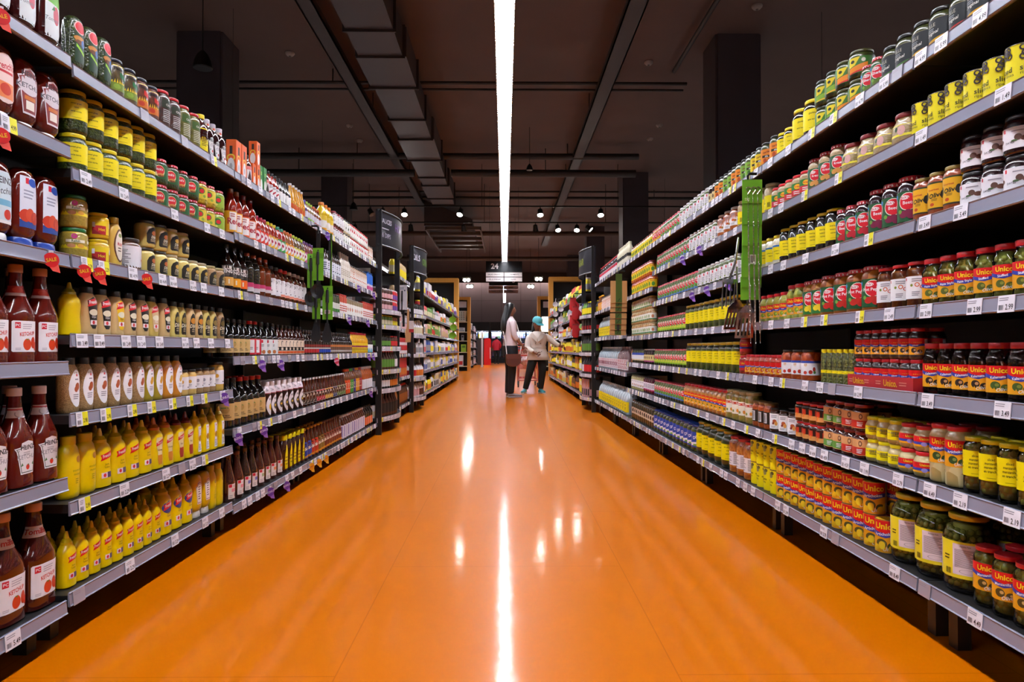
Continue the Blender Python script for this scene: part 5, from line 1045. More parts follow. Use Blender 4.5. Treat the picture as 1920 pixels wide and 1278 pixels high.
def make_bay(s, y0, y1, levels, label, bulge=0.0, tags=None):
    """bay > back_panel, upright, foot, shelf (> price_rail, price_tag)"""
    x0 = LIP[s]
    t = thing('shelving_bay', label, 'shelving', (s * x0, (y0 + y1) / 2, 0), -PI / 2 * s, 'shelving bays along the aisle')
    L = y1 - y0
    top = max(levels) + .05
    # in the bay's own frame: x runs along the shelf, y away from the aisle, z up
    mb = MB()
    mb.box(-L / 2, DEPTH, .02, L / 2, DEPTH + .03, top, STEEL)
    mb.obj('back_panel', t)
    for e in (-1, 1):
        mb = MB()
        mb.box(e * (L / 2 - .001), DEPTH - .05, 0, e * (L / 2 - .021), DEPTH, top, STEEL)
        mb.obj('upright', t)
        mb = MB()
        mb.box(e * (L / 2 - .05) - .02, .07, 0, e * (L / 2 - .05) + .02, .11, min(levels) - .012, LEGM)
        mb.obj('foot', t)
    for li, z in enumerate(levels):
        mb = MB()
        if bulge:
            n = 16
            pts = [(-L / 2 + .004 + (L - .008) * i / n, -bulge * math.sin(PI * i / n)) for i in range(n + 1)]
            vs, fs = [], []
            for zz in (z - .012, z + DECK):
                vs += [(x, y + .004, zz) for x, y in pts] + [(x, DEPTH, zz) for x, y in pts]
            q = n + 1
            for i in range(n):
                fs += [(i, i + 1, q + i + 1, q + i), (2 * q + i, 2 * q + i + 1, 3 * q + i + 1, 3 * q + i), (i, i + 1, 2 * q + i + 1, 2 * q + i), (q + i, q + i + 1, 3 * q + i + 1, 3 * q + i)]
            fs += [(0, q, 3 * q, 2 * q), (n, q + n, 3 * q + n, 2 * q + n)]
            mb.faces(vs, fs, STEEL)
        else:
            mb.box(-L / 2 + .003, .003, z - .012, L / 2 - .003, DEPTH, z + DECK, STEEL)
        sh = mb.obj('shelf', t)
        mb = MB()
        hz = .021
        if bulge:
            rail = M('#b9b6c0', .3, .3)
            vs, fs = [], []
            for dy, zz in ((.002, z - hz - .006), (.002, z + hz), (-.004, z + hz), (-.006, z - hz - .006)):
                vs += [(x, y + dy, zz) for x, y in pts]
            for a in range(4):
                b = (a + 1) % 4
                for i in range(n):
                    fs.append((a * q + i, a * q + i + 1, b * q + i + 1, b * q + i))
            fs += [(0, q, 2 * q, 3 * q), (n, q + n, 2 * q + n, 3 * q + n)]
            mb.faces(vs, fs, rail)
        else:
            # extruded rail: a face leaning back a little with a bead above and below
            sec = [(.003, z - hz), (-.004, z - hz), (-.007, z - hz + .003), (-.004, z - hz + .006), (-.001, z + hz - .005), (-.003, z + hz - .002), (.0, z + hz), (.003, z + hz)]
            e = L / 2 - .006
            vs = [(-e, y, zz) for y, zz in sec] + [(e, y, zz) for y, zz in sec]
            m = len(sec)
            fs = [(i, (i + 1) % m, m + (i + 1) % m, m + i) for i in range(m)] + [tuple(range(m)), tuple(range(m, 2 * m))]
            mb.faces(vs, fs, RAIL)
        mb.obj('price_rail', sh, sharp=30)
        got = tags.get(li) if tags else None
        if got is None:
            got = []
            if (y0 + y1) / 2 < 9 or bulge:
                rr = random.Random(int(y0 * 100) + li * 7 + (s > 0))
                x = -L / 2 + rr.uniform(.06, .14)
                while x < L / 2 - .05:
                    got.append((x, rr.choice(('2.99', '3.49', '1.99', '4.49')), rr.choice((0, 0, 0, 1, 2))))
                    x += rr.choice((.075, .11, .16, .2))
        for x, pr, kd in got:
            if abs(x) > L / 2 - .035:
                x = math.copysign(L / 2 - .036, x)
            yy = -.0045 - (bulge * math.sin(PI * (x + L / 2) / L) + .0005 if bulge else 0)
            o = link('price_tag', tag_mesh(pr, kd), sh, (x, yy, z - .001))
            rz = math.atan2(-bulge * PI / L * math.cos(PI * (x + L / 2) / L), 1) if bulge else 0
            o.rotation_euler = (0 if bulge else -.09, 0, rz)
    return t


def tags_for(s, y0, y1, levels, prefix=None):
    out = {}
    for li in range(len(levels)):
        key = (s, (prefix + str(li)) if prefix else li)
        if key not in TAGS:
            continue
        out[li] = []
        for px, pr, kd in TAGS[key]:
            y = px_to_y(px, LIP[s])
            if y0 < y < y1:
                out[li].append(((y - (y0 + y1) / 2) * (-s), pr, kd))
    return out


for s, y0, y1, lv, lb in bays:
    tg = None
    if s > 0 and lv is RGT and y0 < J0 + BAY:
        tg = tags_for(s, y0, y1, lv)
        if y0 > J0 - .01:       # the far end of this bay lies past the listed tickets
            for li in tg:
                for dx in (-.5, -.34):
                    if not any(abs(a[0] - dx) < .07 for a in tg[li]):
                        tg[li].append((dx, '2.99', 0))
    elif lv is MUS:
        tg = tags_for(s, y0, y1, lv, 'M')
    elif lv is KET:
        tg = {i: [] for i in range(6)}
        tg[0], tg[1], tg[5] = [(-.45, '', 2)], [(.35, '4.99', 1), (.1, '', 2)], [(.38, '5.49', 0)]
    make_bay(s, y0, y1, lv, lb, 0, tg)
CURT = []
for i, (s, y0, lv) in enumerate(CUR):
    CURT.append(make_bay(s, y0, y0 + BAY, lv, 'black display bay with bowed shelves, ' + ('next to the dark sauces', 'further back on the left', 'between vinegar jugs and shoppers')[i], .13))

# ------------------------------------------------------------------ goods on the shelves
PLACED = []   # dict(side, z, bay word, key, y, depth, tier, row, scale)


def run(s, z, word, key, xa, xb, n=None, tiers=1, rows=1, front=.03, drop=(), zup=0.0):
    """a run of one product between two pixels of the photograph (xa = its far end)"""
    t = TYPES[key]
    d = t['d'] if isinstance(t['d'], tuple) else (t['d'], t['d'])
    r = d[0] / 2
    xf = LIP[s] + front
    k = .15 if isinstance(t['d'], (int, float)) else .05
    ya, yb = px_to_y(xa, xf + k * r), px_to_y(xb, xf + k * r)
    span = ya - yb
    if n is None:
        n = max(1, round(span / (d[0] + .003)))
    sc = 1.0
    while n > 1 and span / n < d[0] * .86:
        n -= 1
    p = span / n
    if p < d[0] + .0015:
        sc = max(.86, (p - .0015) / d[0])
    for i in range(n):
        y = ya - .53 * r - i * p - (p - 2 * r) * .3
        for row in range(rows):
            for k in range(tiers):
                if (i, k) in drop:
                    continue
                PLACED.append(dict(col=(key, xa, i), s=s, z=z, w=word, key=key, y=y, x=xf + d[1] / 2 + row * (d[1] + .006), tier=k, row=row, sc=sc, r=r * sc, zz=z + DECK + .0012 + zup + k * (t['h'] + .0012), nt=tiers))


def lev(n, base):
    return ['top ' + base if i == 0 else 'bottom ' + base if i == n - 1 else nth(i + 1) + ' ' + base for i in range(n)]


W_R, W_K, W_M, W_S = lev(7, 'right shelf'), lev(6, 'ketchup-bay shelf'), lev(7, 'mustard-bay shelf'), lev(6, 'sauce-bay shelf')


def RR(i, *a, **k):
    run(1, RGT[i], W_R[i], *a, **k)


def KK(i, *a, **k):
    run(-1, KET[i], W_K[i], *a, **k)


def MM(i, *a, **k):
    run(-1, MUS[i], W_M[i], *a, **k)


def SS(i, *a, **k):
    run(-1, SAU[i], W_S[i], *a, **k)


RR(0, 'gour_y', 1820, 1990, 3); RR(0, 'gour_r', 1786, 1820, 1); RR(0, 'gour_y', 1716, 1786, 2); RR(0, 'gour_g', 1659, 1716, 2)
RR(0, 'slimb', 1621, 1659, 2); RR(0, 'kuh_o', 1572, 1621, 2, 2); RR(0, 'kuh_g', 1532, 1572, 2, 2); RR(0, 'nn_big', 1488, 1532, 2); RR(0, 'nn_med', 1462, 1488, 2)
RR(0, 'str_o', 1428, 1462, 2); RR(0, 'str_y', 1409, 1428, 2); RR(0, 'str_g', 1391, 1409, 2); RR(0, 'str_o', 1373, 1391, 2); RR(0, 'str_g', 1358, 1373, 2); RR(0, 'str_o', 1342, 1358, 2)
RR(0, 'drkyel', 1330, 1342); RR(0, 'wpc', 1275, 1330, 8); RR(0, 'bd', 1240, 1275); RR(0, 'bdo', 1225, 1240); RR(0, 'ycrm', 1185, 1224); RR(0, 'pale', 1158, 1178); RR(0, 'redwh', 1125, 1157)
RR(1, 'ycan', 1715, 1990); RR(1, 'horse', 1583, 1715, 4); RR(1, 'bkraut', 1517, 1583, 3); RR(1, 'rkraut', 1450, 1517, 5); RR(1, 'ykraut', 1384, 1450, 5)
RR(1, 'wpep', 1346, 1384, 3); RR(1, 'wpc', 1294, 1346); RR(1, 'bd', 1234, 1294)
RR(2, 'dates', 1808, 1990, None, 2); RR(2, 'olive', 1718, 1808, 3); RR(2, 'beets', 1632, 1718, 3); RR(2, 'beetm', 1573, 1632, 3); RR(2, 'ybeet', 1464, 1573, 6); RR(2, 'yonion', 1425, 1464, 4)
RR(2, 'wpc', 1309, 1388); RR(2, 'bd', 1234, 1309)
RR(3, 'ustuf', 1831, 1990); RR(3, 'umanz', 1736, 1831, 3); RR(3, 'wred', 1650, 1736, 3); RR(3, 'bpep', 1541, 1648, 4); RR(3, 'ypep', 1507, 1541, 2); RR(3, 'upepl', 1476, 1507, 2)
RR(3, 'upeps', 1426, 1476, 4); RR(3, 'ydill', 1287, 1384); RR(3, 'bdg', 1234, 1287)
RR(4, 'ublk2', 1850, 1990, None, 1, 2); RR(4, 'ublk', 1733, 1850, 4, 1, 2); RR(4, 'usm', 1606, 1727, 7, 2, 2, zup=.004); RR(4, 'caper', 1545, 1604, 6); RR(4, 'wblu', 1466, 1522, 3, 1, 2)
RR(4, 'ured', 1399, 1466, 7, 1, 2); RR(4, 'ystk', 1387, 1398, 2, 2); RR(4, 'ydill', 1287, 1386, 9); RR(4, 'bdg', 1227, 1287); RR(4, 'drkyel', 1208, 1224); RR(4, 'bluwh', 1186, 1208); RR(4, 'orsm', 1185, 1186)
RR(5, 'ymanz', 1809, 1990, None, 1, 2); RR(5, 'uarti', 1747, 1809, 2, 1, 2); RR(5, 'uartm', 1688, 1747, 2, 2, 2); RR(5, 'yarti', 1625, 1688, 3, 2, 2); RR(5, 'org_r', 1585, 1625, 2, 2, 2); RR(5, 'org_g', 1551, 1585, 2, 2, 2)
RR(5, 'rlor', 1497, 1551, 4, 2, 2); RR(5, 'wdark', 1443, 1495, 3, 1, 2); RR(5, 'barc', 1411, 1443, 3); RR(5, 'wgold', 1362, 1411, 4); RR(5, 'uorg', 1282, 1362, 11); RR(5, 'bd', 1227, 1282); RR(5, 'purp', 1207, 1225); RR(5, 'wveg', 1185, 1207)
RR(6, 'ubott', 1826, 1990, None, 1, 2); RR(6, 'bigol', 1671, 1826, 3, 1, 2); RR(6, 'ucan', 1463, 1671, 12, 2, 2, drop=((11, 1),)); RR(6, 'yocan', 1413, 1463, 4, 2); RR(6, 'salsb', 1367, 1413, 3, 1, 2)
RR(6, 'ybig', 1306, 1367, 5, 1, 2); RR(6, 'blue', 1228, 1306, 12); RR(6, 'drkc', 1185, 1226)
run(1, RG5[1], 'upper relish-bay shelf', 'orst', 1185, 1221, None, 2)
run(1, RG5[2], 'lower relish-bay shelf', 'onst', 1185, 1221, None, 3)
run(1, VIN[2], 'upper vinegar shelf', 'jugy', 1124, 1146); run(1, VIN[3], 'middle vinegar shelf', 'jugw', 1124, 1159); run(1, VIN[3], 'middle vinegar shelf', 'jugb', 1159, 1176)
run(1, VIN[4], 'bottom vinegar shelf', 'jugy', 1124, 1177); run(1, VIN[1], 'second vinegar-bay shelf', 'tc_y', 1122, 1129); run(1, VIN[1], 'second vinegar-bay shelf', 'orw', 1129, 1146)

KK(0, 'ki_nat', 113, -160); KK(1, 'ki_hz', 113, 28, 2); KK(1, 'ki_or', 28, -160); KK(2, 'ki_pc', 113, 26, 2); KK(2, 'ki_bl', 26, -160); KK(3, 'k_pc', 113, -160, None, 1, 2); KK(4, 'k_hz', 113, -160, None, 1, 2); KK(5, 'k_pcb', 113, -160)
MM(0, 'relsq', 211, 135, 3); MM(0, 'haba_g', 260, 211, 2); MM(0, 'haba_r', 300, 260, 2); MM(0, 'rl_br', 339, 300, 2); MM(0, 'rl_gr', 377, 339, 2); MM(0, 'yl_one', 391, 377, 1); MM(0, 'chili', 424, 391, 4)
MM(1, 'nnrel', 295, 138, 6, 2); MM(1, 'bkrel', 372, 295, 4, 2); MM(1, 'bkcorn', 403, 372, 2, 2); MM(1, 'bkzuc', 424, 403, 2, 2)
MM(2, 'hotd', 175, 128, 2, 2); MM(2, 'musty', 214, 175, 2, 2); MM(2, 'beerm', 235, 214, 1); MM(2, 'bigwh', 271, 235, 1); MM(2, 'mailr', 318, 271, 3, 2); MM(2, 'maill', 358, 318, 2, 2); MM(2, 'maill', 392, 358, 2); MM(2, 'mailg', 424, 392, 2)
MM(3, 'ysq', 160, 130, 1); MM(3, 'fr_bk', 213, 160, 2); MM(3, 'fr_ye', 238, 213, 1); MM(3, 'fr_bk', 284, 238, 2); MM(3, 'fr_cr', 303, 284, 1); MM(3, 'fr_bk', 326, 303, 1)
MM(3, 'msq_p', 354, 326, 2); MM(3, 'msq_t', 384, 354, 2); MM(3, 'msq_p', 411, 384, 2); MM(3, 'msq_g', 424, 411, 2)
MM(4, 'ov_s', 274, 128, 6); MM(4, 'ov_o', 309, 274, 2); MM(4, 'ov_r', 343, 309, 2); MM(4, 'wj_p', 371, 343, 2); MM(4, 'wj_g', 406, 371, 3); MM(4, 'wj_t', 424, 406, 2)
MM(5, 'y_flat', 188, 130, 2); MM(5, 'fr_y', 288, 188, 4, 1, 2); MM(5, 'fr_or', 329, 288, 2, 1, 2); MM(5, 'fr_dr', 367, 329, 2, 1, 2); MM(5, 'pc_y', 424, 367, 4)
MM(6, 'fr_ys', 305, 130, 9, 1, 2); MM(6, 'fr_yb', 367, 305, 3, 1, 2); MM(6, 'hz_y', 399, 367, 2); MM(6, 'y_pl', 424, 399, 2)
SS(0, 'tab_b', 462, 441, 2); SS(0, 'pnk', 473, 462, 1); SS(0, 'tab_s', 486, 473, 2, 2, drop=((1, 1),)); SS(0, 'tab_g', 498, 486, 2); SS(0, 'pnk', 507, 498, 2); SS(0, 'wlab', 525, 507); SS(0, 'wfig', 546, 525); SS(0, 'orb', 572, 546)
SS(0, 'mlt_p', 577, 572); SS(0, 'mlt_g', 590, 577); SS(0, 'mlt_o', 603, 590); SS(0, 'bigyw', 626, 607, 3); SS(0, 'wstk', 645, 627, None, 2); SS(0, 'wstg', 657, 645, None, 2); SS(0, 'rdwh', 690, 657, None, 2); SS(0, 'orw', 699, 692)
SS(1, 'red_y', 457, 437, 2); SS(1, 'red_w', 483, 457, 2); SS(1, 'hs_r', 505, 483); SS(1, 'hs_y', 522, 505); SS(1, 'hs_g', 537, 522); SS(1, 'hs_o', 552, 537); SS(1, 'hs_l', 572, 552); SS(1, 'hs_p', 590, 572)
SS(1, 'cup', 640, 612); SS(1, 'crmt', 657, 640); SS(1, 'orw', 688, 657); SS(1, 'blut', 699, 690)
SS(2, 'bt_t', 441, 427, 1); SS(2, 'bt_o', 454, 441, 1); SS(2, 'bt_r', 466, 454, 1); SS(2, 'flip', 490, 466, 2); SS(2, 'flipr', 511, 490, 2); SS(2, 'ww_d', 528, 511, 2); SS(2, 'ww_r', 545, 528, 2); SS(2, 'ww_w', 576, 545, 4)
SS(2, 'grsp', 637, 612); SS(2, 'rdsp', 650, 637); SS(2, 'whsp', 680, 650); SS(2, 'rdsp', 699, 680)
SS(3, 'soy_s', 472, 432, 4, 1, 2); SS(3, 'soy_pr', 493, 472, 2, 1, 2); SS(3, 'soy_pw', 524, 493, 3, 1, 2); SS(3, 'tery', 572, 524, 7, 1, 2); SS(3, 'sm_red', 599, 572); SS(3, 'sm_blu', 621, 599); SS(3, 'sm_mix', 660, 621); SS(3, 'yelr', 690, 661); SS(3, 'teal', 699, 690)
SS(4, 'soy_b', 456, 430, 2, 1, 2); SS(4, 'soy_r', 500, 456, 4, 1, 2); SS(4, 'babyy', 510, 500, 1, 1, 2); SS(4, 'baby', 572, 510, 6, 1, 2); SS(4, 'bq_k', 596, 572, 4); SS(4, 'bq_r', 612, 596, 3); SS(4, 'bq_y', 626, 612, 3); SS(4, 'bq_b', 634, 626, 2); SS(4, 'bq_g', 650, 634, 4)
SS(4, 'tc_o', 658, 650); SS(4, 'tc_g', 664, 658); SS(4, 'tc_p', 669, 664); SS(4, 'tc_y', 675, 669); SS(4, 'tc_r', 680, 675); SS(4, 'wtall', 699, 681)
SS(5, 'bb_p', 462, 431, 2, 1, 2); SS(5, 'bb_b', 488, 462, 2, 1, 2); SS(5, 'bb_g', 512, 488, 2, 1, 2); SS(5, 'bb_o', 534, 512, 2, 1, 2); SS(5, 'nnbb', 574, 534, 5, 1, 2); SS(5, 'di_b', 588, 574, 2, 1, 2); SS(5, 'di_r', 600, 588, 2, 1, 2); SS(5, 'di_g', 612, 600, 2, 1, 2)
SS(5, 'di_d', 642, 612); SS(5, 'pl_w', 685, 643); SS(5, 'pl_or', 699, 686)

# keep neighbours on one shelf from touching: walk away from the camera and push the farther one on
rows, cols = {}, {}
for p in PLACED:
    cols.setdefault((p['s'], p['z'], p['col']), []).append(p)
    rows.setdefault((p['s'], p['z'], p['row'], p['tier']), []).append(p)
shift = {}
for k, ps in rows.items():
    if k[3] or k[2]:
        continue
    ps.sort(key=lambda p: p['y'])
    for a, b in zip(ps, ps[1:]):
        need = a['r'] + b['r'] + .0032
        if b['y'] - a['y'] < need:
            dy = need - (b['y'] - a['y'])
            for q in cols[(b['s'], b['z'], b['col'])]:
                q['y'] += dy
# number the copies
seen = {}
for p in PLACED:
    seen.setdefault((p['key'], p['w'], p['tier'], p['row']), []).append(p)
for k, ps in seen.items():
    ps.sort(key=lambda p: p['y'])
    for i, p in enumerate(ps):
        p['i'], p['n'] = i + 1, len(ps)


def label_of(p):
    d = TYPES[p['key']]['desc']
    a = ''
    if p['row']:
        a += 'behind, '
    if p['nt'] > 1:
        a += ('lower, ', 'upper, ' if p['nt'] == 2 else 'middle, ', 'topmost, ')[p['tier']]
    if p['n'] > 1:
        a += '%s of %s, ' % (nth(p['i']), num(p['n']))
    return '%s, %s%s' % (d, a, p['w'])


FIRST = {}
for k in {p['key']: 1 for p in PLACED}:
    build(k)
for p in PLACED:
    t = TYPES[p['key']]
    parts = build(p['key'])
    rz = -PI / 2 * p['s'] + RND.uniform(-.07, .07) * (0 if t['shape'] == 'box' else 1)
    loc = (p['s'] * (p['x'] + RND.uniform(0, .004)), p['y'], p['zz'])
    if p['key'] not in FIRST:
        o = thing(t['name'], '', t['cat'], loc, rz)
        kids = []
        for nm, me, ex in parts:
            c = link(nm, me, o)
            for a, b in ex.items():
                c[a] = b
            kids.append(c)
        FIRST[p['key']] = (o, kids)
    else:
        src, kids = FIRST[p['key']]
        o = src.copy()
        COL.objects.link(o)
        o.location, o.rotation_euler = loc, (0, 0, rz)
        for k in kids:
            c = k.copy()
            COL.objects.link(c)
            c.parent = o
    o.scale = (p['sc'], p['sc'], 1)
    o['label'] = label_of(p)
    o['group'] = t['desc'] + 's' if not t['desc'].endswith('s') else t['desc']
# ------------------------------------------------------------------ the building
CEIL = 5.76


def noise_mat(name, c1, c2, scale, rough, bump=0.0, coat=0.0, rr=None, stretch=(1, 1, 1), detail=6):
    m = bpy.data.materials.new(name)
    m.use_nodes = True
    N, L = m.node_tree.nodes, m.node_tree.links
    b = N['Principled BSDF']
    tc = N.new('ShaderNodeTexCoord')
    mp = N.new('ShaderNodeMapping')
    mp.inputs['Scale'].default_value = stretch
    L.new(tc.outputs['Object'], mp.inputs['Vector'])
    t = N.new('ShaderNodeTexNoise')
    t.inputs['Scale'].default_value = scale
    t.inputs['Detail'].default_value = detail
    L.new(mp.outputs['Vector'], t.inputs['Vector'])
    mx = N.new('ShaderNodeMix')
    mx.data_type = 'RGBA'
    mx.inputs[6].default_value = rgb(c1)
    mx.inputs[7].default_value = rgb(c2)
    L.new(t.outputs['Fac'], mx.inputs[0])
    L.new(mx.outputs[2], b.inputs['Base Color'])
    b.inputs['Roughness'].default_value = rough
    b.inputs['Coat Weight'].default_value = coat
    b.inputs['Coat Roughness'].default_value = 0.08
    if rr:
        mr = N.new('ShaderNodeMapRange')
        mr.inputs['To Min'].default_value, mr.inputs['To Max'].default_value = rr
        L.new(t.outputs['Fac'], mr.inputs['Value'])
        L.new(mr.outputs['Result'], b.inputs['Roughness'])
    if bump:
        bp = N.new('ShaderNodeBump')
        bp.inputs['Strength'].default_value = bump
        bp.inputs['Distance'].default_value = 0.01
        L.new(t.outputs['Fac'], bp.inputs['Height'])
        L.new(bp.outputs['Normal'], b.inputs['Normal'])
    return m


def floor_mat():
    m = bpy.data.materials.new('orange_floor')
    m.use_nodes = True
    N, L = m.node_tree.nodes, m.node_tree.links
    b = N['Principled BSDF']
    tc = N.new('ShaderNodeTexCoord')
    n1 = N.new('ShaderNodeTexNoise')
    n1.inputs['Scale'].default_value = 1.3
    n1.inputs['Detail'].default_value = 5
    L.new(tc.outputs['Object'], n1.inputs['Vector'])
    mx = N.new('ShaderNodeMix')
    mx.data_type = 'RGBA'
    mx.inputs[6].default_value = rgb('#c86600')
    mx.inputs[7].default_value = rgb('#d27000')
    L.new(n1.outputs['Fac'], mx.inputs[0])
    br = N.new('ShaderNodeTexBrick')      # faint seams of the sheet flooring
    br.offset = 0.5
    br.inputs['Color1'].default_value = (1, 1, 1, 1)
    br.inputs['Color2'].default_value = (1, 1, 1, 1)
    br.inputs['Mortar'].default_value = (.80, .76, .7, 1)
    br.inputs['Scale'].default_value = 1
    br.inputs['Mortar Size'].default_value = .0022
    br.inputs['Mortar Smooth'].default_value = .3
    br.inputs['Brick Width'].default_value = 1.83
    br.inputs['Row Height'].default_value = .914
    mp = N.new('ShaderNodeMapping')
    mp.inputs['Rotation'].default_value = (0, 0, PI / 2)
    mp.inputs['Location'].default_value = (0, .45, 0)
    L.new(tc.outputs['Object'], mp.inputs['Vector'])
    L.new(mp.outputs['Vector'], br.inputs['Vector'])
    mu = N.new('ShaderNodeMix')
    mu.data_type = 'RGBA'
    mu.blend_type = 'MULTIPLY'
    mu.inputs[0].default_value = 1
    L.new(mx.outputs[2], mu.inputs[6])
    L.new(br.outputs['Color'], mu.inputs[7])
    L.new(mu.outputs[2], b.inputs['Base Color'])
    b.inputs['Roughness'].default_value = .36
    b.inputs['Specular IOR Level'].default_value = .06
    b.inputs['Coat Weight'].default_value = .38
    n2 = N.new('ShaderNodeTexNoise')
    n2.inputs['Scale'].default_value = 3.5
    n2.inputs['Detail'].default_value = 8
    L.new(tc.outputs['Object'], n2.inputs['Vector'])
    mr = N.new('ShaderNodeMapRange')
    mr.inputs['To Min'].default_value, mr.inputs['To Max'].default_value = .07, .12
    L.new(n2.outputs['Fac'], mr.inputs['Value'])
    L.new(mr.outputs['Result'], b.inputs['Coat Roughness'])
    bp = N.new('ShaderNodeBump')
    bp.inputs['Strength'].default_value = .035
    bp.inputs['Distance'].default_value = .02
    n3 = N.new('ShaderNodeTexNoise')
    n3.inputs['Scale'].default_value = 9
    n3.inputs['Detail'].default_value = 3
    L.new(tc.outputs['Object'], n3.inputs['Vector'])
    L.new(n3.outputs['Fac'], bp.inputs['Height'])
    L.new(bp.outputs['Normal'], b.inputs['Coat Normal'])
    return m


YB, YE, XW = -5.0, 44.5, 13.0
mb = MB()
mb.box(-1.74, YB, -.1, 1.74, YE, 0, floor_mat())
struct(mb.obj('floor'))
for a, b in ((-XW, -1.74), (1.74, XW)):
    mb = MB()
    mb.box(a, YB, -.1, b, YE, 0, noise_mat('grey_floor', '#8f8a88', '#9d9997', 1.1, .35))
    struct(mb.obj('floor'))
CONC = noise_mat('ceiling_concrete', '#59433b', '#675047', 1.2, .8, .25)
mb = MB()
mb.box(-XW, YB, CEIL, XW, YE, CEIL + .2, CONC)
struct(mb.obj('ceiling'))
WALLM = noise_mat('wall_paint', '#5a4d50', '#655759', .8, .7)
for nm, a in (('wall_left', (-XW - .2, YB, 0, -XW, YE, CEIL)), ('wall_right', (XW, YB, 0, XW + .2, YE, CEIL)), ('wall_near', (-XW, YB - .2, 0, XW, YB, CEIL))):
    mb = MB()
    mb.box(*a, WALLM)
    struct(mb.obj(nm))
# far wall of tall panels with shadow gaps
PANEL, GAP = noise_mat('wall_panel', '#705f61', '#7b696b', .9, .6), M('#2a2224', .7)
mb = MB()
mb.box(-XW, YE, 0, XW, YE + .2, CEIL, GAP)
x = -XW
while x < XW - .1:
    mb.box(x + .008, YE - .03, 2.55, x + 1.27, YE, 4.02, PANEL)
    mb.box(x + .008, YE - .03, 4.035, x + 1.27, YE, 5.62, PANEL)
    x += 1.278
struct(mb.obj('wall_far'))
# bulkhead atop the far wall; its lip hides lamps added to brighten the panels
mb = MB()
mb.box(-XW, YE - .75, 5.12, XW, YE - .68, CEIL, M('#4a3a34', .8))
struct(mb.obj('trim_1'))
for i in range(9):
    t = thing('added_cove_light', 'lamp tucked behind the bulkhead over the far wall, %s from the left end' % nth(i + 1), 'ceiling light', (-10 + 2.5 * i, YE - .45, 5.4))
    mb = MB()
    mb.box(-1.15, -.06, .03, 1.15, .06, .07, M('#1c1a1c', .5))
    mb.box(-.02, -.02, .07, .02, .02, CEIL - 5.402, M('#1c1a1c', .5))
    mb.obj('housing', t)
    mb = MB()
    mb.box(-1.13, -.04, .005, 1.13, .04, .029, M('#fff2ea', .4, 0, 0, .5, 48.0))
    mb.obj('tube', t)
COLM = noise_mat('column_concrete', '#453b3d', '#50464a', 2.0, .75)
for x in (3.63, -4.7):
    for y in (10.85, 19.15, 27.45, 35.75):
        mb = MB()
        w = .355
        mb.box(x - w, y - w, 0, x + w, y + w, CEIL, COLM)
        bmesh.ops.bevel(mb.bm, geom=[e for e in mb.bm.edges if abs(e.verts[0].co.z - e.verts[1].co.z) > 1], offset=.03, segments=2, affect='EDGES')
        struct(mb.obj('column'))

# ------------------------------------------------------------------ overhead services
DUCT, PIPE, TRAY = M('#463c3a', .5, 0, .2), M('#332b27', .6), M('#3d332e', .6)
t = thing('hanging_air_duct', 'long grey rectangular air duct hung under the ceiling left of the strip light', 'duct', (-1.75, 5, 5.0))
y, k = 5.0, 0
rr = random.Random(3)
while y < 19.4:
    L = rr.choice((.8, 1.15, 1.5))
    w = .31 + (.05 if k % 3 == 1 else 0)
    mb = MB()
    mb.box(-w, y - 5 + .012, 0, w, y - 5 + L - .012, .42, DUCT)
    mb.obj('duct_section', t)
    mb = MB()
    e = .035
    mb.box(-w - e, y - 5 + L - .012, -e, w + e, y - 5 + L + .012, .44, M('#3a3231', .6))
    mb.obj('flange', t)
    y += L
    k += 1
t = thing('hanging_air_duct', 'lower duct elbow with slanted underside hung far down the aisle', 'duct', (-1.75, 21.2, 4.7))
mb = MB()
mb.faces([(-.75, 0, 0), (.75, 0, 0), (.75, 0, .2), (-.75, 0, .8), (-.75, 5, 0), (.75, 5, 0), (.75, 5, .2), (-.75, 5, .8)], [(0, 1, 2, 3), (4, 7, 6, 5), (0, 4, 5, 1), (1, 5, 6, 2), (2, 6, 7, 3), (3, 7, 4, 0)], DUCT)
mb.obj('duct_section', t)
mb = MB()
for i in range(5):
    mb.box(-.7, i, -.12, 1.0, i + .06, -.02, M('#5a4a40', .6))
mb.box(-.72, 0, -.14, -.68, 5, -.02, M('#5a4a40', .6))
mb.box(.98, 0, -.14, 1.02, 5, -.02, M('#5a4a40', .6))
mb.obj('ladder_tray', t)


def pipe(label, pts, r, m=PIPE, name='ceiling_pipe', hang=()):
    p0 = Vector(pts[0])
    t = thing(name, label, 'pipe', p0)
    mb = MB()
    mb.tube([Vector(p) - p0 for p in pts], r, m, 10)
    mb.obj('pipe_run', t)
    for q in hang:
        q = Vector(q)
        mb = MB()
        mb.tube([q - p0 + Vector((0, 0, r * .8)), (q.x - p0.x, q.y - p0.y, CEIL - p0.z)], .012, m, 6)
        mb.obj('hanger_rod', t)


pipe('thin double conduit crossing the ceiling nearest the camera, front run', [(-9, 11.9, 5.52), (3.2, 11.9, 5.52)], .03, hang=[(-3, 11.9, 5.52)])
pipe('thin double conduit crossing the ceiling nearest the camera, rear run', [(-9, 12.15, 5.5), (3.2, 12.15, 5.5)], .022)
pipe('thick dark sprinkler main crossing the ceiling', [(-9, 16.2, 5.45), (3.2, 16.2, 5.45)], .075, hang=[(-3.5, 16.2, 5.45), (1.5, 16.2, 5.45)])
pipe('thicker dark main just below the sprinkler main', [(-9, 16.6, 5.15), (-2.2, 16.6, 5.15)], .09, hang=[(-5, 16.6, 5.15)])
pipe('dark main continuing to the right of the duct', [(-1.3, 16.6, 5.15), (3.2, 16.6, 5.15)], .09, hang=[(1.0, 16.6, 5.15)])
pipe('thin conduit pair crossing beyond the mains, upper', [(-9, 20.5, 5.6), (9, 20.5, 5.6)], .03)
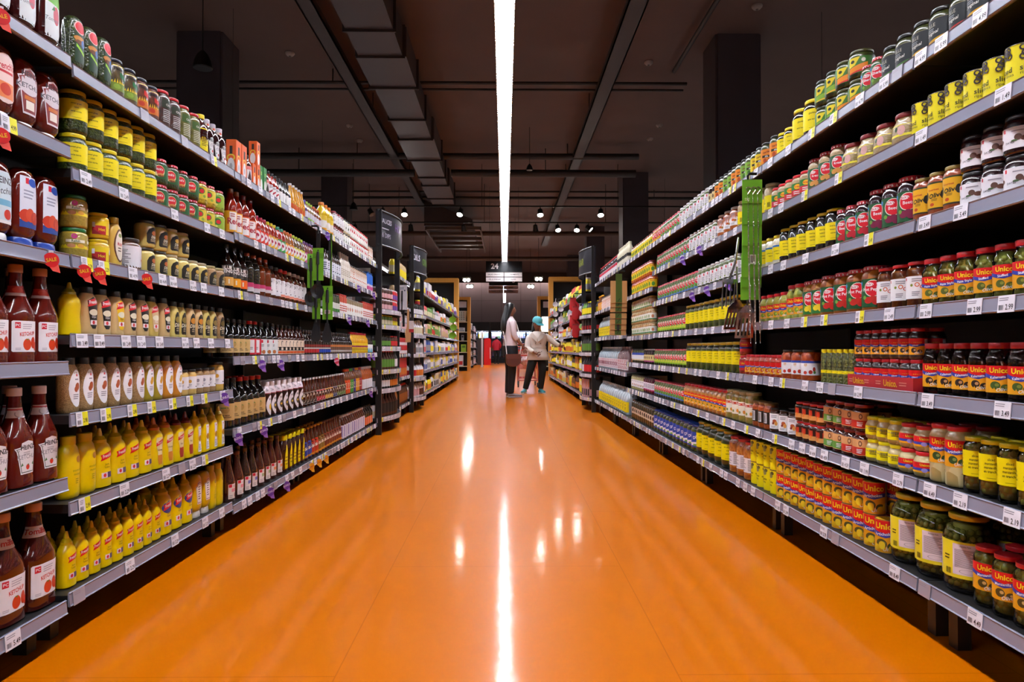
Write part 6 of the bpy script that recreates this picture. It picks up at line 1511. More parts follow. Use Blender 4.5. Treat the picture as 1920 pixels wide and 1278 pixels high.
pipe('thin conduit pair crossing beyond the mains, lower', [(-9, 20.9, 5.5), (9, 20.9, 5.5)], .045, hang=[(4.6, 20.9, 5.5)])
pipe('brown main crossing above the second light track', [(-9, 26.5, 5.35), (9, 26.5, 5.35)], .1, M('#5a4436', .6), hang=[(-2.9, 26.5, 5.35), (1.7, 26.5, 5.35)])
pipe('brown main crossing near the far wall', [(-9, 33.5, 5.3), (9, 33.5, 5.3)], .11, M('#5a4436', .6))
pipe('conduit running down the ceiling on the right of the strip light', [(2.9, 5, 5.62), (2.9, 11.6, 5.62)], .035)
for k, (x, w, lab_) in enumerate(((-2.62, .11, 'long ceiling cable tray running down the store left of the duct'), (1.75, .13, 'long ceiling cable tray running down the store right of the strip light'))):
    t = thing('cable_tray', lab_, 'cable tray', (x, 5, 5.4))
    mb = MB()
    mb.box(-w, 0, 0, w, 25, .02, TRAY)
    mb.box(-w, 0, 0, -w + .02, 25, .1, TRAY)
    mb.box(w - .02, 0, 0, w, 25, .1, TRAY)
    mb.obj('tray', t)
    for y in (3, 8, 13, 18, 23):
        mb = MB()
        mb.tube([(-w, y, .09), (-w, y, .36)], .01, PIPE, 6)
        mb.tube([(w, y, .09), (w, y, .36)], .01, PIPE, 6)
        mb.tube([(-w, y, .09), (w, y, .09)], .01, PIPE, 6)
        mb.obj('hanger_rod', t)
    mb = MB()
    mb.tube([(w * .4, 0, .04), (w * .4, 25, .04)], .022, PIPE, 8)
    mb.obj('cable', t)
for i, (px, py) in enumerate(((543, 98), (655, 234), (674, 262), (1218, 112), (1238, 231), (1220, 257), (1424, 4))):
    y = F * (CEIL - EYE) / (VY - py)
    if y > 40:
        continue
    t = thing('smoke_detector', 'small white detector disc on the ceiling, ' + ('near the hanging speaker', 'before the sprinkler main on the left', 'just before the thick main on the left', 'beside the near right column', 'past the near right column', 'just before the thick main on the right', 'above the right racks')[i], 'detector', ((px - VX) / F * y, y, CEIL))
    mb = MB()
    mb.loft([(0, .075, .075, 2), (-.02, .075, .075, 2), (-.05, .05, .05, 2), (-.055, .03, .03, 2)], M('#9a8c84', .6), 16)
    mb.obj('detector_body', t)
    mb = MB()
    mb.loft([(-.055, .02, .02, 2), (-.07, .015, .015, 2)], M('#6a605a', .6), 12)
    mb.obj('sensor', t)

# ------------------------------------------------------------------ the long strip light and other lamps
SZ, SX = 3.47, .075
LAMP = M('#f4f6ff', .4, 0, 0, .5, 78.0)
LOUV = M('#2a2b2e', .5)


def strip(x0, runs, label, z=SZ):
    """housing, then per length a glowing panel behind a row of shallow cross blades"""
    t = thing('hanging_strip_light', label, 'ceiling light', (x0, 0, z))
    for a, b in runs:
        mb = MB()
        mb.box(-SX - .012, a, .02, SX + .012, b, .07, M('#1c1a1c', .5))
        mb.obj('housing', t)
        y = a
        while y < b - .3:
            e = min(y + 1.22, b)
            mb = MB()
            mb.box(-SX + .001, y + .006, .0125, SX - .001, e - .006, .0195, LAMP)
            pa = mb.obj('diffuser', t)
            mb = MB()
            mb.box(-SX - .006, y, -.014, -SX, e, .0195, M('#d9d9dd', .5))
            mb.box(SX, y, -.014, SX + .006, e, .0195, M('#d9d9dd', .5))
            k = y + .06
            while k < e - .02:
                mb.box(-SX - .002, k, -.0045, SX + .002, k + .001, .0105, LOUV)
                k += .07
            mb.obj('louver', pa)
            y += 1.22
    for y in (0, 4.9, 9.8, 14.6, 19.5, 24.4, 29.3, 34.2):
        if y < runs[-1][1] and not (21.2 < y < 21.9):
            mb = MB()
            mb.tube([(0, y, .07), (0, y, CEIL - z - .002)], .003, M('#2a2624', .5), 6)
            mb.obj('suspension_wire', t)


strip(0, ((-4.6, 20.4), (26.2, 38.6)), 'continuous white strip light running down the whole aisle')
strip(-3.9, ((-3, 38),), 'strip light hung over the neighbouring aisle behind the sauce racks')  # out of view, added to brighten the ceiling and far wall
strip(4.6, ((-3, 38),), 'strip light hung over the neighbouring aisle behind the pickle racks')  # likewise added out of view for its bounce on the ceiling

SPOTW = M('#fff6ee', .4, 0, 0, .5, 140.0)
BLKM = M('#17150f', .45)
for yy, zz, lab_ in ((18.0, 4.62, 'nearer black light track hung across the ceiling'), (20.2, 4.6, 'further black light track hung across the ceiling')):
    t = thing('light_track', lab_, 'light track', (0, yy, zz))
    mb = MB()
    mb.box(-6.5, -.02, 0, 6.5, .02, .035, BLKM)
    mb.obj('rail', t)
    for x in (-4, -.6, 3):
        mb = MB()
        mb.tube([(x, 0, .03), (x, 0, CEIL - zz)], .008, BLKM, 6)
        mb.obj('hanger_rod', t)


def spot(px, y, on, aim, label):
    """spot hung from a track: stem, can, lens"""
    z = 4.62 if y < 19 else 4.6
    x = (px - VX) / F * y
    t = thing('track_spot', label, 'spotlight', (x, y, z))
    mb = MB()
    mb.tube([(0, 0, 0), (0, 0, -.07)], .014, BLKM, 8)
    mb.obj('stem', t)
    a = Vector(aim).normalized()
    c = Vector((0, 0, -.14))
    mb = MB()
    mb.tube([c - a * .1, c - a * .08, c + a * .05, c + a * .09], [.03, .062, .075, .085], BLKM, 18)
    mb.obj('lamp_can', t)
    mb = MB()
    mb.tube([c + a * .0905, c + a * .093], .074, SPOTW if on else M('#4a4644', .2), 18)
    mb.obj('lens', t)


spot(758, 18.0, 1, (.1, -.55, -1), 'lit spotlight on the nearer track, over the left racks')
spot(863, 18.0, 1, (-.25, -.6, -1), 'lit spotlight on the nearer track, just left of the strip light')
spot(1013, 18.0, 1, (.05, -.5, -1), 'lit spotlight on the nearer track, just right of the strip light')
spot(1127, 18.0, 1, (-.05, -.5, -1), 'lit spotlight on the nearer track, over the right racks')
spot(695, 18.0, 0, (.6, -.3, -1), 'dark spotlight on the nearer track, above the curved sign')
spot(718, 18.0, 0, (.1, .6, -1), 'dark spotlight facing away on the nearer track, above the curved sign')
spot(1046, 20.2, 1, (.15, -.6, -1), 'lit spotlight on the further track, left one of a close pair')
spot(1082, 20.2, 1, (-.1, -.6, -1), 'lit spotlight on the further track, right one of a close pair')
spot(1104, 20.2, 1, (.8, -.2, -.7), 'spotlight turned sideways on the further track, showing a sliver of light')
spot(1004, 20.2, 0, (.1, .5, -1), 'dark spotlight on the further track, right of the strip light')
spot(770, 20.2, 0, (0, .4, -1), 'dark spotlight on the further track, over the left racks')
spot(869, 20.2, 0, (.1, .6, -1), 'dark spotlight on the further track, before the duct elbow')
spot(666, 20.2, 0, (.1, .5, -1), 'dark spotlight on the further track, over the sauce jars')
for i, (px, py, y) in enumerate(((875, 525, 30), (881, 537, 33), (1010, 523, 30), (995, 537, 33))):
    x, z = (px - VX) / F * y, EYE + (VY - py) / F * y
    t = thing('twin_spotlight', 'black box with two lit spotlights against the far wall, ' + ('upper pair on the left', 'lower pair on the left', 'upper pair on the right', 'lower pair on the right')[i], 'spotlight', (x, y, z))
    mb = MB()
    mb.box(-.19, -.08, -.03, .19, .1, .12, BLKM)
    mb.obj('housing', t)
    for e in (-.08, .08):
        mb = MB()
        mb.tube([(e, -.08, 0), (e, -.115, -.012)], .066, SPOTW, 16)
        mb.obj('lens', t)
    mb = MB()
    mb.tube([(0, 0, .12), (0, 0, CEIL - z)], .008, BLKM, 6)
    mb.obj('hanger_rod', t)
for i, (px, py, y, s) in enumerate(((380, 112, 8.0, .105), (993, 312, 15.0, .07), (663, 386, 17.5, .1), (875, 452 - 2, 22.0, .0), (798, 508, 24.0, .09), (748, 470, 20.6, .1))):
    if s == 0:
        continue
    x, z = (px - VX) / F * y, EYE + (VY - py) / F * y
    t = thing('pendant_speaker', 'black dome hanging on a thin wire, ' + ('largest one, at upper left', 'small one right of the strip light', 'beside the nearer light track on the left', '', 'lowest one, against the far wall', 'beside the curved sign')[i], 'speaker', (x, y, z))
    mb = MB()
    mb.loft([(-s, s * .95, s * .95, 2), (-s * .9, s * 1.05, s * 1.05, 2), (-s * .2, s * .9, s * .9, 2), (s * .5, s * .62, s * .62, 2), (s * .95, s * .25, s * .25, 2), (s * 1.05, s * .1, s * .1, 2)], M('#12100f', .5), 20)
    mb.obj('dome', t)
    mb = MB()
    mb.tube([(0, 0, s), (0, 0, CEIL - z)], .006, BLKM, 6)
    mb.obj('wire', t)

# ------------------------------------------------------------------ aisle signs
SIGN, SIGNT = M('#101316', .35), M('#d9d2cf', .5)


def aisle_sign(y, xc, w, z0, z1, digits, dx, rows_, label, tint):
    t = thing('aisle_sign', label, 'sign', (xc, y, z0))
    H = z1 - z0
    mb = MB()
    mb.box(-w / 2, -.015, H * .46, w / 2, .015, H, SIGN)
    print_onto(mb, [('t', '#e9e4e2', digits, dx, .52, .5, .03)], w, H * .54, lambda x, q, l: (x, -.0155 - l, H * .46 + q), lift=.001)
    mb.obj('board', t)
    for r in range(2):
        for c in range(2):
            zb = H * (.24 - .24 * r)
            xa = -w / 2 if c == 0 else .012
            xb = -.012 if c == 0 else w / 2
            mb = MB()
            mb.box(xa, -.012, zb, xb, .012, zb + H * .2, M(tint, .5))
            print_onto(mb, [('t', '#2a2626', rows_[r * 2 + c], 0, .5, .36, .012, 0, 0, .9)], xb - xa, H * .2, lambda x, q, l: ((xa + xb) / 2 + x, -.0125 - l, zb + q), lift=.001)
            mb.obj('placard', t)
    for e in (-1, 1):
        mb = MB()
        mb.tube([(e * w * .4, 0, H), (e * w * .4, 0, CEIL - z0)], .004, BLKM, 6)
        mb.obj('wire', t)


aisle_sign(20.6, (945 - VX) / F * 20.6, 1.09, 2.91, 3.52, '24', -.52, ['SALAD DRESSING', 'CONDIMENTS', 'OIL & VINEGAR', 'OLIVES'], 'hanging black aisle sign reading 24 with four placards', '#d9d0cc')
aisle_sign(25.4, (944 - VX) / F * 25.4, 1.09, 2.95, 3.56, '5', .7, ['BAKING NEEDS', 'SPICES', 'COFFEE & TEA', 'SUGAR'], 'second black aisle sign hanging behind the 24 sign', '#a08686')
# ------------------------------------------------------------------ goods too far off to show their parts
FAR = {}


def far_mesh(shape, w, dp, h, c1, c2, c3):
    k = (shape, w, dp, h, c1, c2, c3)
    if k in FAR:
        return FAR[k]
    mb = MB()
    m1, m2, m3 = M(c1, .4, .2), M(c2, .5), M(c3, .4)
    if shape == 'box':
        mb.box(-w / 2, -dp / 2, 0, w / 2, dp / 2, h, m1)
        for a, b, c, e, m in ((-.42, .42, .1, .45, m2), (-.3, .3, .55, .85, m3)):
            mb.faces([(a * w, -dp / 2 - .001, c * h), (b * w, -dp / 2 - .001, c * h), (b * w, -dp / 2 - .001, e * h), (a * w, -dp / 2 - .001, e * h)], [(0, 1, 2, 3)], m)
            mb.faces([(w / 2 + .001, a * dp, c * h), (w / 2 + .001, b * dp, c * h), (w / 2 + .001, b * dp, e * h), (w / 2 + .001, a * dp, e * h)], [(0, 1, 2, 3)], m)
            mb.faces([(-w / 2 - .001, b * dp, c * h), (-w / 2 - .001, a * dp, c * h), (-w / 2 - .001, a * dp, e * h), (-w / 2 - .001, b * dp, e * h)], [(0, 1, 2, 3)], m)
        mb.fixn = False
    else:
        nm = {'jar': 'jar', 'bottle': 'bottle', 'bag': 'sq', 'jug': 'jug', 'can': 'can', 'flask': 'flask'}[shape]
        pr = PRO[nm]
        pts = [(z * h, a * w / 2, b * dp / 2, n) for z, a, b, n in pr]
        mb.loft(pts, m1, 12)
        z0, z1 = (.14, .55)
        q = [prof_at(pts, z0 * h), prof_at(pts, z1 * h)]
        mb.loft([(z0 * h, q[0][0] + .001, q[0][1] + .001, q[0][2]), (z1 * h, q[0][0] + .001, q[0][1] + .001, q[0][2])], m2, 12, False, False)
        if shape != 'bag':
            zt, ra, rb, _ = pts[-1]
            mb.loft([(zt - .003, ra * 1.12, rb * 1.12, 2), (h, ra * 1.12, rb * 1.12, 2)], m3, 10)
    FAR[k] = mb.mesh('far_' + shape, 30)
    return FAR[k]


CN = {'w': ('white', '#e6e2e6'), 'y': ('yellow', '#efd81c'), 'r': ('red', '#c8242a'), 'o': ('orange', '#dd7a24'), 'g': ('green', '#5a8a32'), 'b': ('brown', '#4a2414'), 'k': ('black', '#1d1a19'),
      'u': ('blue', '#2f52a8'), 't': ('tan', '#cfae7c'), 'p': ('purple', '#6a3f92'), 'i': ('pink', '#d9a5a8'), 'l': ('lime', '#9ac83a'), 'c': ('cream', '#ddd3ae'), 'a': ('amber', '#8a4f18'), 's': ('grey', '#9a9aa0')}
KIND = {'box': ('grocery_box', 'carton', 'box'), 'jar': ('grocery_jar', 'jar', 'jar'), 'bottle': ('grocery_bottle', 'bottle', 'bottle'), 'bag': ('grocery_pouch', 'pouch', 'bag'), 'jug': ('grocery_jug', 'jug', 'jug'), 'can': ('grocery_can', 'can', 'can'), 'flask': ('grocery_bottle', 'bottle', 'bottle')}


def fill(s, y0, y1, z, where, items, tiers=1, bulge=0.0, front=.03, limit=.3):
    """items: (shape, w, d, h, colours, count); laid near to far"""
    y = y0 + .03
    made = []
    for shape, w, dp, h, cc, n in items:
        for i in range(n):
            if y + w > y1 - .02:
                break
            yc = y + w / 2
            b = bulge * math.sin(PI * (yc - y0) / (y1 - y0)) if bulge else 0
            if b:
                b = min(bulge * math.sin(PI * (q - y0) / (y1 - y0)) for q in (yc - w / 2, yc + w / 2))
            for k in range(tiers):
                if (k + 1) * (h + .001) > limit:
                    break
                made.append((shape, w, dp, h, cc, yc, LIP[s] + front + dp / 2 - b, z + DECK + .0012 + k * (h + .001), k))
            y += w + .006
    tot = {}
    for m in made:
        q = (KIND[m[0]][1], m[4][:2], m[8])
        tot[q] = tot.get(q, 0) + 1
    cnt = {}
    for shape, w, dp, h, cc, yc, xc, zz, k in made:
        o = link(KIND[shape][0], far_mesh(shape, w, dp, h, *(CN[c][1] for c in cc)), None, (s * xc, yc, zz))
        o.rotation_euler = (0, 0, -PI / 2 * s)
        q = (KIND[shape][1], cc[:2], k)
        cnt[q] = cnt.get(q, 0) + 1
        nm = '%s and %s' % (CN[cc[0]][0], CN[cc[1]][0]) if cc[0] != cc[1] else CN[cc[0]][0]
        ly = 'upper ' if k else ''
        tag(o, '%s%s %s, %s, %s' % (ly, nm, KIND[shape][1], ('%s of %s' % (nth(cnt[q]), num(tot[q])) if tot[q] > 1 else 'only one'), where), KIND[shape][2], 'groceries, ' + where)


# bowed display beside the dark sauces
y0 = J0 + 4 * BAY
y1 = y0 + BAY
A = CUR[0][2]
fill(-1, y0, y1, A[0], 'top near-left bowed shelf', [('jar', .07, .07, .115, 'biw', 6), ('jar', .07, .07, .115, 'rpw', 5), ('jar', .07, .07, .115, 'kuw', 5)], 2, .13)
fill(-1, y0, y1, A[1], 'second near-left bowed shelf', [('jar', .07, .07, .11, 'gcy', 6), ('jar', .07, .07, .11, 'ayk', 9)], 1, .13, limit=.13)
fill(-1, y0, y1, A[2], 'third near-left bowed shelf', [('jar', .075, .075, .12, 'kgk', 5), ('jar', .075, .075, .12, 'brr', 5), ('jar', .075, .075, .12, 'rwr', 4)], 1, .13)
fill(-1, y0, y1, A[3], 'fourth near-left bowed shelf', [('bottle', .06, .06, .2, 'bgr', 8), ('bottle', .06, .06, .2, 'kwk', 9)], 1, .13)
fill(-1, y0, y1, A[4], 'fifth near-left bowed shelf', [('bottle', .055, .055, .16, 'kwy', 6), ('bottle', .055, .055, .16, 'kog', 6), ('box', .07, .06, .16, 'kwr', 5)], 1, .13)
fill(-1, y0, y1, A[5], 'bottom near-left bowed shelf', [('jar', .09, .09, .13, 'wcw', 2), ('bottle', .075, .075, .25, 'bkk', 6), ('bag', .1, .07, .25, 'tbw', 4)], 1, .13)
# between the two bowed displays
y2 = J0 + 5 * BAY
fill(-1, y2, y2 + BAY, 1.4, 'second shelf between bowed displays', [('bag', .1, .07, .24, 'tcw', 4), ('box', .11, .07, .24, 'yow', 6)])
fill(-1, y2, y2 + BAY, 1.75, 'top shelf between bowed displays', [('bag', .11, .07, .2, 'ycw', 4), ('bag', .11, .07, .22, 'tyw', 5)])
fill(-1, y2, y2 + BAY, 1.1, 'third shelf between bowed displays', [('box', .09, .07, .2, 'wsr', 6), ('box', .09, .07, .2, 'siw', 6)])
fill(-1, y2, y2 + BAY, .79, 'fourth shelf between bowed displays', [('box', .13, .09, .105, 'rwr', 8)], 2)
fill(-1, y2, y2 + BAY, .5, 'fifth shelf between bowed displays', [('box', .1, .08, .2, 'oyr', 3), ('box', .1, .08, .24, 'ror', 7)])
fill(-1, y2, y2 + BAY, .14, 'bottom shelf between bowed displays', [('bottle', .08, .08, .28, 'bow', 4), ('flask', .085, .085, .26, 'bar', 10)])
# further bowed display on the left
y3 = J0 + 6 * BAY
B = CUR[1][2]
fill(-1, y3, y3 + BAY, B[0], 'top far-left bowed shelf', [('jar', .08, .08, .16, 'kwk', 7), ('jar', .08, .08, .13, 'bik', 6)], 1, .13)
fill(-1, y3, y3 + BAY, B[1], 'second far-left bowed shelf', [('bottle', .075, .075, .2, 'wcc', 7), ('bottle', .075, .075, .2, 'cac', 7)], 1, .13)
fill(-1, y3, y3 + BAY, B[2], 'third far-left bowed shelf', [('jar', .09, .09, .16, 'kbk', 3), ('bag', .16, .09, .18, 'wsu', 3), ('jar', .09, .09, .16, 'kwk', 4)], 1, .13)
fill(-1, y3, y3 + BAY, B[3], 'fourth far-left bowed shelf', [('jug', .1, .1, .2, 'wrb', 3), ('flask', .09, .09, .2, 'wob', 8)], 1, .13)
fill(-1, y3, y3 + BAY, B[4], 'bottom far-left bowed shelf', [('jug', .1, .1, .22, 'wib', 4), ('flask', .09, .09, .22, 'wbb', 8)], 1, .13)
# bowed display on the right, seen almost edge on
C2 = CUR[2][2]
fill(1, y3, y3 + BAY, C2[0], 'top right bowed shelf', [('bottle', .07, .07, .2, 'kyy', 5), ('bottle', .07, .07, .2, 'gyk', 5), ('box', .08, .07, .2, 'uww', 4)], 1, .13)
fill(1, y3, y3 + BAY, C2[1], 'second right bowed shelf', [('box', .11, .1, .15, 'krk', 9)], 1, .13)
fill(1, y3, y3 + BAY, C2[2], 'third right bowed shelf', [('bottle', .07, .07, .24, 'kgk', 14)], 1, .13)
fill(1, y3, y3 + BAY, C2[3], 'fourth right bowed shelf', [('flask', .08, .08, .24, 'krk', 6), ('bottle', .08, .08, .24, 'kwk', 6)], 1, .13)
fill(1, y3, y3 + BAY, C2[4], 'bottom right bowed shelf', [('box', .09, .08, .26, 'kik', 3), ('box', .09, .08, .26, 'iko', 8)], 1, .13)
# the long runs beyond
PAL_L = [
    ['wrw', 'ysw', 'yyk', 'sgw', 'wpy', 'cyw'],
    ['iwr', 'cgr', 'rcy', 'sww', 'gcw', 'wog', 'tcr'],
    ['crw', 'tgc', 'wss', 'grw', 'itc', 'lgc'],
    ['yky', 'wrw', 'wwu', 'usy', 'wyw', 'wsw'],
    ['ywy', 'wsw', 'wwb', 'ywk', 'wus', 'wuw'],
    ['yoy', 'our', 'uyw', 'twk', 'cwy', 'wky'],
]
PAL_R = [
    ['ygw', 'gyw', 'wgr', 'ryw', 'wrw', 'ysw'],
    ['wgu', 'siw', 'wiw', 'gsy', 'iws'],
    ['gyo', 'syw', 'wsg', 'ygk', 'oyw', 'rwy'],
    ['kyw', 'yok', 'ayk', 'kok', 'yyw', 'wry'],
    ['oyk', 'kao', 'tak', 'kyo', 'ywk'],
    ['wyy', 'yyw', 'yoy', 'tob', 'bok', 'ook'],
]
rr = random.Random(21)
for s, PAL in ((-1, PAL_L), (1, PAL_R)):
    for li, z in enumerate(FARL):
        for bi in range(7):
            ya = J0 + (7 + bi) * BAY
            items = []
            y = 0
            while y < BAY:
                cc = rr.choice(PAL[li])
                sh = rr.choice(('box', 'bag', 'bag', 'bottle', 'jar')) if li < 3 else rr.choice(('box', 'box', 'bag', 'jar', 'flask'))
                w = rr.choice((.15, .17, .2)) if sh in ('box', 'bag') else .1
                h = rr.choice((.19, .22, .25))
                n = rr.choice((2, 3, 4))
                items.append((sh, w, .085, h, cc, n))
                y += n * (w + .006)
            fill(s, ya, ya + BAY, z, '%s shelf, far %s bay %s' % (nth(li + 1), 'left' if s < 0 else 'right', num(bi + 1)), items)


# ------------------------------------------------------------------ posts and curved headers of the bowed displays
def header(bay, s, y0, label, words, zt=2.27, zb=1.94):
    x0 = LIP[s]
    kids = []
    n = 18
    P = [(-s * (.13 * math.sin(PI * i / n) + .012), BAY * i / n) for i in range(n + 1)]
    for e, (px, py) in ((0, P[0]), (1, P[-1])):
        mb = MB()
        q = .03 if e == 0 else -.03
        j = .006 if e == 0 else -.006
        mb.box(px - .03, py + min(q, 0) + j, 0, px + .03, py + max(q, 0) + j, zt + .02, M('#0f0f11', .45))
        kids.append(mb.obj('post'))
    mb = MB()
    vs, fs = [], []
    for dx, zz in ((0, zb), (0, zt), (s * .02, zt), (s * .02, zb)):
        vs += [(x + dx, y, zz) for x, y in P]
    k = n + 1
    for a in range(4):
        b = (a + 1) % 4
        for i in range(n):
            fs.append((a * k + i, a * k + i + 1, b * k + i + 1, b * k + i))
    fs += [(0, k, 2 * k, 3 * k), (n, k + n, 2 * k + n, 3 * k + n)]
    mb.faces(vs, fs, M('#26242b', .3, .2))
    kids.append(mb.obj('curved_board'))
    mb = MB()

    def surf(x, y, l):
        f = (x / BAY + .5)
        f = f if s < 0 else 1 - f
        yy = BAY * f
        return (-s * (.13 * math.sin(PI * f) + .012 + l), yy, zb + y)
    print_onto(mb, [('t', c, w, u, v, sz, .02) for c, w, u, v, sz in words] + [('r', '#c9c6d2', -.93, .5, -.66, .53)] * (s < 0), BAY, zt - zb, surf, .06, 0, lift=.002)
    kids.append(mb.obj('lettering'))
    for zz in (zb - .02, zt):
        mb = MB()
        mb.tube([(x, y, zz + .01) for x, y in P], .012, M('#0f0f11', .45), 6)
        kids.append(mb.obj('edge_trim'))
    mb = MB()
    mb.box(s * .3, .04, 1.45, s * .32, BAY - .04, zb, M('#5a5158', .5))
    kids.append(mb.obj('mesh_panel'))
    mb = MB()
    mb.box(min(0, s * .32), .0, 1.86, max(0, s * .32), .03, 1.9, M('#0f0f11', .45))
    kids.append(mb.obj('crossbar'))
    inv = (Matrix.Translation(bay.location) @ Matrix.Rotation(bay.rotation_euler[2], 4, 'Z')).inverted()
    for k_ in kids:
        k_.location = (s * x0, y0, 0)
        k_.parent = bay
        k_.matrix_parent_inverse = inv
    kids[2]['label'] = label


header(CURT[0], -1, J0 + 4 * BAY, 'curved dark header over the nearer left bowed display, purple lettering', [('#b9b4c2', 'SAUCES', -.74, .74, .15), ('#9a95a5', '& DIPS', -.74, .3, .15), ('#6a4a86', 'HOT', -.2, .66, .26), ('#7a4a7a', 'SPICY', .25, .4, .24)])
header(CURT[1], -1, J0 + 6 * BAY, 'curved dark header over the further left bowed display, green lettering', [('#c9c9d6', 'OILS', -.75, .6, .26), ('#6f9a3a', 'ORGANIC', .1, .5, .3)])
header(CURT[2], 1, J0 + 6 * BAY, 'curved dark header over the right bowed display, olive lettering', [('#8f9a3a', 'VINEGAR', .0, .5, .3), ('#c9c9d6', '&', -.7, .75, .2)])

# ------------------------------------------------------------------ timber portals at the ends of the racks
WOOD = noise_mat('pine_wood', '#c98a34', '#dda048', 3.5, .5, .05, 0, None, (8, 8, .6))
BLACKP = M('#141114', .55)


def portal(s, y, xi, w, h, label, shelves=()):
    """square timber frame standing across a rack's end, black boarding inside"""
    t = thing('timber_portal', label, 'shelving end', (s * xi, y, 0))
    b = .12
    for a in (0, w - b):
        mb = MB()
        mb.box(min(s * a, s * (a + b)), 0, 0, max(s * a, s * (a + b)), .35, h, WOOD)
        mb.obj('post', t)
    mb = MB()
    mb.box(min(s * b, s * (w - b)), 0, h - b, max(s * b, s * (w - b)), .35, h, WOOD)
    mb.obj('lintel', t)
    mb = MB()
    mb.box(min(s * b, s * (w - b)), .3, 0, max(s * b, s * (w - b)), .33, h - b, BLACKP)
    mb.obj('black_panel', t)
    for z in shelves:
        mb = MB()
        mb.box(min(s * b, s * (w - b)), .01, z - .03, max(s * b, s * (w - b)), .3, z, M('#d9c9a8', .5))
        mb.obj('shelf', t)
    return t


YP = J0 + 14 * BAY + .03
portal(-1, YP, 1.3, 1.05, 2.86, 'timber-framed black end panel of the left racks')
portal(1, YP, 1.25, 1.05, 2.9, 'timber-framed black end panel of the right racks, behind the shopper in the cap')
portal(-1, 26.9, 1.35, .95, 2.92, 'further timber-framed bay on the left holding a white basket', (.2, .75, 1.2, 1.55, 1.95))
portal(1, 26.9, 1.3, .95, 2.95, 'further timber-framed bay on the right holding a white lampshade', (.2, .75, 1.2, 1.55))
t = thing('storage_basket', 'white perforated plastic basket in the far left timber bay', 'basket', (-1.72, 27.06, 1.951))
mb = MB()
mb.loft([(0, .2, .1, 5), (.42, .24, .13, 5)], M('#e9efe6', .5), 24)
mb.obj('basket_body', t)
mb = MB()
for i in range(5):
    for j in range(4):
        mb.box(-.16 + .085 * j, -.145 + .0 * i, .07 + .07 * i, -.12 + .085 * j, -.1, .1 + .07 * i, M('#4a5a4a', .6))
mb.obj('holes', t)
mb = MB()
mb.box(-.2, -.01, -.12, .2, .01, .12, M('#d9cfd2', .5))
o = mb.obj('price_sign', None, (-1.7, 26.88, 2.62))
tag(o, 'pale card fixed at the top of the far left timber bay', 'sign')
mb = MB()
mb.box(-.2, -.01, -.12, .2, .01, .12, M('#d9cfd2', .5))
o = mb.obj('price_sign', None, (1.72, 26.88, 2.62))
tag(o, 'pale card fixed at the top of the far right timber bay', 'sign')
t = thing('lampshade', 'round glowing white shade in the far right timber bay', 'lamp', (1.66, 27.05, 1.551))
mb = MB()
mb.loft([(0, .19, .1, 2.5), (.1, .22, .12, 2.6), (.5, .22, .12, 2.6), (.6, .18, .1, 2.5)], M('#f6f1ec', .5, 0, 0, .5, 1.2), 24)
mb.obj('shade', t)
mb = MB()
mb.loft([(.6, .05, .05, 2), (.64, .05, .05, 2)], BLKM, 12)
mb.obj('finial', t)
for i, (sh, w, dp, h, c, x, z, lb) in enumerate((('box', .3, .12, .16, 'wss', -1.72, 1.551, 'low white carton on the fourth board of the far left timber bay'), ('box', .1, .1, .22, 'ksk', -1.86, 1.201, 'black and grey carton on the third board of the far left timber bay'), ('box', .1, .1, .22, 'ssk', -1.66, 1.201, 'grey carton on the third board of the far left timber bay'),
                                                 ('box', .2, .12, .3, 'llg', -1.62, .751, 'lime green carton on the second board of the far left timber bay'), ('box', .2, .12, .26, 'awr', -1.92, .751, 'brown carton on the second board of the far left timber bay'), ('box', .34, .14, .42, 'wrw', -1.8, .201, 'big white carton with red print on the lowest board of the left bay'))):
    o = link('grocery_box', far_mesh(sh, w, dp, h, *(CN[q][1] for q in c)), None, (x, 27.06, z + .001))
    tag(o, lb, 'box')

# racks beyond the cross aisle
for i, (s, ya, xl) in enumerate(((-1, 28.0, 1.47), (-1, 32.6, 1.5), (1, 28.0, 1.42))):
    t = thing('shelving_bay', 'distant tall rack beyond the cross aisle, %s on the %s' % ('nearer' if ya < 30 else 'further', 'left' if s < 0 else 'right'), 'shelving', (s * xl, ya, 0))
    L = 4.2
    mb = MB()
    mb.box(min(s * .4, s * .43), 0, 0, max(s * .4, s * .43), L, 2.1, STEEL)
    mb.obj('back_panel', t)
    for e in (0, L):
        mb = MB()
        mb.box(min(0, s * .4), e - .015, 0, max(0, s * .4), e + .015, 2.1, STEEL)
        mb.obj('side_panel', t)
    for z in (.14, .55, .95, 1.35, 1.75):
        mb = MB()
        mb.box(min(0, s * .4), .016, z - .03, max(0, s * .4), L - .016, z, M('#6a666c', .5))
        mb.obj('shelf', t)
        yy = .1
        n = 0
        while yy < L - .45:
            w = rr.choice((.24, .3, .36))
            cc = rr.choice(('iws', 'bwt', 'srw', 'wsk', 'ktw', 'wis', 'tbi'))
            h = rr.choice((.2, .26, .3))
            o = link('packing_carton', far_mesh('box', w, .16, h, *(CN[q][1] for q in cc)), None, (s * (xl + .12), ya + yy + w / 2, z + .0012))
            o.rotation_euler = (0, 0, -PI / 2 * s)
            n += 1
            tag(o, '%s and %s carton, number %s along board %s, distant %s rack %s' % (CN[cc[0]][0], CN[cc[1]][0], num(n), num(int(z / .4) + 1), 'left' if s < 0 else 'right', 'one' if ya < 30 else 'two'), 'box', 'cartons on the distant racks')
            yy += w + .05
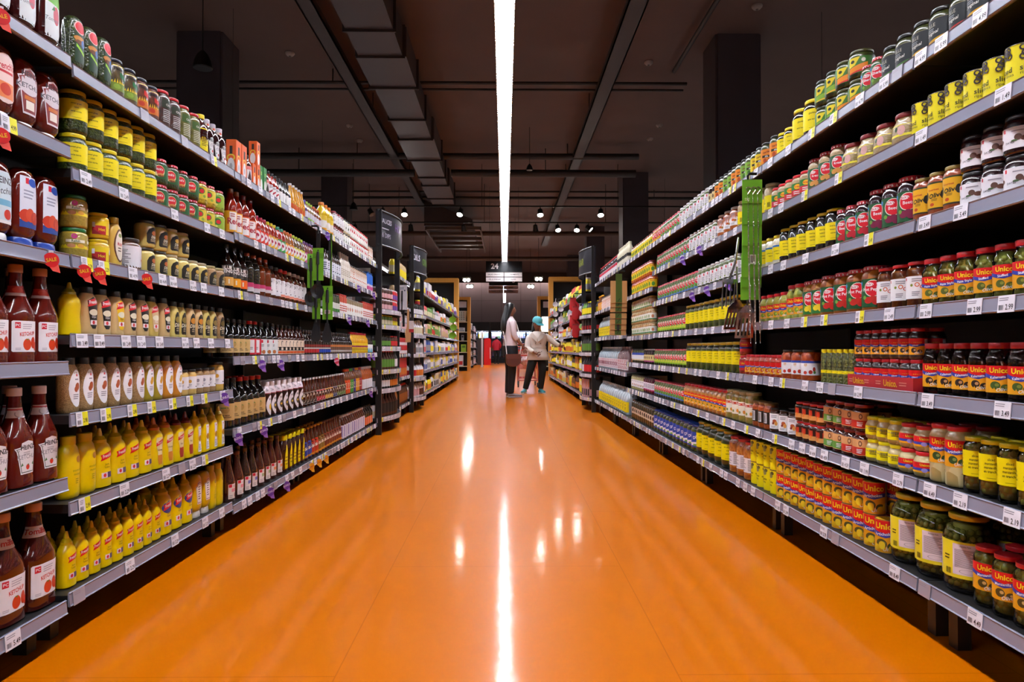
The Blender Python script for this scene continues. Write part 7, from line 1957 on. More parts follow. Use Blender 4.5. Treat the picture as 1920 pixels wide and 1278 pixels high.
# chillers across the end of the store
for i in range(4):
    xa = -2.4 + i * 1.5
    t = thing('glass_door_chiller', 'lit glass-door chiller against the far wall, %s of four from the left' % nth(i + 1), 'refrigerator', (xa, 42.6, 0))
    mb = MB()
    mb.box(0, .75, 0, 1.48, .8, 2.3, M('#c9d2e0', .5))
    mb.box(0, 0, 0, .04, .75, 2.3, M('#17161a', .5))
    mb.box(1.44, 0, 0, 1.48, .75, 2.3, M('#17161a', .5))
    mb.box(0, -.02, 0, 1.48, .75, .3, M('#17161a', .5))
    mb.box(0, -.06, 1.98, 1.48, .75, 2.55, M('#141216', .5))
    mb.obj('cabinet', t)
    mb = MB()
    mb.box(.08, .1, 1.9, 1.4, .16, 1.96, M('#e9f0ff', .5, 0, 0, .5, 60.0))
    mb.obj('lamp_tube', t)
    for z in (.32, .75, 1.15, 1.55):
        mb = MB()
        mb.box(.05, .1, z - .02, 1.43, .7, z, M('#c9ccd4', .5))
        mb.obj('shelf', t)
    for k in range(2):
        mb = MB()
        xx = .04 + .7 * k
        for a in ((xx, .31, xx + .05, 1.97), (xx + .65, .31, xx + .7, 1.97), (xx + .05, .31, xx + .65, .37), (xx + .05, 1.91, xx + .65, 1.97)):
            mb.box(a[0], -.02, a[1], a[2], .02, a[3], M('#1d1c20', .5))
        f = mb.obj('door', t)
        mb = MB()
        mb.box(xx + .05, -.002, .37, xx + .65, .002, 1.91, glass('#eef4ff'))
        mb.obj('pane', f)
        mb = MB()
        mb.tube([(xx + (.6 if k == 0 else .1), -.05, .9), (xx + (.6 if k == 0 else .1), -.05, 1.4)], .012, M('#9a9aa0', .3, 0, .8), 8)
        mb.obj('handle', f)
    n = 0
    for z in (.32, .75, 1.15, 1.55):
        xx = .1
        while xx < 1.1:
            w = rr.choice((.2, .26, .3))
            cc = rr.choice(('wuw', 'usw', 'wiw', 'wgw', 'suw', 'wrw', 'yww'))
            o = link('frozen_food_box', far_mesh('box', w, .16, .26, *(CN[q][1] for q in cc)), None, (xa + xx + w / 2, 42.6 + .3, z + .0012))
            n += 1
            tag(o, '%s and %s carton, number %s in chiller %s' % (CN[cc[0]][0], CN[cc[1]][0], num(n), num(i + 1)), 'box', 'cartons in the chillers')
            xx += w + .04
# red standing sign and a black cabinet near it
t = thing('floor_sign', 'tall red rounded standing sign before the chillers', 'sign', ((914 - VX) / F * 37, 37, 0))
mb = MB()
prs = [(-.19, 0), (.19, 0), (.19, 1.35)] + [(.19 * math.cos(a), 1.35 + .12 * math.sin(a)) for a in [PI * k / 10 for k in range(1, 10)]] + [(-.19, 1.35)]
nq = len(prs)
mb.faces([(x, 0, z) for x, z in prs] + [(x, .08, z) for x, z in prs], [tuple(range(nq)), tuple(reversed(range(nq, 2 * nq)))] + [(i, (i + 1) % nq, nq + (i + 1) % nq, nq + i) for i in range(nq)], M('#e0141a', .4, .2))
mb.obj('panel', t)
mb = MB()
mb.box(.13, -.012, .35, .165, -.001, .95, M('#efe9e6', .5))
mb.obj('white_band', t)
mb = MB()
mb.box(-.3, -.1, 0, .3, .4, 1.4, M('#3f3532', .5))
mb.box(-.32, -.12, 1.4, .32, .42, 1.44, M('#2a2220', .5))
o = mb.obj('brown_cabinet', None, ((905 - VX) / F * 37.6, 37.7, 0))
tag(o, 'brown narrow cabinet standing behind the red sign', 'cabinet')
mb = MB()
mb.box(-.04, -.04, 0, .04, .04, 1.75, M('#d9cfd2', .5))
mb.box(-.08, -.08, 0, .08, .08, .03, M('#d9cfd2', .5))
o = mb.obj('white_post', None, ((904 - VX) / F * 33, 33, 0))
tag(o, 'slim white post left of the red standing sign', 'post')
# ------------------------------------------------------------------ shoppers
SKINA, SKINB = M('#8a5a44', .5), M('#7a4c38', .5)


def grow(nodes, edges, sub=2):
    """a continuous skinned surface over a little skeleton: nodes (x, y, z, radius)"""
    me = bpy.data.meshes.new('skeleton')
    me.from_pydata([n[:3] for n in nodes], edges, [])
    o = bpy.data.objects.new('skeleton', me)
    COL.objects.link(o)
    sk = o.modifiers.new('skin', 'SKIN')
    sk.use_smooth_shade = True
    for v, n in zip(me.skin_vertices[0].data, nodes):
        r = n[3]
        v.radius = (r, r) if not isinstance(r, tuple) else r
        v.use_root = False
    me.skin_vertices[0].data[0].use_root = True
    sb = o.modifiers.new('smooth', 'SUBSURF')
    sb.levels = sb.render_levels = sub
    bpy.context.view_layer.update()
    dg = bpy.context.evaluated_depsgraph_get()
    out = bpy.data.meshes.new_from_object(o.evaluated_get(dg))
    bpy.data.objects.remove(o)
    bpy.data.meshes.remove(me)
    return out


def add_mesh(mb, me, m):
    i = mb.mi(m)
    vs = [mb.bm.verts.new(v.co) for v in me.vertices]
    for p in me.polygons:
        try:
            f = mb.bm.faces.new([vs[j] for j in p.vertices])
            f.material_index = i
            f.smooth = True
        except ValueError:
            pass
    bpy.data.meshes.remove(me)


def part(name, parent, nodes, edges, m, extra=None, sub=2):
    mb = MB()
    add_mesh(mb, grow(nodes, edges, sub), m)
    if extra:
        extra(mb)
    return mb.obj(name, parent, sharp=0)


def chain(*ids):
    return list(zip(ids, ids[1:]))


def fingers(mb, wrist, hand, spread, m, curl=.3):
    """four unequal bent fingers and a thumb leaving the side of the palm"""
    w, h = Vector(wrist[:3]), Vector(hand[:3])
    d = (h - w).normalized()
    s = Vector(spread).normalized()
    n = d.cross(s).normalized()
    for i, L in enumerate((.062, .072, .068, .052)):
        b = h + s * (.027 - .018 * i) + d * .012
        k = b + (d * math.cos(curl) + n * math.sin(curl)) * L * .5
        t = k + (d * math.cos(curl * 2.2) + n * math.sin(curl * 2.2)) * L * .5
        mb.tube([b, k, t], [.0095, .0085, .0065], m, 8)
    b = h - d * .03 + s * .026
    mb.tube([b, b + s * .028 + d * .022, b + s * .034 + d * .052 + n * .012], [.012, .0105, .0075], m, 8)


def shoe(mb, heel, toe, w, m, sole, hgt=.075):
    h, t = Vector(heel), Vector(toe)
    L = (t - h).length
    a = math.atan2(t.y - h.y, t.x - h.x)
    ca, sa = math.cos(a), math.sin(a)

    def P(u, v, z):
        return (h.x + u * ca - v * sa, h.y + u * sa + v * ca, z)
    secs = [(-.04, .6, .8), (0, .85, 1), (L * .3, .85, 1), (L * .55, .95, .72), (L * .85, 1, .55), (L * 1.0, .9, .48), (L * 1.1, .5, .36)]
    for mat_, z0, kz, kw in ((sole, .001, None, 1.06), (m, .022, 1, 1)):
        vs, fs = [], []
        n = 10
        for u, ww, hh in secs:
            top = .024 if kz is None else .022 + hgt * hh
            for k in range(n):
                an = 2 * PI * k / n
                vs.append(P(u, math.sin(an) * w * ww * kw * (1 if math.cos(an) < .3 else .75), z0 + (top - z0) * (.5 + .5 * math.cos(an)) if True else 0))
        for i in range(len(secs) - 1):
            for k in range(n):
                fs.append((i * n + k, i * n + (k + 1) % n, (i + 1) * n + (k + 1) % n, (i + 1) * n + k))
        fs += [tuple(reversed(range(n))), tuple(range((len(secs) - 1) * n, len(secs) * n))]
        mb.faces(vs, fs, mat_, True)


def trunk(mb, rings, m, rz=0.0, seg=24, n=2.3):
    """lofted trunk: (z, cx, cy, half-width along the shoulders, half-depth); rz turns the shoulder line"""
    vs, fs = [], []
    ca, sa = math.cos(rz), math.sin(rz)
    for z, cx, cy, a, b in rings:
        for k in range(seg):
            x, y = sup(2 * PI * k / seg, a, b, n)
            vs.append((cx + x * ca - y * sa, cy + x * sa + y * ca, z))
    for i in range(len(rings) - 1):
        for k in range(seg):
            fs.append((i * seg + k, i * seg + (k + 1) % seg, (i + 1) * seg + (k + 1) % seg, (i + 1) * seg + k))
    mb.faces(vs, fs, m, True)


def limb(mb, nodes, m):
    add_mesh(mb, grow(nodes, chain(*range(len(nodes))), 2), m)


# woman in the pale top, in profile, facing the right-hand racks
W1 = thing('person', 'standing woman with long black hair, pale pink top, dark jeans and grey shoes', 'person', ((957 - VX) / F * 12.3, 12.3, 0), .32)
N = [(0, 0, .93, .095), (-.01, 0, 1.08, .085), (-.012, 0, 1.25, .09), (-.02, 0, 1.4, .052), (.0, 0, 1.47, .047), (.022, 0, 1.53, .066), (.018, 0, 1.585, .08), (.008, 0, 1.635, .066),
     (0, .085, .87, .075), (.012, .082, .49, .05), (-.012, .08, .1, .04), (0, -.085, .87, .075), (-.005, -.082, .49, .05), (-.03, -.08, .1, .04),
     (-.02, .15, 1.36, .045), (-.035, .2, 1.12, .038), (.05, .2, .91, .028), (.07, .2, .85, .027), (-.02, -.15, 1.36, .045), (.0, -.2, 1.12, .038), (.15, -.2, .93, .028), (.185, -.195, .865, .027), (.098, 0, 1.55, .013)]
E = chain(0, 1, 2, 3, 4, 5, 6, 7) + [(0, 8), (0, 11)] + chain(8, 9, 10) + chain(11, 12, 13) + [(2, 14), (2, 18)] + chain(14, 15, 16, 17) + chain(18, 19, 20, 21) + [(5, 22)]
part('body', W1, N, E, SKINA, lambda mb: (fingers(mb, N[16], N[17], (1, 0, .2), SKINA, .25), fingers(mb, N[20], N[21], (.9, 0, .3), SKINA, .3),
                                         mb.ball((.0, -.07, 1.56), .015, SKINA, 2, (.8, .4, 1.3)), mb.ball((.0, .07, 1.56), .015, SKINA, 2, (.8, .4, 1.3))))
mb = MB()
for s in (-1, 1):
    mb.ball((.082, s * .03, 1.578), .009, M('#e9e2dc', .3), 2, (.6, 1, .6))
    mb.ball((.088, s * .03, 1.578), .0052, M('#1c1210', .3), 2, (.5, 1, 1))
    mb.box(.083, s * .03 - .016, 1.597, .09, s * .03 + .016, 1.602, M('#17100e', .6))
mb.obj('eyes', W1)
mb = MB()
mb.ball((.084, 0, 1.512), .02, M('#8a3f3a', .4), 2, (.4, 1, .35))
mb.obj('mouth', W1)
SH = M('#e2cfd2', .75)
mb = MB()
trunk(mb, [(.93, -.005, 0, .162, .128), (1.0, -.005, 0, .15, .12), (1.08, -.008, 0, .138, .112), (1.18, -.01, 0, .15, .122), (1.28, -.012, 0, .168, .128), (1.36, -.016, 0, .175, .105), (1.405, -.02, 0, .14, .08), (1.44, -.02, 0, .078, .066), (1.455, -.018, 0, .064, .06)], SH, PI / 2)
limb(mb, [(-.018, .13, 1.375, .066), (-.022, .175, 1.32, .062), (-.035, .2, 1.12, .053), (.01, .2, 1.03, .048)], SH)
limb(mb, [(-.018, -.13, 1.375, .066), (-.016, -.175, 1.32, .062), (.0, -.2, 1.12, .053), (.07, -.2, 1.025, .048)], SH)
mb.obj('top', W1, sharp=0)
JE = M('#14151d', .8)
mb = MB()
trunk(mb, [(.74, 0, 0, .178, .125), (.82, 0, 0, .178, .13), (.9, -.003, 0, .168, .13), (.97, -.004, 0, .15, .12), (.985, -.004, 0, .14, .112)], JE, PI / 2)
for s in (1, -1):
    limb(mb, [(0, s * .08, .84, .105), (.004, s * .083, .68, .092), (.01, s * .082, .5, .076), (-.01, s * .08, .25, .066), (-.018, s * .08, .1, .06), (-.015, s * .08, .075, .058)], JE)
mb.obj('jeans', W1, sharp=0)
HB = M('#0d0b0d', .35)
mb = MB()
trunk(mb, [(1.702, -.006, 0, .015, .015), (1.694, -.008, 0, .05, .052), (1.67, -.014, 0, .082, .08), (1.62, -.026, 0, .098, .09), (1.56, -.045, 0, .1, .077), (1.49, -.07, 0, .102, .07), (1.42, -.095, 0, .11, .066), (1.34, -.118, -.008, .108, .058), (1.25, -.132, -.018, .095, .05), (1.17, -.136, -.022, .072, .038), (1.12, -.134, -.024, .035, .022), (1.105, -.133, -.024, .01, .008)], HB, PI / 2, 24, 2)
mb.obj('hair', W1, sharp=0)
for s in (1, -1):
    mb = MB()
    shoe(mb, (-.03 if s < 0 else -.01, s * .08, 0), (.17 if s < 0 else .19, s * .085, 0), .043, M('#8f8688', .7), M('#b9b0b2', .6), .06)
    mb.obj('shoe', W1)
bag = thing('handbag', 'brown flap handbag worn across the body of the woman in the pale top', 'bag', W1.location, .32)
mb = MB()
BR = M('#5e3630', .45, .1)
pts = [(-.13, .0), (-.13, .08)] + [(-.13 + .26 * i / 8, .08) for i in range(1, 8)] + [(.13, .08), (.13, 0)] + [(.13 * math.cos(a), -.05 + .09 * -math.sin(a) * 1.05) for a in [PI * k / 10 for k in range(1, 10)]]
n = len(pts)
ys = (-.268, -.258, -.218, -.208)
vs = []
for k, y in enumerate(ys):
    q = .94 if k in (0, 3) else 1
    vs += [(x * q - .03, y, .7 + z * q) for x, z in pts]
fs = [tuple(range(n)), tuple(reversed(range(3 * n, 4 * n)))]
for k in range(3):
    fs += [(k * n + i, (k + 1) * n + i, (k + 1) * n + (i + 1) % n, k * n + (i + 1) % n) for i in range(n)]
mb.faces(vs, fs, BR, False)
mb.obj('pouch', bag)
mb = MB()
mb.box(-.158, -.275, .7, .098, -.2685, .782, M('#6a4038', .4, .1))
mb.obj('flap', bag)
mb = MB()
mb.tube([(-.15, -.24, .78), (-.155, -.2, .95), (-.16, -.1, 1.15), (-.16, .0, 1.27), (-.14, .07, 1.4), (-.06, .1, 1.46), (.05, .085, 1.43), (.135, .02, 1.3), (.145, -.06, 1.15), (.15, -.15, 1.0), (.12, -.235, .88), (.09, -.24, .78)], .008, M('#e4dcd6', .5), 6)
mb.obj('strap', bag)

# woman in the aqua cap, bent toward the shelf
W2 = thing('person', 'woman in an aqua cap and cream coat bending to reach a shelf', 'person', (.57, 13.4, 0))
N = [(.08, .05, .78, .095), (.07, .035, .92, .085), (.08, .0, 1.08, .085), (.065, -.02, 1.19, .05), (.065, -.045, 1.26, .047), (.078, -.085, 1.315, .066), (.075, -.075, 1.365, .08), (.07, -.06, 1.415, .066),
     (.0, .03, .73, .075), (-.07, -.03, .44, .05), (-.16, .02, .1, .04), (.16, .07, .73, .075), (.175, .0, .44, .05), (.14, .03, .1, .04),
     (-.08, -.01, 1.13, .045), (-.12, -.05, .88, .038), (.02, -.19, .8, .028), (.075, -.225, .765, .027), (.24, .045, 1.14, .045), (.4, .06, 1.0, .038), (.53, .04, .925, .028), (.585, .03, .905, .026), (.108, -.16, 1.31, .012)]
E = chain(0, 1, 2, 3, 4, 5, 6, 7) + [(0, 8), (0, 11)] + chain(8, 9, 10) + chain(11, 12, 13) + [(2, 14), (2, 18)] + chain(14, 15, 16, 17) + chain(18, 19, 20, 21) + [(5, 22)]
part('body', W2, N, E, SKINB, lambda mb: (fingers(mb, N[16], N[17], (.5, .2, .6), SKINB, .45), fingers(mb, N[20], N[21], (0, -.7, .7), SKINB, .5), mb.ball((.0, -.085, 1.34), .016, SKINB, 2, (.5, .8, 1.3))))
mb = MB()
for x, y in ((.055, -.148), (.118, -.13)):
    mb.ball((x, y, 1.335), .009, M('#e9e2dc', .3), 2, (1, .6, .6))
    mb.ball((x + .002, y - .006, 1.334), .005, M('#1c1210', .3), 2, (1, .5, 1))
mb.obj('eyes', W2)
mb = MB()
mb.ball((.1, -.15, 1.278), .018, M('#7a3a34', .4), 2, (1, .4, .35))
mb.obj('mouth', W2)
CO = M('#e0d4cb', .75)


mb = MB()
trunk(mb, [(.655, .092, .05, .225, .165), (.66, .092, .05, .232, .172), (.74, .09, .05, .21, .162), (.83, .082, .045, .182, .15), (.885, .075, .038, .165, .14), (.915, .073, .035, .16, .136), (.96, .075, .028, .165, .138), (1.04, .08, .012, .182, .142), (1.11, .08, .002, .192, .132), (1.16, .078, -.006, .175, .108), (1.195, .072, -.014, .12, .085), (1.215, .068, -.02, .082, .07)], CO, .18)
limb(mb, [(-.06, -.015, 1.125, .075), (-.1, -.02, 1.07, .07), (-.125, -.05, .89, .062), (-.06, -.13, .835, .052), (-.005, -.175, .81, .046)], CO)
limb(mb, [(.21, .04, 1.125, .075), (.26, .05, 1.11, .07), (.4, .06, 1.0, .058), (.49, .046, .945, .046), (.51, .043, .935, .045)], CO)
mb.obj('coat', W2, sharp=0)
mb = MB()
CL = M('#cbbcb1', .75)
for q in ([(-.035, -.11, 1.2), (.05, -.148, 1.1), (.06, -.16, 1.0), (-.03, -.14, 1.08), (-.075, -.1, 1.15)], [(.15, -.08, 1.2), (.088, -.146, 1.1), (.072, -.16, 1.0), (.17, -.128, 1.08), (.205, -.08, 1.15)]):
    c_ = sum((Vector(p) for p in q), Vector()) / 5
    vs = [Vector(p) + Vector((0, -.012, 0)) for p in q] + [Vector(p) + Vector((0, .012, 0)) for p in q]
    mb.faces(vs, [(0, 1, 2, 3, 4), (9, 8, 7, 6, 5)] + [(i, (i + 1) % 5, 5 + (i + 1) % 5, 5 + i) for i in range(5)], CL)
mb.obj('lapels', W2)
mb = MB()
vs, fs = [], []
for z, g in ((.885, .004), (.888, .01), (.925, .01), (.928, .004)):
    for k in range(28):
        x, y = sup(2 * PI * k / 28, .162 + g, .138 + g, 2.3)
        vs.append((.074 + x * math.cos(.18) - y * math.sin(.18), .036 + x * math.sin(.18) + y * math.cos(.18), z))
for i in range(3):
    fs += [(i * 28 + k, i * 28 + (k + 1) % 28, (i + 1) * 28 + (k + 1) % 28, (i + 1) * 28 + k) for k in range(28)]
mb.faces(vs, fs, M('#d3c5ba', .75), True)
mb.obj('belt', W2)
mb = MB()
for x, y, z in ((.03, -.128, .98), (.13, -.11, .98), (.05, -.128, .82), (.15, -.108, .82)):
    mb.ball((x, y, z), .011, M('#8f8278', .4), 2, (1, .7, 1))
mb.obj('buttons', W2)
BT = M('#0f0c0d', .85)
mb = MB()
trunk(mb, [(.62, .085, .05, .17, .125), (.7, .085, .05, .172, .13), (.78, .08, .05, .155, .12)], BT, .18)
limb(mb, [(.005, .03, .72, .105), (-.03, .0, .6, .096), (-.072, -.03, .45, .082), (-.12, -.005, .25, .068), (-.158, .018, .1, .058), (-.162, .02, .085, .056)], BT)
limb(mb, [(.16, .07, .72, .105), (.17, .04, .6, .096), (.176, .0, .45, .082), (.155, .015, .25, .068), (.14, .03, .1, .058), (.138, .03, .085, .056)], BT)
mb.obj('trousers', W2, sharp=0)
part('hair', W2, [(.06, -.02, 1.4, .075), (.035, .0, 1.34, .08), (-.005, -.03, 1.26, .045), (-.02, -.05, 1.19, .028)], chain(0, 1, 2, 3), HB)
AQ = M('#5fb9c4', .7)
mb = MB()
c = Vector((.072, -.062, 1.405))
ax = Vector((.16, -.3, .94)).normalized()
u = Vector((.55, -.75, -.3))
u = (u - ax * u.dot(ax)).normalized()
v = ax.cross(u)
vs, fs = [], []
n = 20
for i, (r, z) in enumerate(((.098, -.01), (.1, .02), (.094, .055), (.072, .085), (.04, .1), (.006, .104))):
    vs += [c + (u * math.cos(2 * PI * k / n) + v * math.sin(2 * PI * k / n)) * r + ax * z for k in range(n)]
for i in range(5):
    fs += [(i * n + k, i * n + (k + 1) % n, (i + 1) * n + (k + 1) % n, (i + 1) * n + k) for k in range(n)]
fs += [tuple(range(5 * n, 6 * n))]
mb.faces(vs, fs, AQ, True)
cap = mb.obj('cap', W2)
mb = MB()
vs = []
for dz in (0, .006):
    vs += [c + u * .09 * math.cos(a) * 1.0 + v * .092 * math.sin(a) + ax * (-.008 + dz) for a in [-1.15 + 2.3 * k / 12 for k in range(13)]]
    vs += [c + u * (.06 + .115 * math.cos(a * .95)) + v * .085 * math.sin(a) + ax * (-.03 + dz) for a in [-1.15 + 2.3 * k / 12 for k in range(13)]]
fs = []
for b in (0, 26):
    fs += [(b + k, b + k + 1, b + 13 + k + 1, b + 13 + k) for k in range(12)]
fs += [(13 + k, 13 + k + 1, 39 + k + 1, 39 + k) for k in range(12)] + [(k, k + 1, 26 + k + 1, 26 + k) for k in range(12)]
mb.faces(vs, fs, M('#4fb0bc', .7), True)
mb.obj('brim', cap)
for hx, tx in (((-.165, .03, 0), (-.225, -.13, 0)), ((.13, .05, 0), (.2, -.11, 0))):
    mb = MB()
    shoe(mb, hx, tx, .045, M('#3f8f9a', .7), M('#d5dede', .6))
    mb.obj('shoe', W2)

# far shopper
W3 = thing('person', 'far shopper in a red jacket and black trousers standing at the chillers', 'person', ((931 - VX) / F * 39.6, 39.6, 0), PI / 2)
N = [(0, 0, .9, .095), (0, 0, 1.06, .085), (0, 0, 1.22, .09), (0, 0, 1.36, .052), (.01, 0, 1.42, .046), (.03, 0, 1.48, .066), (.03, 0, 1.53, .08), (.02, 0, 1.58, .065), (0, .09, .84, .09), (0, .09, .48, .058), (-.01, .09, .1, .04), (0, -.09, .84, .09), (0, -.09, .48, .058), (-.01, -.09, .1, .04),
     (0, .165, 1.33, .052), (0, .23, 1.07, .041), (.12, .2, .92, .028), (.17, .18, .9, .027), (0, -.165, 1.33, .052), (0, -.23, 1.07, .041), (.12, -.2, .92, .028), (.17, -.18, .9, .027), (.11, 0, 1.5, .012)]
part('body', W3, N, E, SKINA, lambda mb: (fingers(mb, N[16], N[17], (0, 0, 1), SKINA, .3), fingers(mb, N[20], N[21], (0, 0, 1), SKINA, .3)))
mb = MB()
RJ = M('#c0182e', .7)
trunk(mb, [(.8, 0, 0, .2, .16), (.95, 0, 0, .205, .165), (1.1, 0, 0, .2, .16), (1.25, 0, 0, .205, .15), (1.33, 0, 0, .19, .12), (1.38, 0, 0, .12, .085), (1.42, 0, 0, .08, .07)], RJ, PI / 2)
for s in (1, -1):
    limb(mb, [(0, s * .14, 1.31, .078), (0, s * .19, 1.24, .076), (0, s * .23, 1.07, .068), (.06, s * .22, .98, .056), (.1, s * .207, .94, .048)], RJ)
mb.obj('jacket', W3, sharp=0)
part('trousers', W3, [(0, 0, .88, .13), (0, .09, .82, .11), (0, .09, .48, .078), (-.01, .09, .1, .06), (0, -.09, .82, .11), (0, -.09, .48, .078), (-.01, -.09, .1, .06)], [(0, 1), (0, 4)] + chain(1, 2, 3) + chain(4, 5, 6), BT)
part('hair', W3, [(.015, 0, 1.59, .075), (-.01, 0, 1.52, .085), (-.03, 0, 1.44, .06)], chain(0, 1, 2), HB)
for s in (1, -1):
    mb = MB()
    shoe(mb, (-.03, s * .09, 0), (.17, s * .1, 0), .044, M('#1d1a1a', .7), M('#3a3636', .6), .06)
    mb.obj('shoe', W3)

# trolley behind the woman in the cap
CT = M('#b4483c', .45)
t = thing('shopping_cart', 'red shopping cart standing behind the shopper in the cap', 'shopping cart', (.53, 15.5, 0))


def lattice(mb, a, b, c, d, nu, nv, r, m):
    a, b, c, d = map(Vector, (a, b, c, d))
    for i in range(nu + 1):
        f = i / nu
        mb.tube([a.lerp(b, f), d.lerp(c, f)], r, m, 5)
    for i in range(nv + 1):
        f = i / nv
        mb.tube([a.lerp(d, f), b.lerp(c, f)], r, m, 5)


mb = MB()
B0 = [(-.2, .05, .42), (.2, .05, .42), (.18, .75, .5), (-.18, .75, .5)]
T0 = [(-.27, -.02, .92), (.27, -.02, .92), (.24, .85, .92), (-.24, .85, .92)]
lattice(mb, B0[0], B0[1], B0[2], B0[3], 8, 8, .004, CT)
for i in range(4):
    j = (i + 1) % 4
    lattice(mb, B0[i], B0[j], T0[j], T0[i], 8, 6, .004, CT)
    mb.tube([T0[i], T0[j]], .01, CT, 8)
mb.obj('basket', t)
mb = MB()
mb.box(-.24, -.02, .7, .24, .0, .86, CT)
print_onto(mb, [('r', '#d9b2a8', -.9, .25, .9, .75), ('t', '#7a2a24', 'FRESH FOOD', 0, .5, .4, .02)], .48, .16, lambda x, y, l: (x, -.02 - l, .7 + y), lift=.002)
mb.obj('child_seat_flap', t)
mb = MB()
mb.tube([(-.27, -.02, .92), (-.27, -.12, .98), (.27, -.12, .98), (.27, -.02, .92)], .014, M('#8f2a22', .4), 10)
mb.obj('handle', t)
mb = MB()
for s in (-1, 1):
    mb.tube([(s * .24, -.02, .92), (s * .23, .0, .5), (s * .23, .02, .16), (s * .2, .8, .18)], .012, CT, 8)
    mb.tube([(s * .18, .72, .5), (s * .2, .8, .18)], .012, CT, 8)
mb.tube([(-.23, .02, .16), (.23, .02, .16)], .012, CT, 8)
lattice(mb, (-.21, .05, .2), (.21, .05, .2), (.19, .75, .21), (-.19, .75, .21), 5, 4, .005, CT)
mb.obj('frame', t)
for x, y in ((-.22, .03), (.22, .03), (-.2, .78), (.2, .78)):
    mb = MB()
    mb.tube([(x - .012, y, .055), (x + .012, y, .055)], .054, M('#1a1819', .5), 16)
    w_ = mb.obj('wheel', t)
    mb = MB()
    mb.box(x - .02, y - .018, .055, x - .014, y + .018, .19, M('#7a7a7e', .35, 0, .8))
    mb.box(x + .014, y - .018, .055, x + .02, y + .018, .19, M('#7a7a7e', .35, 0, .8))
    mb.obj('fork', w_)
mb = MB()
rq = random.Random(8)
mb.loft([(0, .1, .13, 2.4), (.05, .14, .19, 2.4), (.14, .15, .2, 2.3), (.22, .11, .15, 2), (.27, .04, .06, 2)], M('#d9cfd0', .5), 20)
for v in mb.bm.verts:
    v.co += Vector((rq.uniform(-.012, .012), rq.uniform(-.012, .012), rq.uniform(-.004, .012)))
o = mb.obj('carrier_bag', None, (.53, 15.86, .478))
tag(o, 'crumpled white bag lying in the red shopping cart', 'bag')
# ------------------------------------------------------------------ things clipped to the shelf fronts
LIME, LIMED = M('#6cb324', .45), M('#5a9a1e', .5)
WIRE = M('#c9c6c0', .25, 0, .9)
METAL = M('#b8b4ae', .18, 0, 1.0)
BLKP = M('#191a1c', .35)


def hook(s, y, z, x, label, z0=None):
    t = thing('hanging_clip_hook', label, 'hook', (s * x, y, z))
    mb = MB()
    mb.tube([(s * (LIP[s] - .012 - abs(x)), .0, 0), (s * .01, -.004, .0), (0, -.008, -.012), (0, -.01, -.05)], .007, BLKP, 8)
    mb.obj('arm', t)
    mb = MB()
    mb.box(-.014, -.012, (z0 or -.12), .014, -.008, -.03, BLKP)
    mb.obj('strip', t)
    return t


# right-hand side: kebab skewers on green cards, a slotted turner at the bottom
YC, XC = 3.3, (1404 - VX) / F * 3.3
hook(1, YC, 1.722, XC, 'black clip hook holding the green skewer cards on the right racks', -.6)
tops = [341, 380, 419, 457, 477, 496, 519, 541]
for k, py in enumerate(tops):
    zt = EYE + (VY - py) / F * YC
    yy = YC - .066 + .0062 * k
    x = XC + (.0, .001, .002, .004, .003, .006, .003, .006)[k]
    t = thing('skewer_pack', 'green card of twisted metal skewers on the right clip strip, ' + ('topmost card with looped handles', 'second card down', 'third card down', 'fourth card down', 'fifth card down', 'sixth card down', 'seventh card down', 'lowest card')[k], 'kitchen tool', (x, yy, zt), -.06 + .02 * (k % 3))
    mb = MB()
    h = .112 if k < 7 else .05
    mb.box(-.047, -.0008, -h, .047, .0008, 0, LIME if k % 2 == 0 else M('#63a820', .45))
    if k == 0:
        print_onto(mb, [('ln', '#c9e0a0', -.75, .1, -.1, .24, 2)], .094, h, lambda a, b, l: (a, -.0008 - l, -h + b), lift=.0006)
    if k == 3:
        print_onto(mb, [('r', '#dfe6d2', -.2, .1, .4, .5), ('b', BLK, -.14, .16, .34, .46)], .094, h, lambda a, b, l: (a, -.0008 - l, -h + b), lift=.0006)
    mb.obj('card', t)
    if k < 6:
        mb = MB()
        for i, xx in enumerate((-.018, .006, .028)):
            pts = []
            x0 = xx - .003 + .003 * k
            for j in range(60):
                f = j / 59
                pts.append((x0 + .0013 * math.sin(f * 110), -.0038 + .0013 * math.cos(f * 110), -.1 - f * .28))
            mb.tube(pts, .0019, WIRE, 5)
            if k == 0:
                # looped handles at the top
                mb.tube([(x0, -.0035, -.1), (x0 - .002, -.0035, -.07), (x0 + .012, -.0035, -.05), (x0 + .012, -.0035, -.04), (x0 + .002, -.0035, -.034), (x0 - .008, -.0035, -.042), (x0 - .004, -.0035, -.055), (x0 + .01, -.0035, -.068)], .0021, WIRE, 6)
        mb.obj('skewers', t)


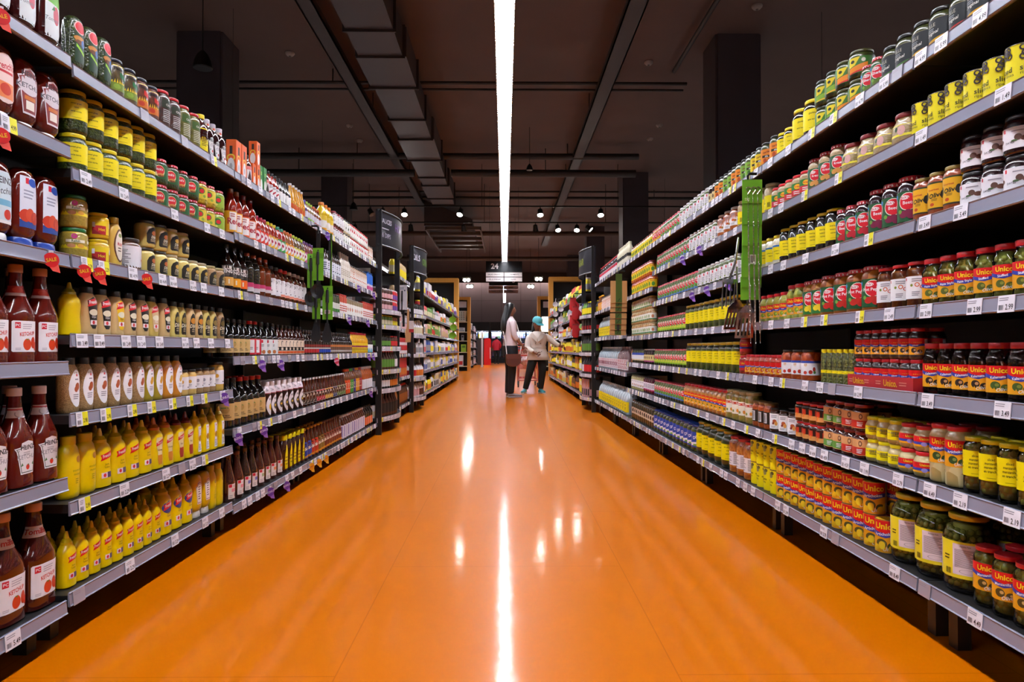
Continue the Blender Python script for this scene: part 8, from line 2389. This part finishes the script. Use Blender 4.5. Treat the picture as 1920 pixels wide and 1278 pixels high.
def turner(name, label, loc, rz, m, L=.12):
    t = thing(name, label, 'kitchen tool', loc, rz)
    mb = MB()
    bars = [-.042, -.022, -.003, .016, .036]
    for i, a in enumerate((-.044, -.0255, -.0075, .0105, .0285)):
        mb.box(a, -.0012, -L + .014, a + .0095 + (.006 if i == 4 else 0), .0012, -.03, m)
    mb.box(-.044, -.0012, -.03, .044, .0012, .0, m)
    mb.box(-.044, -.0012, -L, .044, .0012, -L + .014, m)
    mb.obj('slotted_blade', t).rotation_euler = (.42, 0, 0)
    mb = MB()
    mb.faces([(-.044, -.0012, 0), (.044, -.0012, 0), (.012, -.012, .035), (-.012, -.012, .035), (-.044, .0012, 0), (.044, .0012, 0), (.012, -.009, .035), (-.012, -.009, .035)], [(0, 1, 2, 3), (4, 7, 6, 5), (0, 4, 5, 1), (1, 5, 6, 2), (2, 6, 7, 3), (3, 7, 4, 0)], METAL)
    mb.tube([(0, -.01, .033), (0, -.006, .2)], .005, METAL, 8)
    mb.obj('neck', t)
    return t


zt = EYE + (VY - 585) / F * YC
turner('slotted_turner', 'shiny slotted turner hanging lowest on the right clip strip', (XC + .004, YC + .024, zt), -.05, M('#c4a488', .16, 0, 1.0), .135)  # warm blade colour paints in the orange floor's reflection
turner('slotted_turner', 'second slotted turner half hidden behind the lowest turner', (XC - .03, YC + .075, zt + .03), .2, METAL)
t = thing('serving_fork', 'shiny serving fork hanging left of the green skewer cards', 'kitchen tool', (XC - .085, YC + .01, EYE + (VY - 520) / F * YC), .1)
mb = MB()
for i in range(4):
    xx = -.03 + .02 * i
    mb.tube([(xx, 0, -.02), (xx - .006, .002, -.09), (xx - .008, 0, -.15 + .01 * i)], .0038, METAL, 6)
mb.box(-.036, -.002, -.03, .036, .002, -.005, METAL)
mb.obj('tines', t)
mb = MB()
mb.tube([(0, 0, -.005), (.03, .004, .07), (.05, .006, .2)], .006, METAL, 8)
mb.obj('handle', t)

# left-hand side: black nylon ladles on green cards
YL, XL_ = 4.52, (598 - VX) / F * 4.52
hook(-1, YL, EYE + (VY - 424) / F * YL, -XL_, 'black clip hook holding the green utensil cards on the left racks', -.75)


def utensil(k, px, pt, pb, pw, head, label, dy, rz=0.0):
    yy = YL - .05 + dy
    z = EYE + (VY - pt) / F * yy
    H = (pb - pt) / F * yy
    w = pw / F * yy / 2
    t = thing('hanging_utensil', label, 'kitchen tool', ((px - VX) / F * yy, yy, z), rz)
    mb = MB()
    mb.box(-w, -.0008, -H, w, .0008, 0, LIME)
    mb.box(-w, -.003, -H * .32, w, -.001, -H * .16, LIMED)
    mb.ball((0, -.001, -.016), .006, BLKP, 1, (1, .3, 1))
    mb.obj('card', t)
    mb = MB()
    mb.tube([(0, -.007, -H * .12), (0, -.009, -H * .5)], [.008, .011], BLKP, 10)
    mb.obj('handle', t)
    if head == 's':
        mb = MB()
        mb.tube([(0, -.009, -H * .5), (0, -.012, -H - .03)], .005, BLKP, 8)
        c = Vector((0, -.014, -H - .07))
        n = 20
        vs = [c + Vector((.042 * math.cos(2 * PI * i / n), 0, .05 * math.sin(2 * PI * i / n))) for i in range(n)] + [c + Vector((.02 * math.cos(2 * PI * i / n), .008, .026 * math.sin(2 * PI * i / n))) for i in range(n)]
        mb.faces(vs, [(i, (i + 1) % n, n + (i + 1) % n, n + i) for i in range(n)], BLKP, True)
        for i in range(5):
            mb.box(c.x - .018 + .009 * i - .002, c.y + .006, c.z - .026, c.x - .018 + .009 * i + .002, c.y + .009, c.z + .026, BLKP)
        mb.obj('skimmer_head', t)
    elif head == 'h':
        mb = MB()
        mb.tube([(0, -.009, -H * .5), (0, -.012, -H - .02)], .006, BLKP, 8)
        mb.faces([(-.006, -.012, -H - .01), (.006, -.012, -H - .01), (.035, -.012, -H - .12), (.02, -.01, -H - .15), (-.02, -.01, -H - .15), (-.035, -.012, -H - .12), (-.006, -.009, -H - .01), (.006, -.009, -H - .01), (.035, -.009, -H - .12), (.02, -.007, -H - .15), (-.02, -.007, -H - .15), (-.035, -.009, -H - .12)],
                 [(0, 1, 2, 3, 4, 5), (11, 10, 9, 8, 7, 6)] + [(i, (i + 1) % 6, 6 + (i + 1) % 6, 6 + i) for i in range(6)], M('#26292c', .25))
        mb.obj('spoon_head', t)


utensil(0, 597, 465, 526, 20, 's', 'black skimmer on the front green card of the left clip strip', -.02)
utensil(1, 583, 476, 540, 12, 's', 'black slotted skimmer on the green card leaning out to the left', .02, .5)
utensil(2, 615, 536, 599, 19, 'h', 'black spoon on the low green card with a barcode', .0)
utensil(3, 594, 555, 598, 15, 'h', 'black spoon on the low shaded green card beside the barcode card', .03)
utensil(4, 621, 438, 540, 9, 0, 'tall green card edge standing behind the front skimmer', .05, -1.0)
mb = MB()
mb.box(-.018, -.001, -.012, .018, .001, .012, M('#e6e0e4', .5))
print_onto(mb, [('b', BLK, -.8, .15, .8, .85)], .036, .024, lambda a, b, l: (a, -.001 - l, -.012 + b), lift=.0004)
o = mb.obj('barcode_sticker', bpy.data.objects['hanging_utensil.002'], (0, -.004, -.17))

# cutting boards further down the right racks
YB_ = 6.93
XB = (1159 - VX) / F * YB_
hook(1, YB_, EYE + (VY - 508) / F * YB_, XB, 'black clip hook holding the cutting boards', -.6)
for k, py in enumerate((527, 566, 575, 587, 598, 608, 618)):
    z = EYE + (VY - py) / F * YB_
    t = thing('cutting_board', 'wooden cutting board with green band on the clip strip, ' + ('topmost and fully shown' if k == 0 else nth(k + 1) + ' from the top'), 'cutting board', (XB, YB_ - .06 + .011 * k, z))
    mb = MB()
    H = .225 if k == 0 else .055
    mb.box(-.085, -.004, -H, .085, .004, 0, M('#c79a62', .5))
    bmesh.ops.bevel(mb.bm, geom=mb.bm.edges[:], offset=.003, segments=2, affect='EDGES')
    mb.obj('board', t)
    mb = MB()
    mb.box(-.032, -.0055, -H + .004, .032, -.0042, -.002 if k else .07, M('#3f5a1e', .45))
    print_onto(mb, [('p', '#1d2a10', [(-.5, .2), (-.2, .2), (.5, .8), (.2, .8)])], .064, .05, lambda a, b, l: (a, -.0055 - l, -H + .006 + b), lift=.0005)
    mb.obj('band', t)


def danglers(y, s, px0, py0, py1, n, c, rad, name, desc, cat, shape='disc', jx=5):
    x0 = (px0 - VX) / F * y
    hook(s, y, EYE + (VY - py0 + 6) / F * y, abs(x0), 'black clip hook carrying the hanging %ss' % name.replace('_', ' ').replace('hanging ', ''), -(py1 - py0) / F * y)
    rr = random.Random(px0)
    for k in range(n):
        py = py0 + (py1 - py0) * (k + .5) / n
        x = x0 + (jx if k % 2 else -jx) / F * y
        t = thing(name, '%s, %s of %s from the top' % (desc, nth(k + 1), num(n)), cat, (x, y - (.06 + .035 * (k % 2) if shape == 'disc' else .06 + .06 * (k % 2)), EYE + (VY - py) / F * y))
        mb = MB()
        if shape == 'disc':
            mb.loft([(-.012, rad * .35, rad * .35, 2), (-.008, rad * .6, rad * .6, 2), (.01, rad, rad, 2), (.012, rad * .97, rad * .97, 2), (-.002, rad * .6, rad * .6, 2)], M(c, .35), 18)
            for v in mb.bm.verts:
                v.co = Vector((v.co.x, -v.co.z, v.co.y * .95))
        elif shape == 'glove':
            mb.loft([(-.16, .03, .016, 2.4), (-.13, .06, .024, 2.4), (-.05, .058, .022, 2.4), (.0, .05, .02, 2.4), (.05, .048, .018, 2.4)], M(c, .6), 16)
            mb.tube([(.04, 0, -.02), (.075, 0, -.06), (.085, 0, -.1)], [.02, .022, .014], M(c, .6), 8)
        mb.obj('bowl' if shape == 'disc' else 'mitt', t)
        mb = MB()
        if shape == 'disc':
            mb.tube([(0, -.004, rad * .8), (.01, .01, rad * 2.2)], .006, M(c, .4), 6)
            mb.obj('handle', t)
        else:
            mb.box(-.05, -.022, .03, .05, .022, .052, M('#8f1c1c', .6))
            mb.obj('cuff', t)


danglers(13.9, 1, 1046, 566, 640, 8, '#d9d2d6', .055, 'hanging_ladle', 'white hanging ladle by the reaching hand', 'kitchen tool')
danglers(10.8, 1, 1076, 556, 622, 4, '#b81d22', .05, 'hanging_oven_mitt', 'red oven mitt hanging on the right racks', 'oven mitt', 'glove', 2)
danglers(15.6, -1, 850, 592, 636, 3, '#6fa81f', .08, 'hanging_colander', 'lime green colander hanging on the far left racks', 'kitchen tool', 'disc', 1)
YK = 8.35
XK = (757 - VX) / F * YK
hook(-1, YK, EYE + (VY - 528) / F * YK, -XK, 'black clip hook holding the knife card past the near bowed display', -.55)
t = thing('knife_pack', 'black-handled knife on a white card past the near bowed display', 'kitchen tool', (XK, YK - .05, EYE + (VY - 535) / F * YK))
mb = MB()
mb.box(-.05, -.001, -.3, .05, .001, 0, M('#d2d0d8', .5))
print_onto(mb, [('ln', '#5a6a86', -.8, .82, .5, .92, 2), ('e', '#3a4a66', .4, .78, .03, .03)], .1, .3, lambda a, b, l: (a, -.001 - l, -.3 + b), lift=.0006)
mb.obj('card', t)
mb = MB()
mb.tube([(-.01, -.008, -.07), (-.012, -.009, -.2)], [.009, .012], BLKP, 8)
mb.obj('handle', t)
mb = MB()
mb.faces([(-.02, -.004, -.2), (-.004, -.004, -.2), (-.006, -.004, -.32), (-.02, -.004, -.3), (-.02, -.0025, -.2), (-.004, -.0025, -.2), (-.006, -.0025, -.32), (-.02, -.0025, -.3)], [(0, 1, 2, 3), (7, 6, 5, 4), (0, 4, 5, 1), (1, 5, 6, 2), (2, 6, 7, 3), (3, 7, 4, 0)], METAL)
mb.obj('blade', t)
t = thing('hanging_spatula', 'long wooden spatula with red tag hanging below the knife card', 'kitchen tool', (XK + .06, YK - .035, EYE + (VY - 580) / F * YK))
mb = MB()
mb.faces([(x, y, z) for y in (-.004, .004) for x, z in ((-.012, 0), (.012, 0), (.014, -.2), (.036, -.3), (.03, -.4), (-.03, -.4), (-.036, -.3), (-.014, -.2))], [(0, 1, 2, 3, 4, 5, 6, 7), (15, 14, 13, 12, 11, 10, 9, 8)] + [(i, (i + 1) % 8, 8 + (i + 1) % 8, 8 + i) for i in range(8)], M('#c79a68', .5))
mb.obj('blade', t)
mb = MB()
mb.box(.012, -.008, -.28, .07, -.0045, -.14, M('#d9cfd0', .5))
mb.box(.012, -.0095, -.28, .07, -.008, -.24, M('#b02028', .5))
mb.obj('paper_tag', t)

# ------------------------------------------------------------------ round shelf flags
TALK = [('p', -1, 423, 745, 'P'), ('p', -1, 450, 820, 'P'), ('p', -1, 497, 806, 'P'), ('p', -1, 493, 683, 'P'), ('p', -1, 528, 682, 'P'), ('r', -1, 632, 676, 'S'), ('p', -1, 692, 668, 'P'), ('p', -1, 700, 668, 'P'), ('p', -1, 696, 737, 'P'),
        ('p', -1, 510, 920, 'P'), ('p', -1, 540, 908, 'P'), ('y', -1, 586, 873, 'Y'), ('y', -1, 600, 865, 'Y'), ('y', -1, 613, 858, 'Y'), ('p', -1, 614, 441, 'P'), ('p', -1, 655, 600, 'P'), ('p', -1, 690, 605, 'P'), ('p', -1, 672, 540, 'P'), ('p', -1, 701, 553, 'P'),
        ('p', 1, 1313, 467, 'P'), ('p', 1, 1281, 486, 'P'), ('p', 1, 1367, 531, 'P'), ('p', 1, 1327, 543, 'P'), ('p', 1, 1299, 554, 'P'), ('s', -1, 101, 488, 'S'), ('s', -1, 162, 509, 'S'), ('s', -1, 190, 514, 'S'), ('s', -1, 278, 524, 'S'), ('s', -1, 4, 32, 'S'), ('s', -1, 6, 256, 'S')]
WHERE = {0: 'below the grainy mustards, nearest the yellow bottles', 1: 'lowest on the joint beside the yellow mustard', 2: 'below the large soy bottles', 3: 'below the small soy bottles, first', 4: 'below the small soy bottles, second', 5: 'below the marinade shelf', 6: 'by the post under the yellow marinades, first', 7: 'by the post under the yellow marinades, second', 8: 'by the post under the speckled white caps',
         9: 'under the bottom sauce shelf, first', 10: 'under the bottom sauce shelf, second', 11: 'under the barbecue sauces, first of three', 12: 'under the barbecue sauces, second of three', 13: 'under the barbecue sauces, third of three', 14: 'under the tall yellow-white bottle', 15: 'under the herb-label spices, first', 16: 'under the herb-label spices, second', 17: 'under the orange-lettered seasoning', 18: 'under the blue tubs',
         19: 'on the second right shelf, first', 20: 'on the second right shelf, second', 21: 'on the third right shelf beside the skewer cards', 22: 'on the third right shelf, second', 23: 'on the third right shelf, third', 24: 'on the ketchup rail near the mustard bay', 25: 'first of two overlapping under the relish jars', 26: 'second of two overlapping under the relish jars', 27: 'under the white-label jar', 28: 'at the top edge of the ketchup bay', 29: 'on the second ketchup shelf'}
CC = {'p': ('#5a2f96', 'purple', '#8a66c0'), 'r': ('#c2244a', 'crimson', '#d98aa0'), 's': ('#d0141c', 'red', '#e8564a'), 'y': ('#e29a1a', 'amber', '#e8b23a')}
for i, (c, s, px, py, k) in enumerate(TALK):
    col, nm, c2 = CC[c]
    x = LIP[s] - .012
    y = px_to_y(px, x)
    z = EYE + (VY - py) / F * y
    rad = .024 if c != 's' else .0205
    t = thing('shelf_flag', '%s round shelf flag %s' % (nm, WHERE[i]), 'sale tag', (s * x, y, z), -PI / 2 * s * .62)
    mb = MB()
    n = 24
    vs = [(rad * math.cos(2 * PI * q / n), yy, rad * math.sin(2 * PI * q / n)) for yy in (-.0012, 0) for q in range(n)]
    mb.faces(vs, [tuple(range(n)), tuple(reversed(range(n, 2 * n)))] + [(q, (q + 1) % n, n + (q + 1) % n, n + q) for q in range(n)], M(col, .4, .2))
    print_onto(mb, [('t', '#e8b81c' if c == 's' else '#d9cfe8' if c in 'pr' else '#b3301a', 'SALE' if c in 'sy' else 'BONUS', 0, .5, .26, .02, .25, 0, .9)], 2 * rad, 2 * rad, lambda a, b, l: (a, -.0012 - l, b - rad), lift=.0006)
    mb.obj('disc', t)
    mb = MB()
    mb.faces([(-.01, -.0003, -rad * .6), (rad * .9, -.0003, -rad * .6), (rad * 1.15, -.0003, -rad * 1.7), (rad * .2, -.0003, -rad * 1.5), (-.01, .0007, -rad * .6), (rad * .9, .0007, -rad * .6), (rad * 1.15, .0007, -rad * 1.7), (rad * .2, .0007, -rad * 1.5)],
             [(0, 1, 2, 3), (7, 6, 5, 4), (0, 4, 5, 1), (1, 5, 6, 2), (2, 6, 7, 3), (3, 7, 4, 0)], M(c2, .45))
    mb.obj('tail', t)
    mb = MB()
    mb.box(-.006, .0008, -.004, .006, .012, rad * 1.3, M('#d9d6de', .2, .3))
    mb.obj('clip', t)

# ------------------------------------------------------------------ display trays under the small olive jars
US = sorted({p['y'] for p in PLACED if p['key'] == 'usm' and not p['row'] and not p['tier']})
HP = (US[1] - US[0]) / 2
for yb, ya, lb in ((US[4] - HP, US[-1] + HP + .004, 'red cardboard tray under the small olive jars, far tray with printed name'), (US[0] - HP - .004, US[4] - HP, 'red cardboard tray under the small olive jars, near tray with printed name')):
    L = ya - yb
    t = thing('display_tray', lb, 'tray', (LIP[1] + .022, (ya + yb) / 2, RGT[4] + DECK + .0004), -PI / 2)
    mb = MB()
    RT = M('#b0202a', .5)
    D = .135
    mb.box(-L / 2 + .0003, 0, 0, L / 2 - .0003, D, .003, RT)
    mb.box(-L / 2 + .0003, 0, .003, L / 2 - .0003, .003, .045, RT)
    mb.box(-L / 2 + .0003, D - .003, .003, L / 2 - .0003, D, .045, RT)
    mb.box(-L / 2 + .0003, .003, .003, -L / 2 + .0008, D - .003, .045, RT)
    mb.box(L / 2 - .0008, .003, .003, L / 2 - .0003, D - .003, .045, RT)
    print_onto(mb, [('t', '#d9a01c', 'Unico.', -.1, .5, .5, .03), ('ln', '#d98a7a', .35, .35, .8, .7, 2), ('ln', '#d98a7a', -.85, .35, -.5, .7, 2)], L, .045, lambda a, b, l: (a, -l, b), lift=.0006)
    mb.obj('cardboard_tray', t)
# ------------------------------------------------------------------ camera and picture settings
cam = bpy.data.cameras.new('camera')
cam.sensor_width = 36.0
cam.lens = 24.0
cam.clip_end = 200
co = bpy.data.objects.new('camera', cam)
COL.objects.link(co)
co.location = (0, 0, EYE)
yaw, pitch = math.atan((960 - VX) / F), math.atan((VY - 639) / F)
co.rotation_euler = (PI / 2 + pitch, 0, -yaw)
SC.camera = co
w = bpy.data.worlds.new('world')
w.use_nodes = True
w.node_tree.nodes['Background'].inputs['Color'].default_value = (0, 0, 0, 1)
SC.world = w
SC.view_settings.view_transform = 'Standard'
SC.view_settings.look = 'None'
SC.view_settings.exposure = 0.0
SC.view_settings.gamma = 1.0
SC.cycles.use_denoising = True
SC.cycles.max_bounces = 6
SC.cycles.diffuse_bounces = 3
SC.cycles.glossy_bounces = 3
SC.cycles.transparent_max_bounces = 8
SC.cycles.sample_clamp_indirect = 4.0
SC.cycles.caustics_reflective = False
SC.cycles.caustics_refractive = False
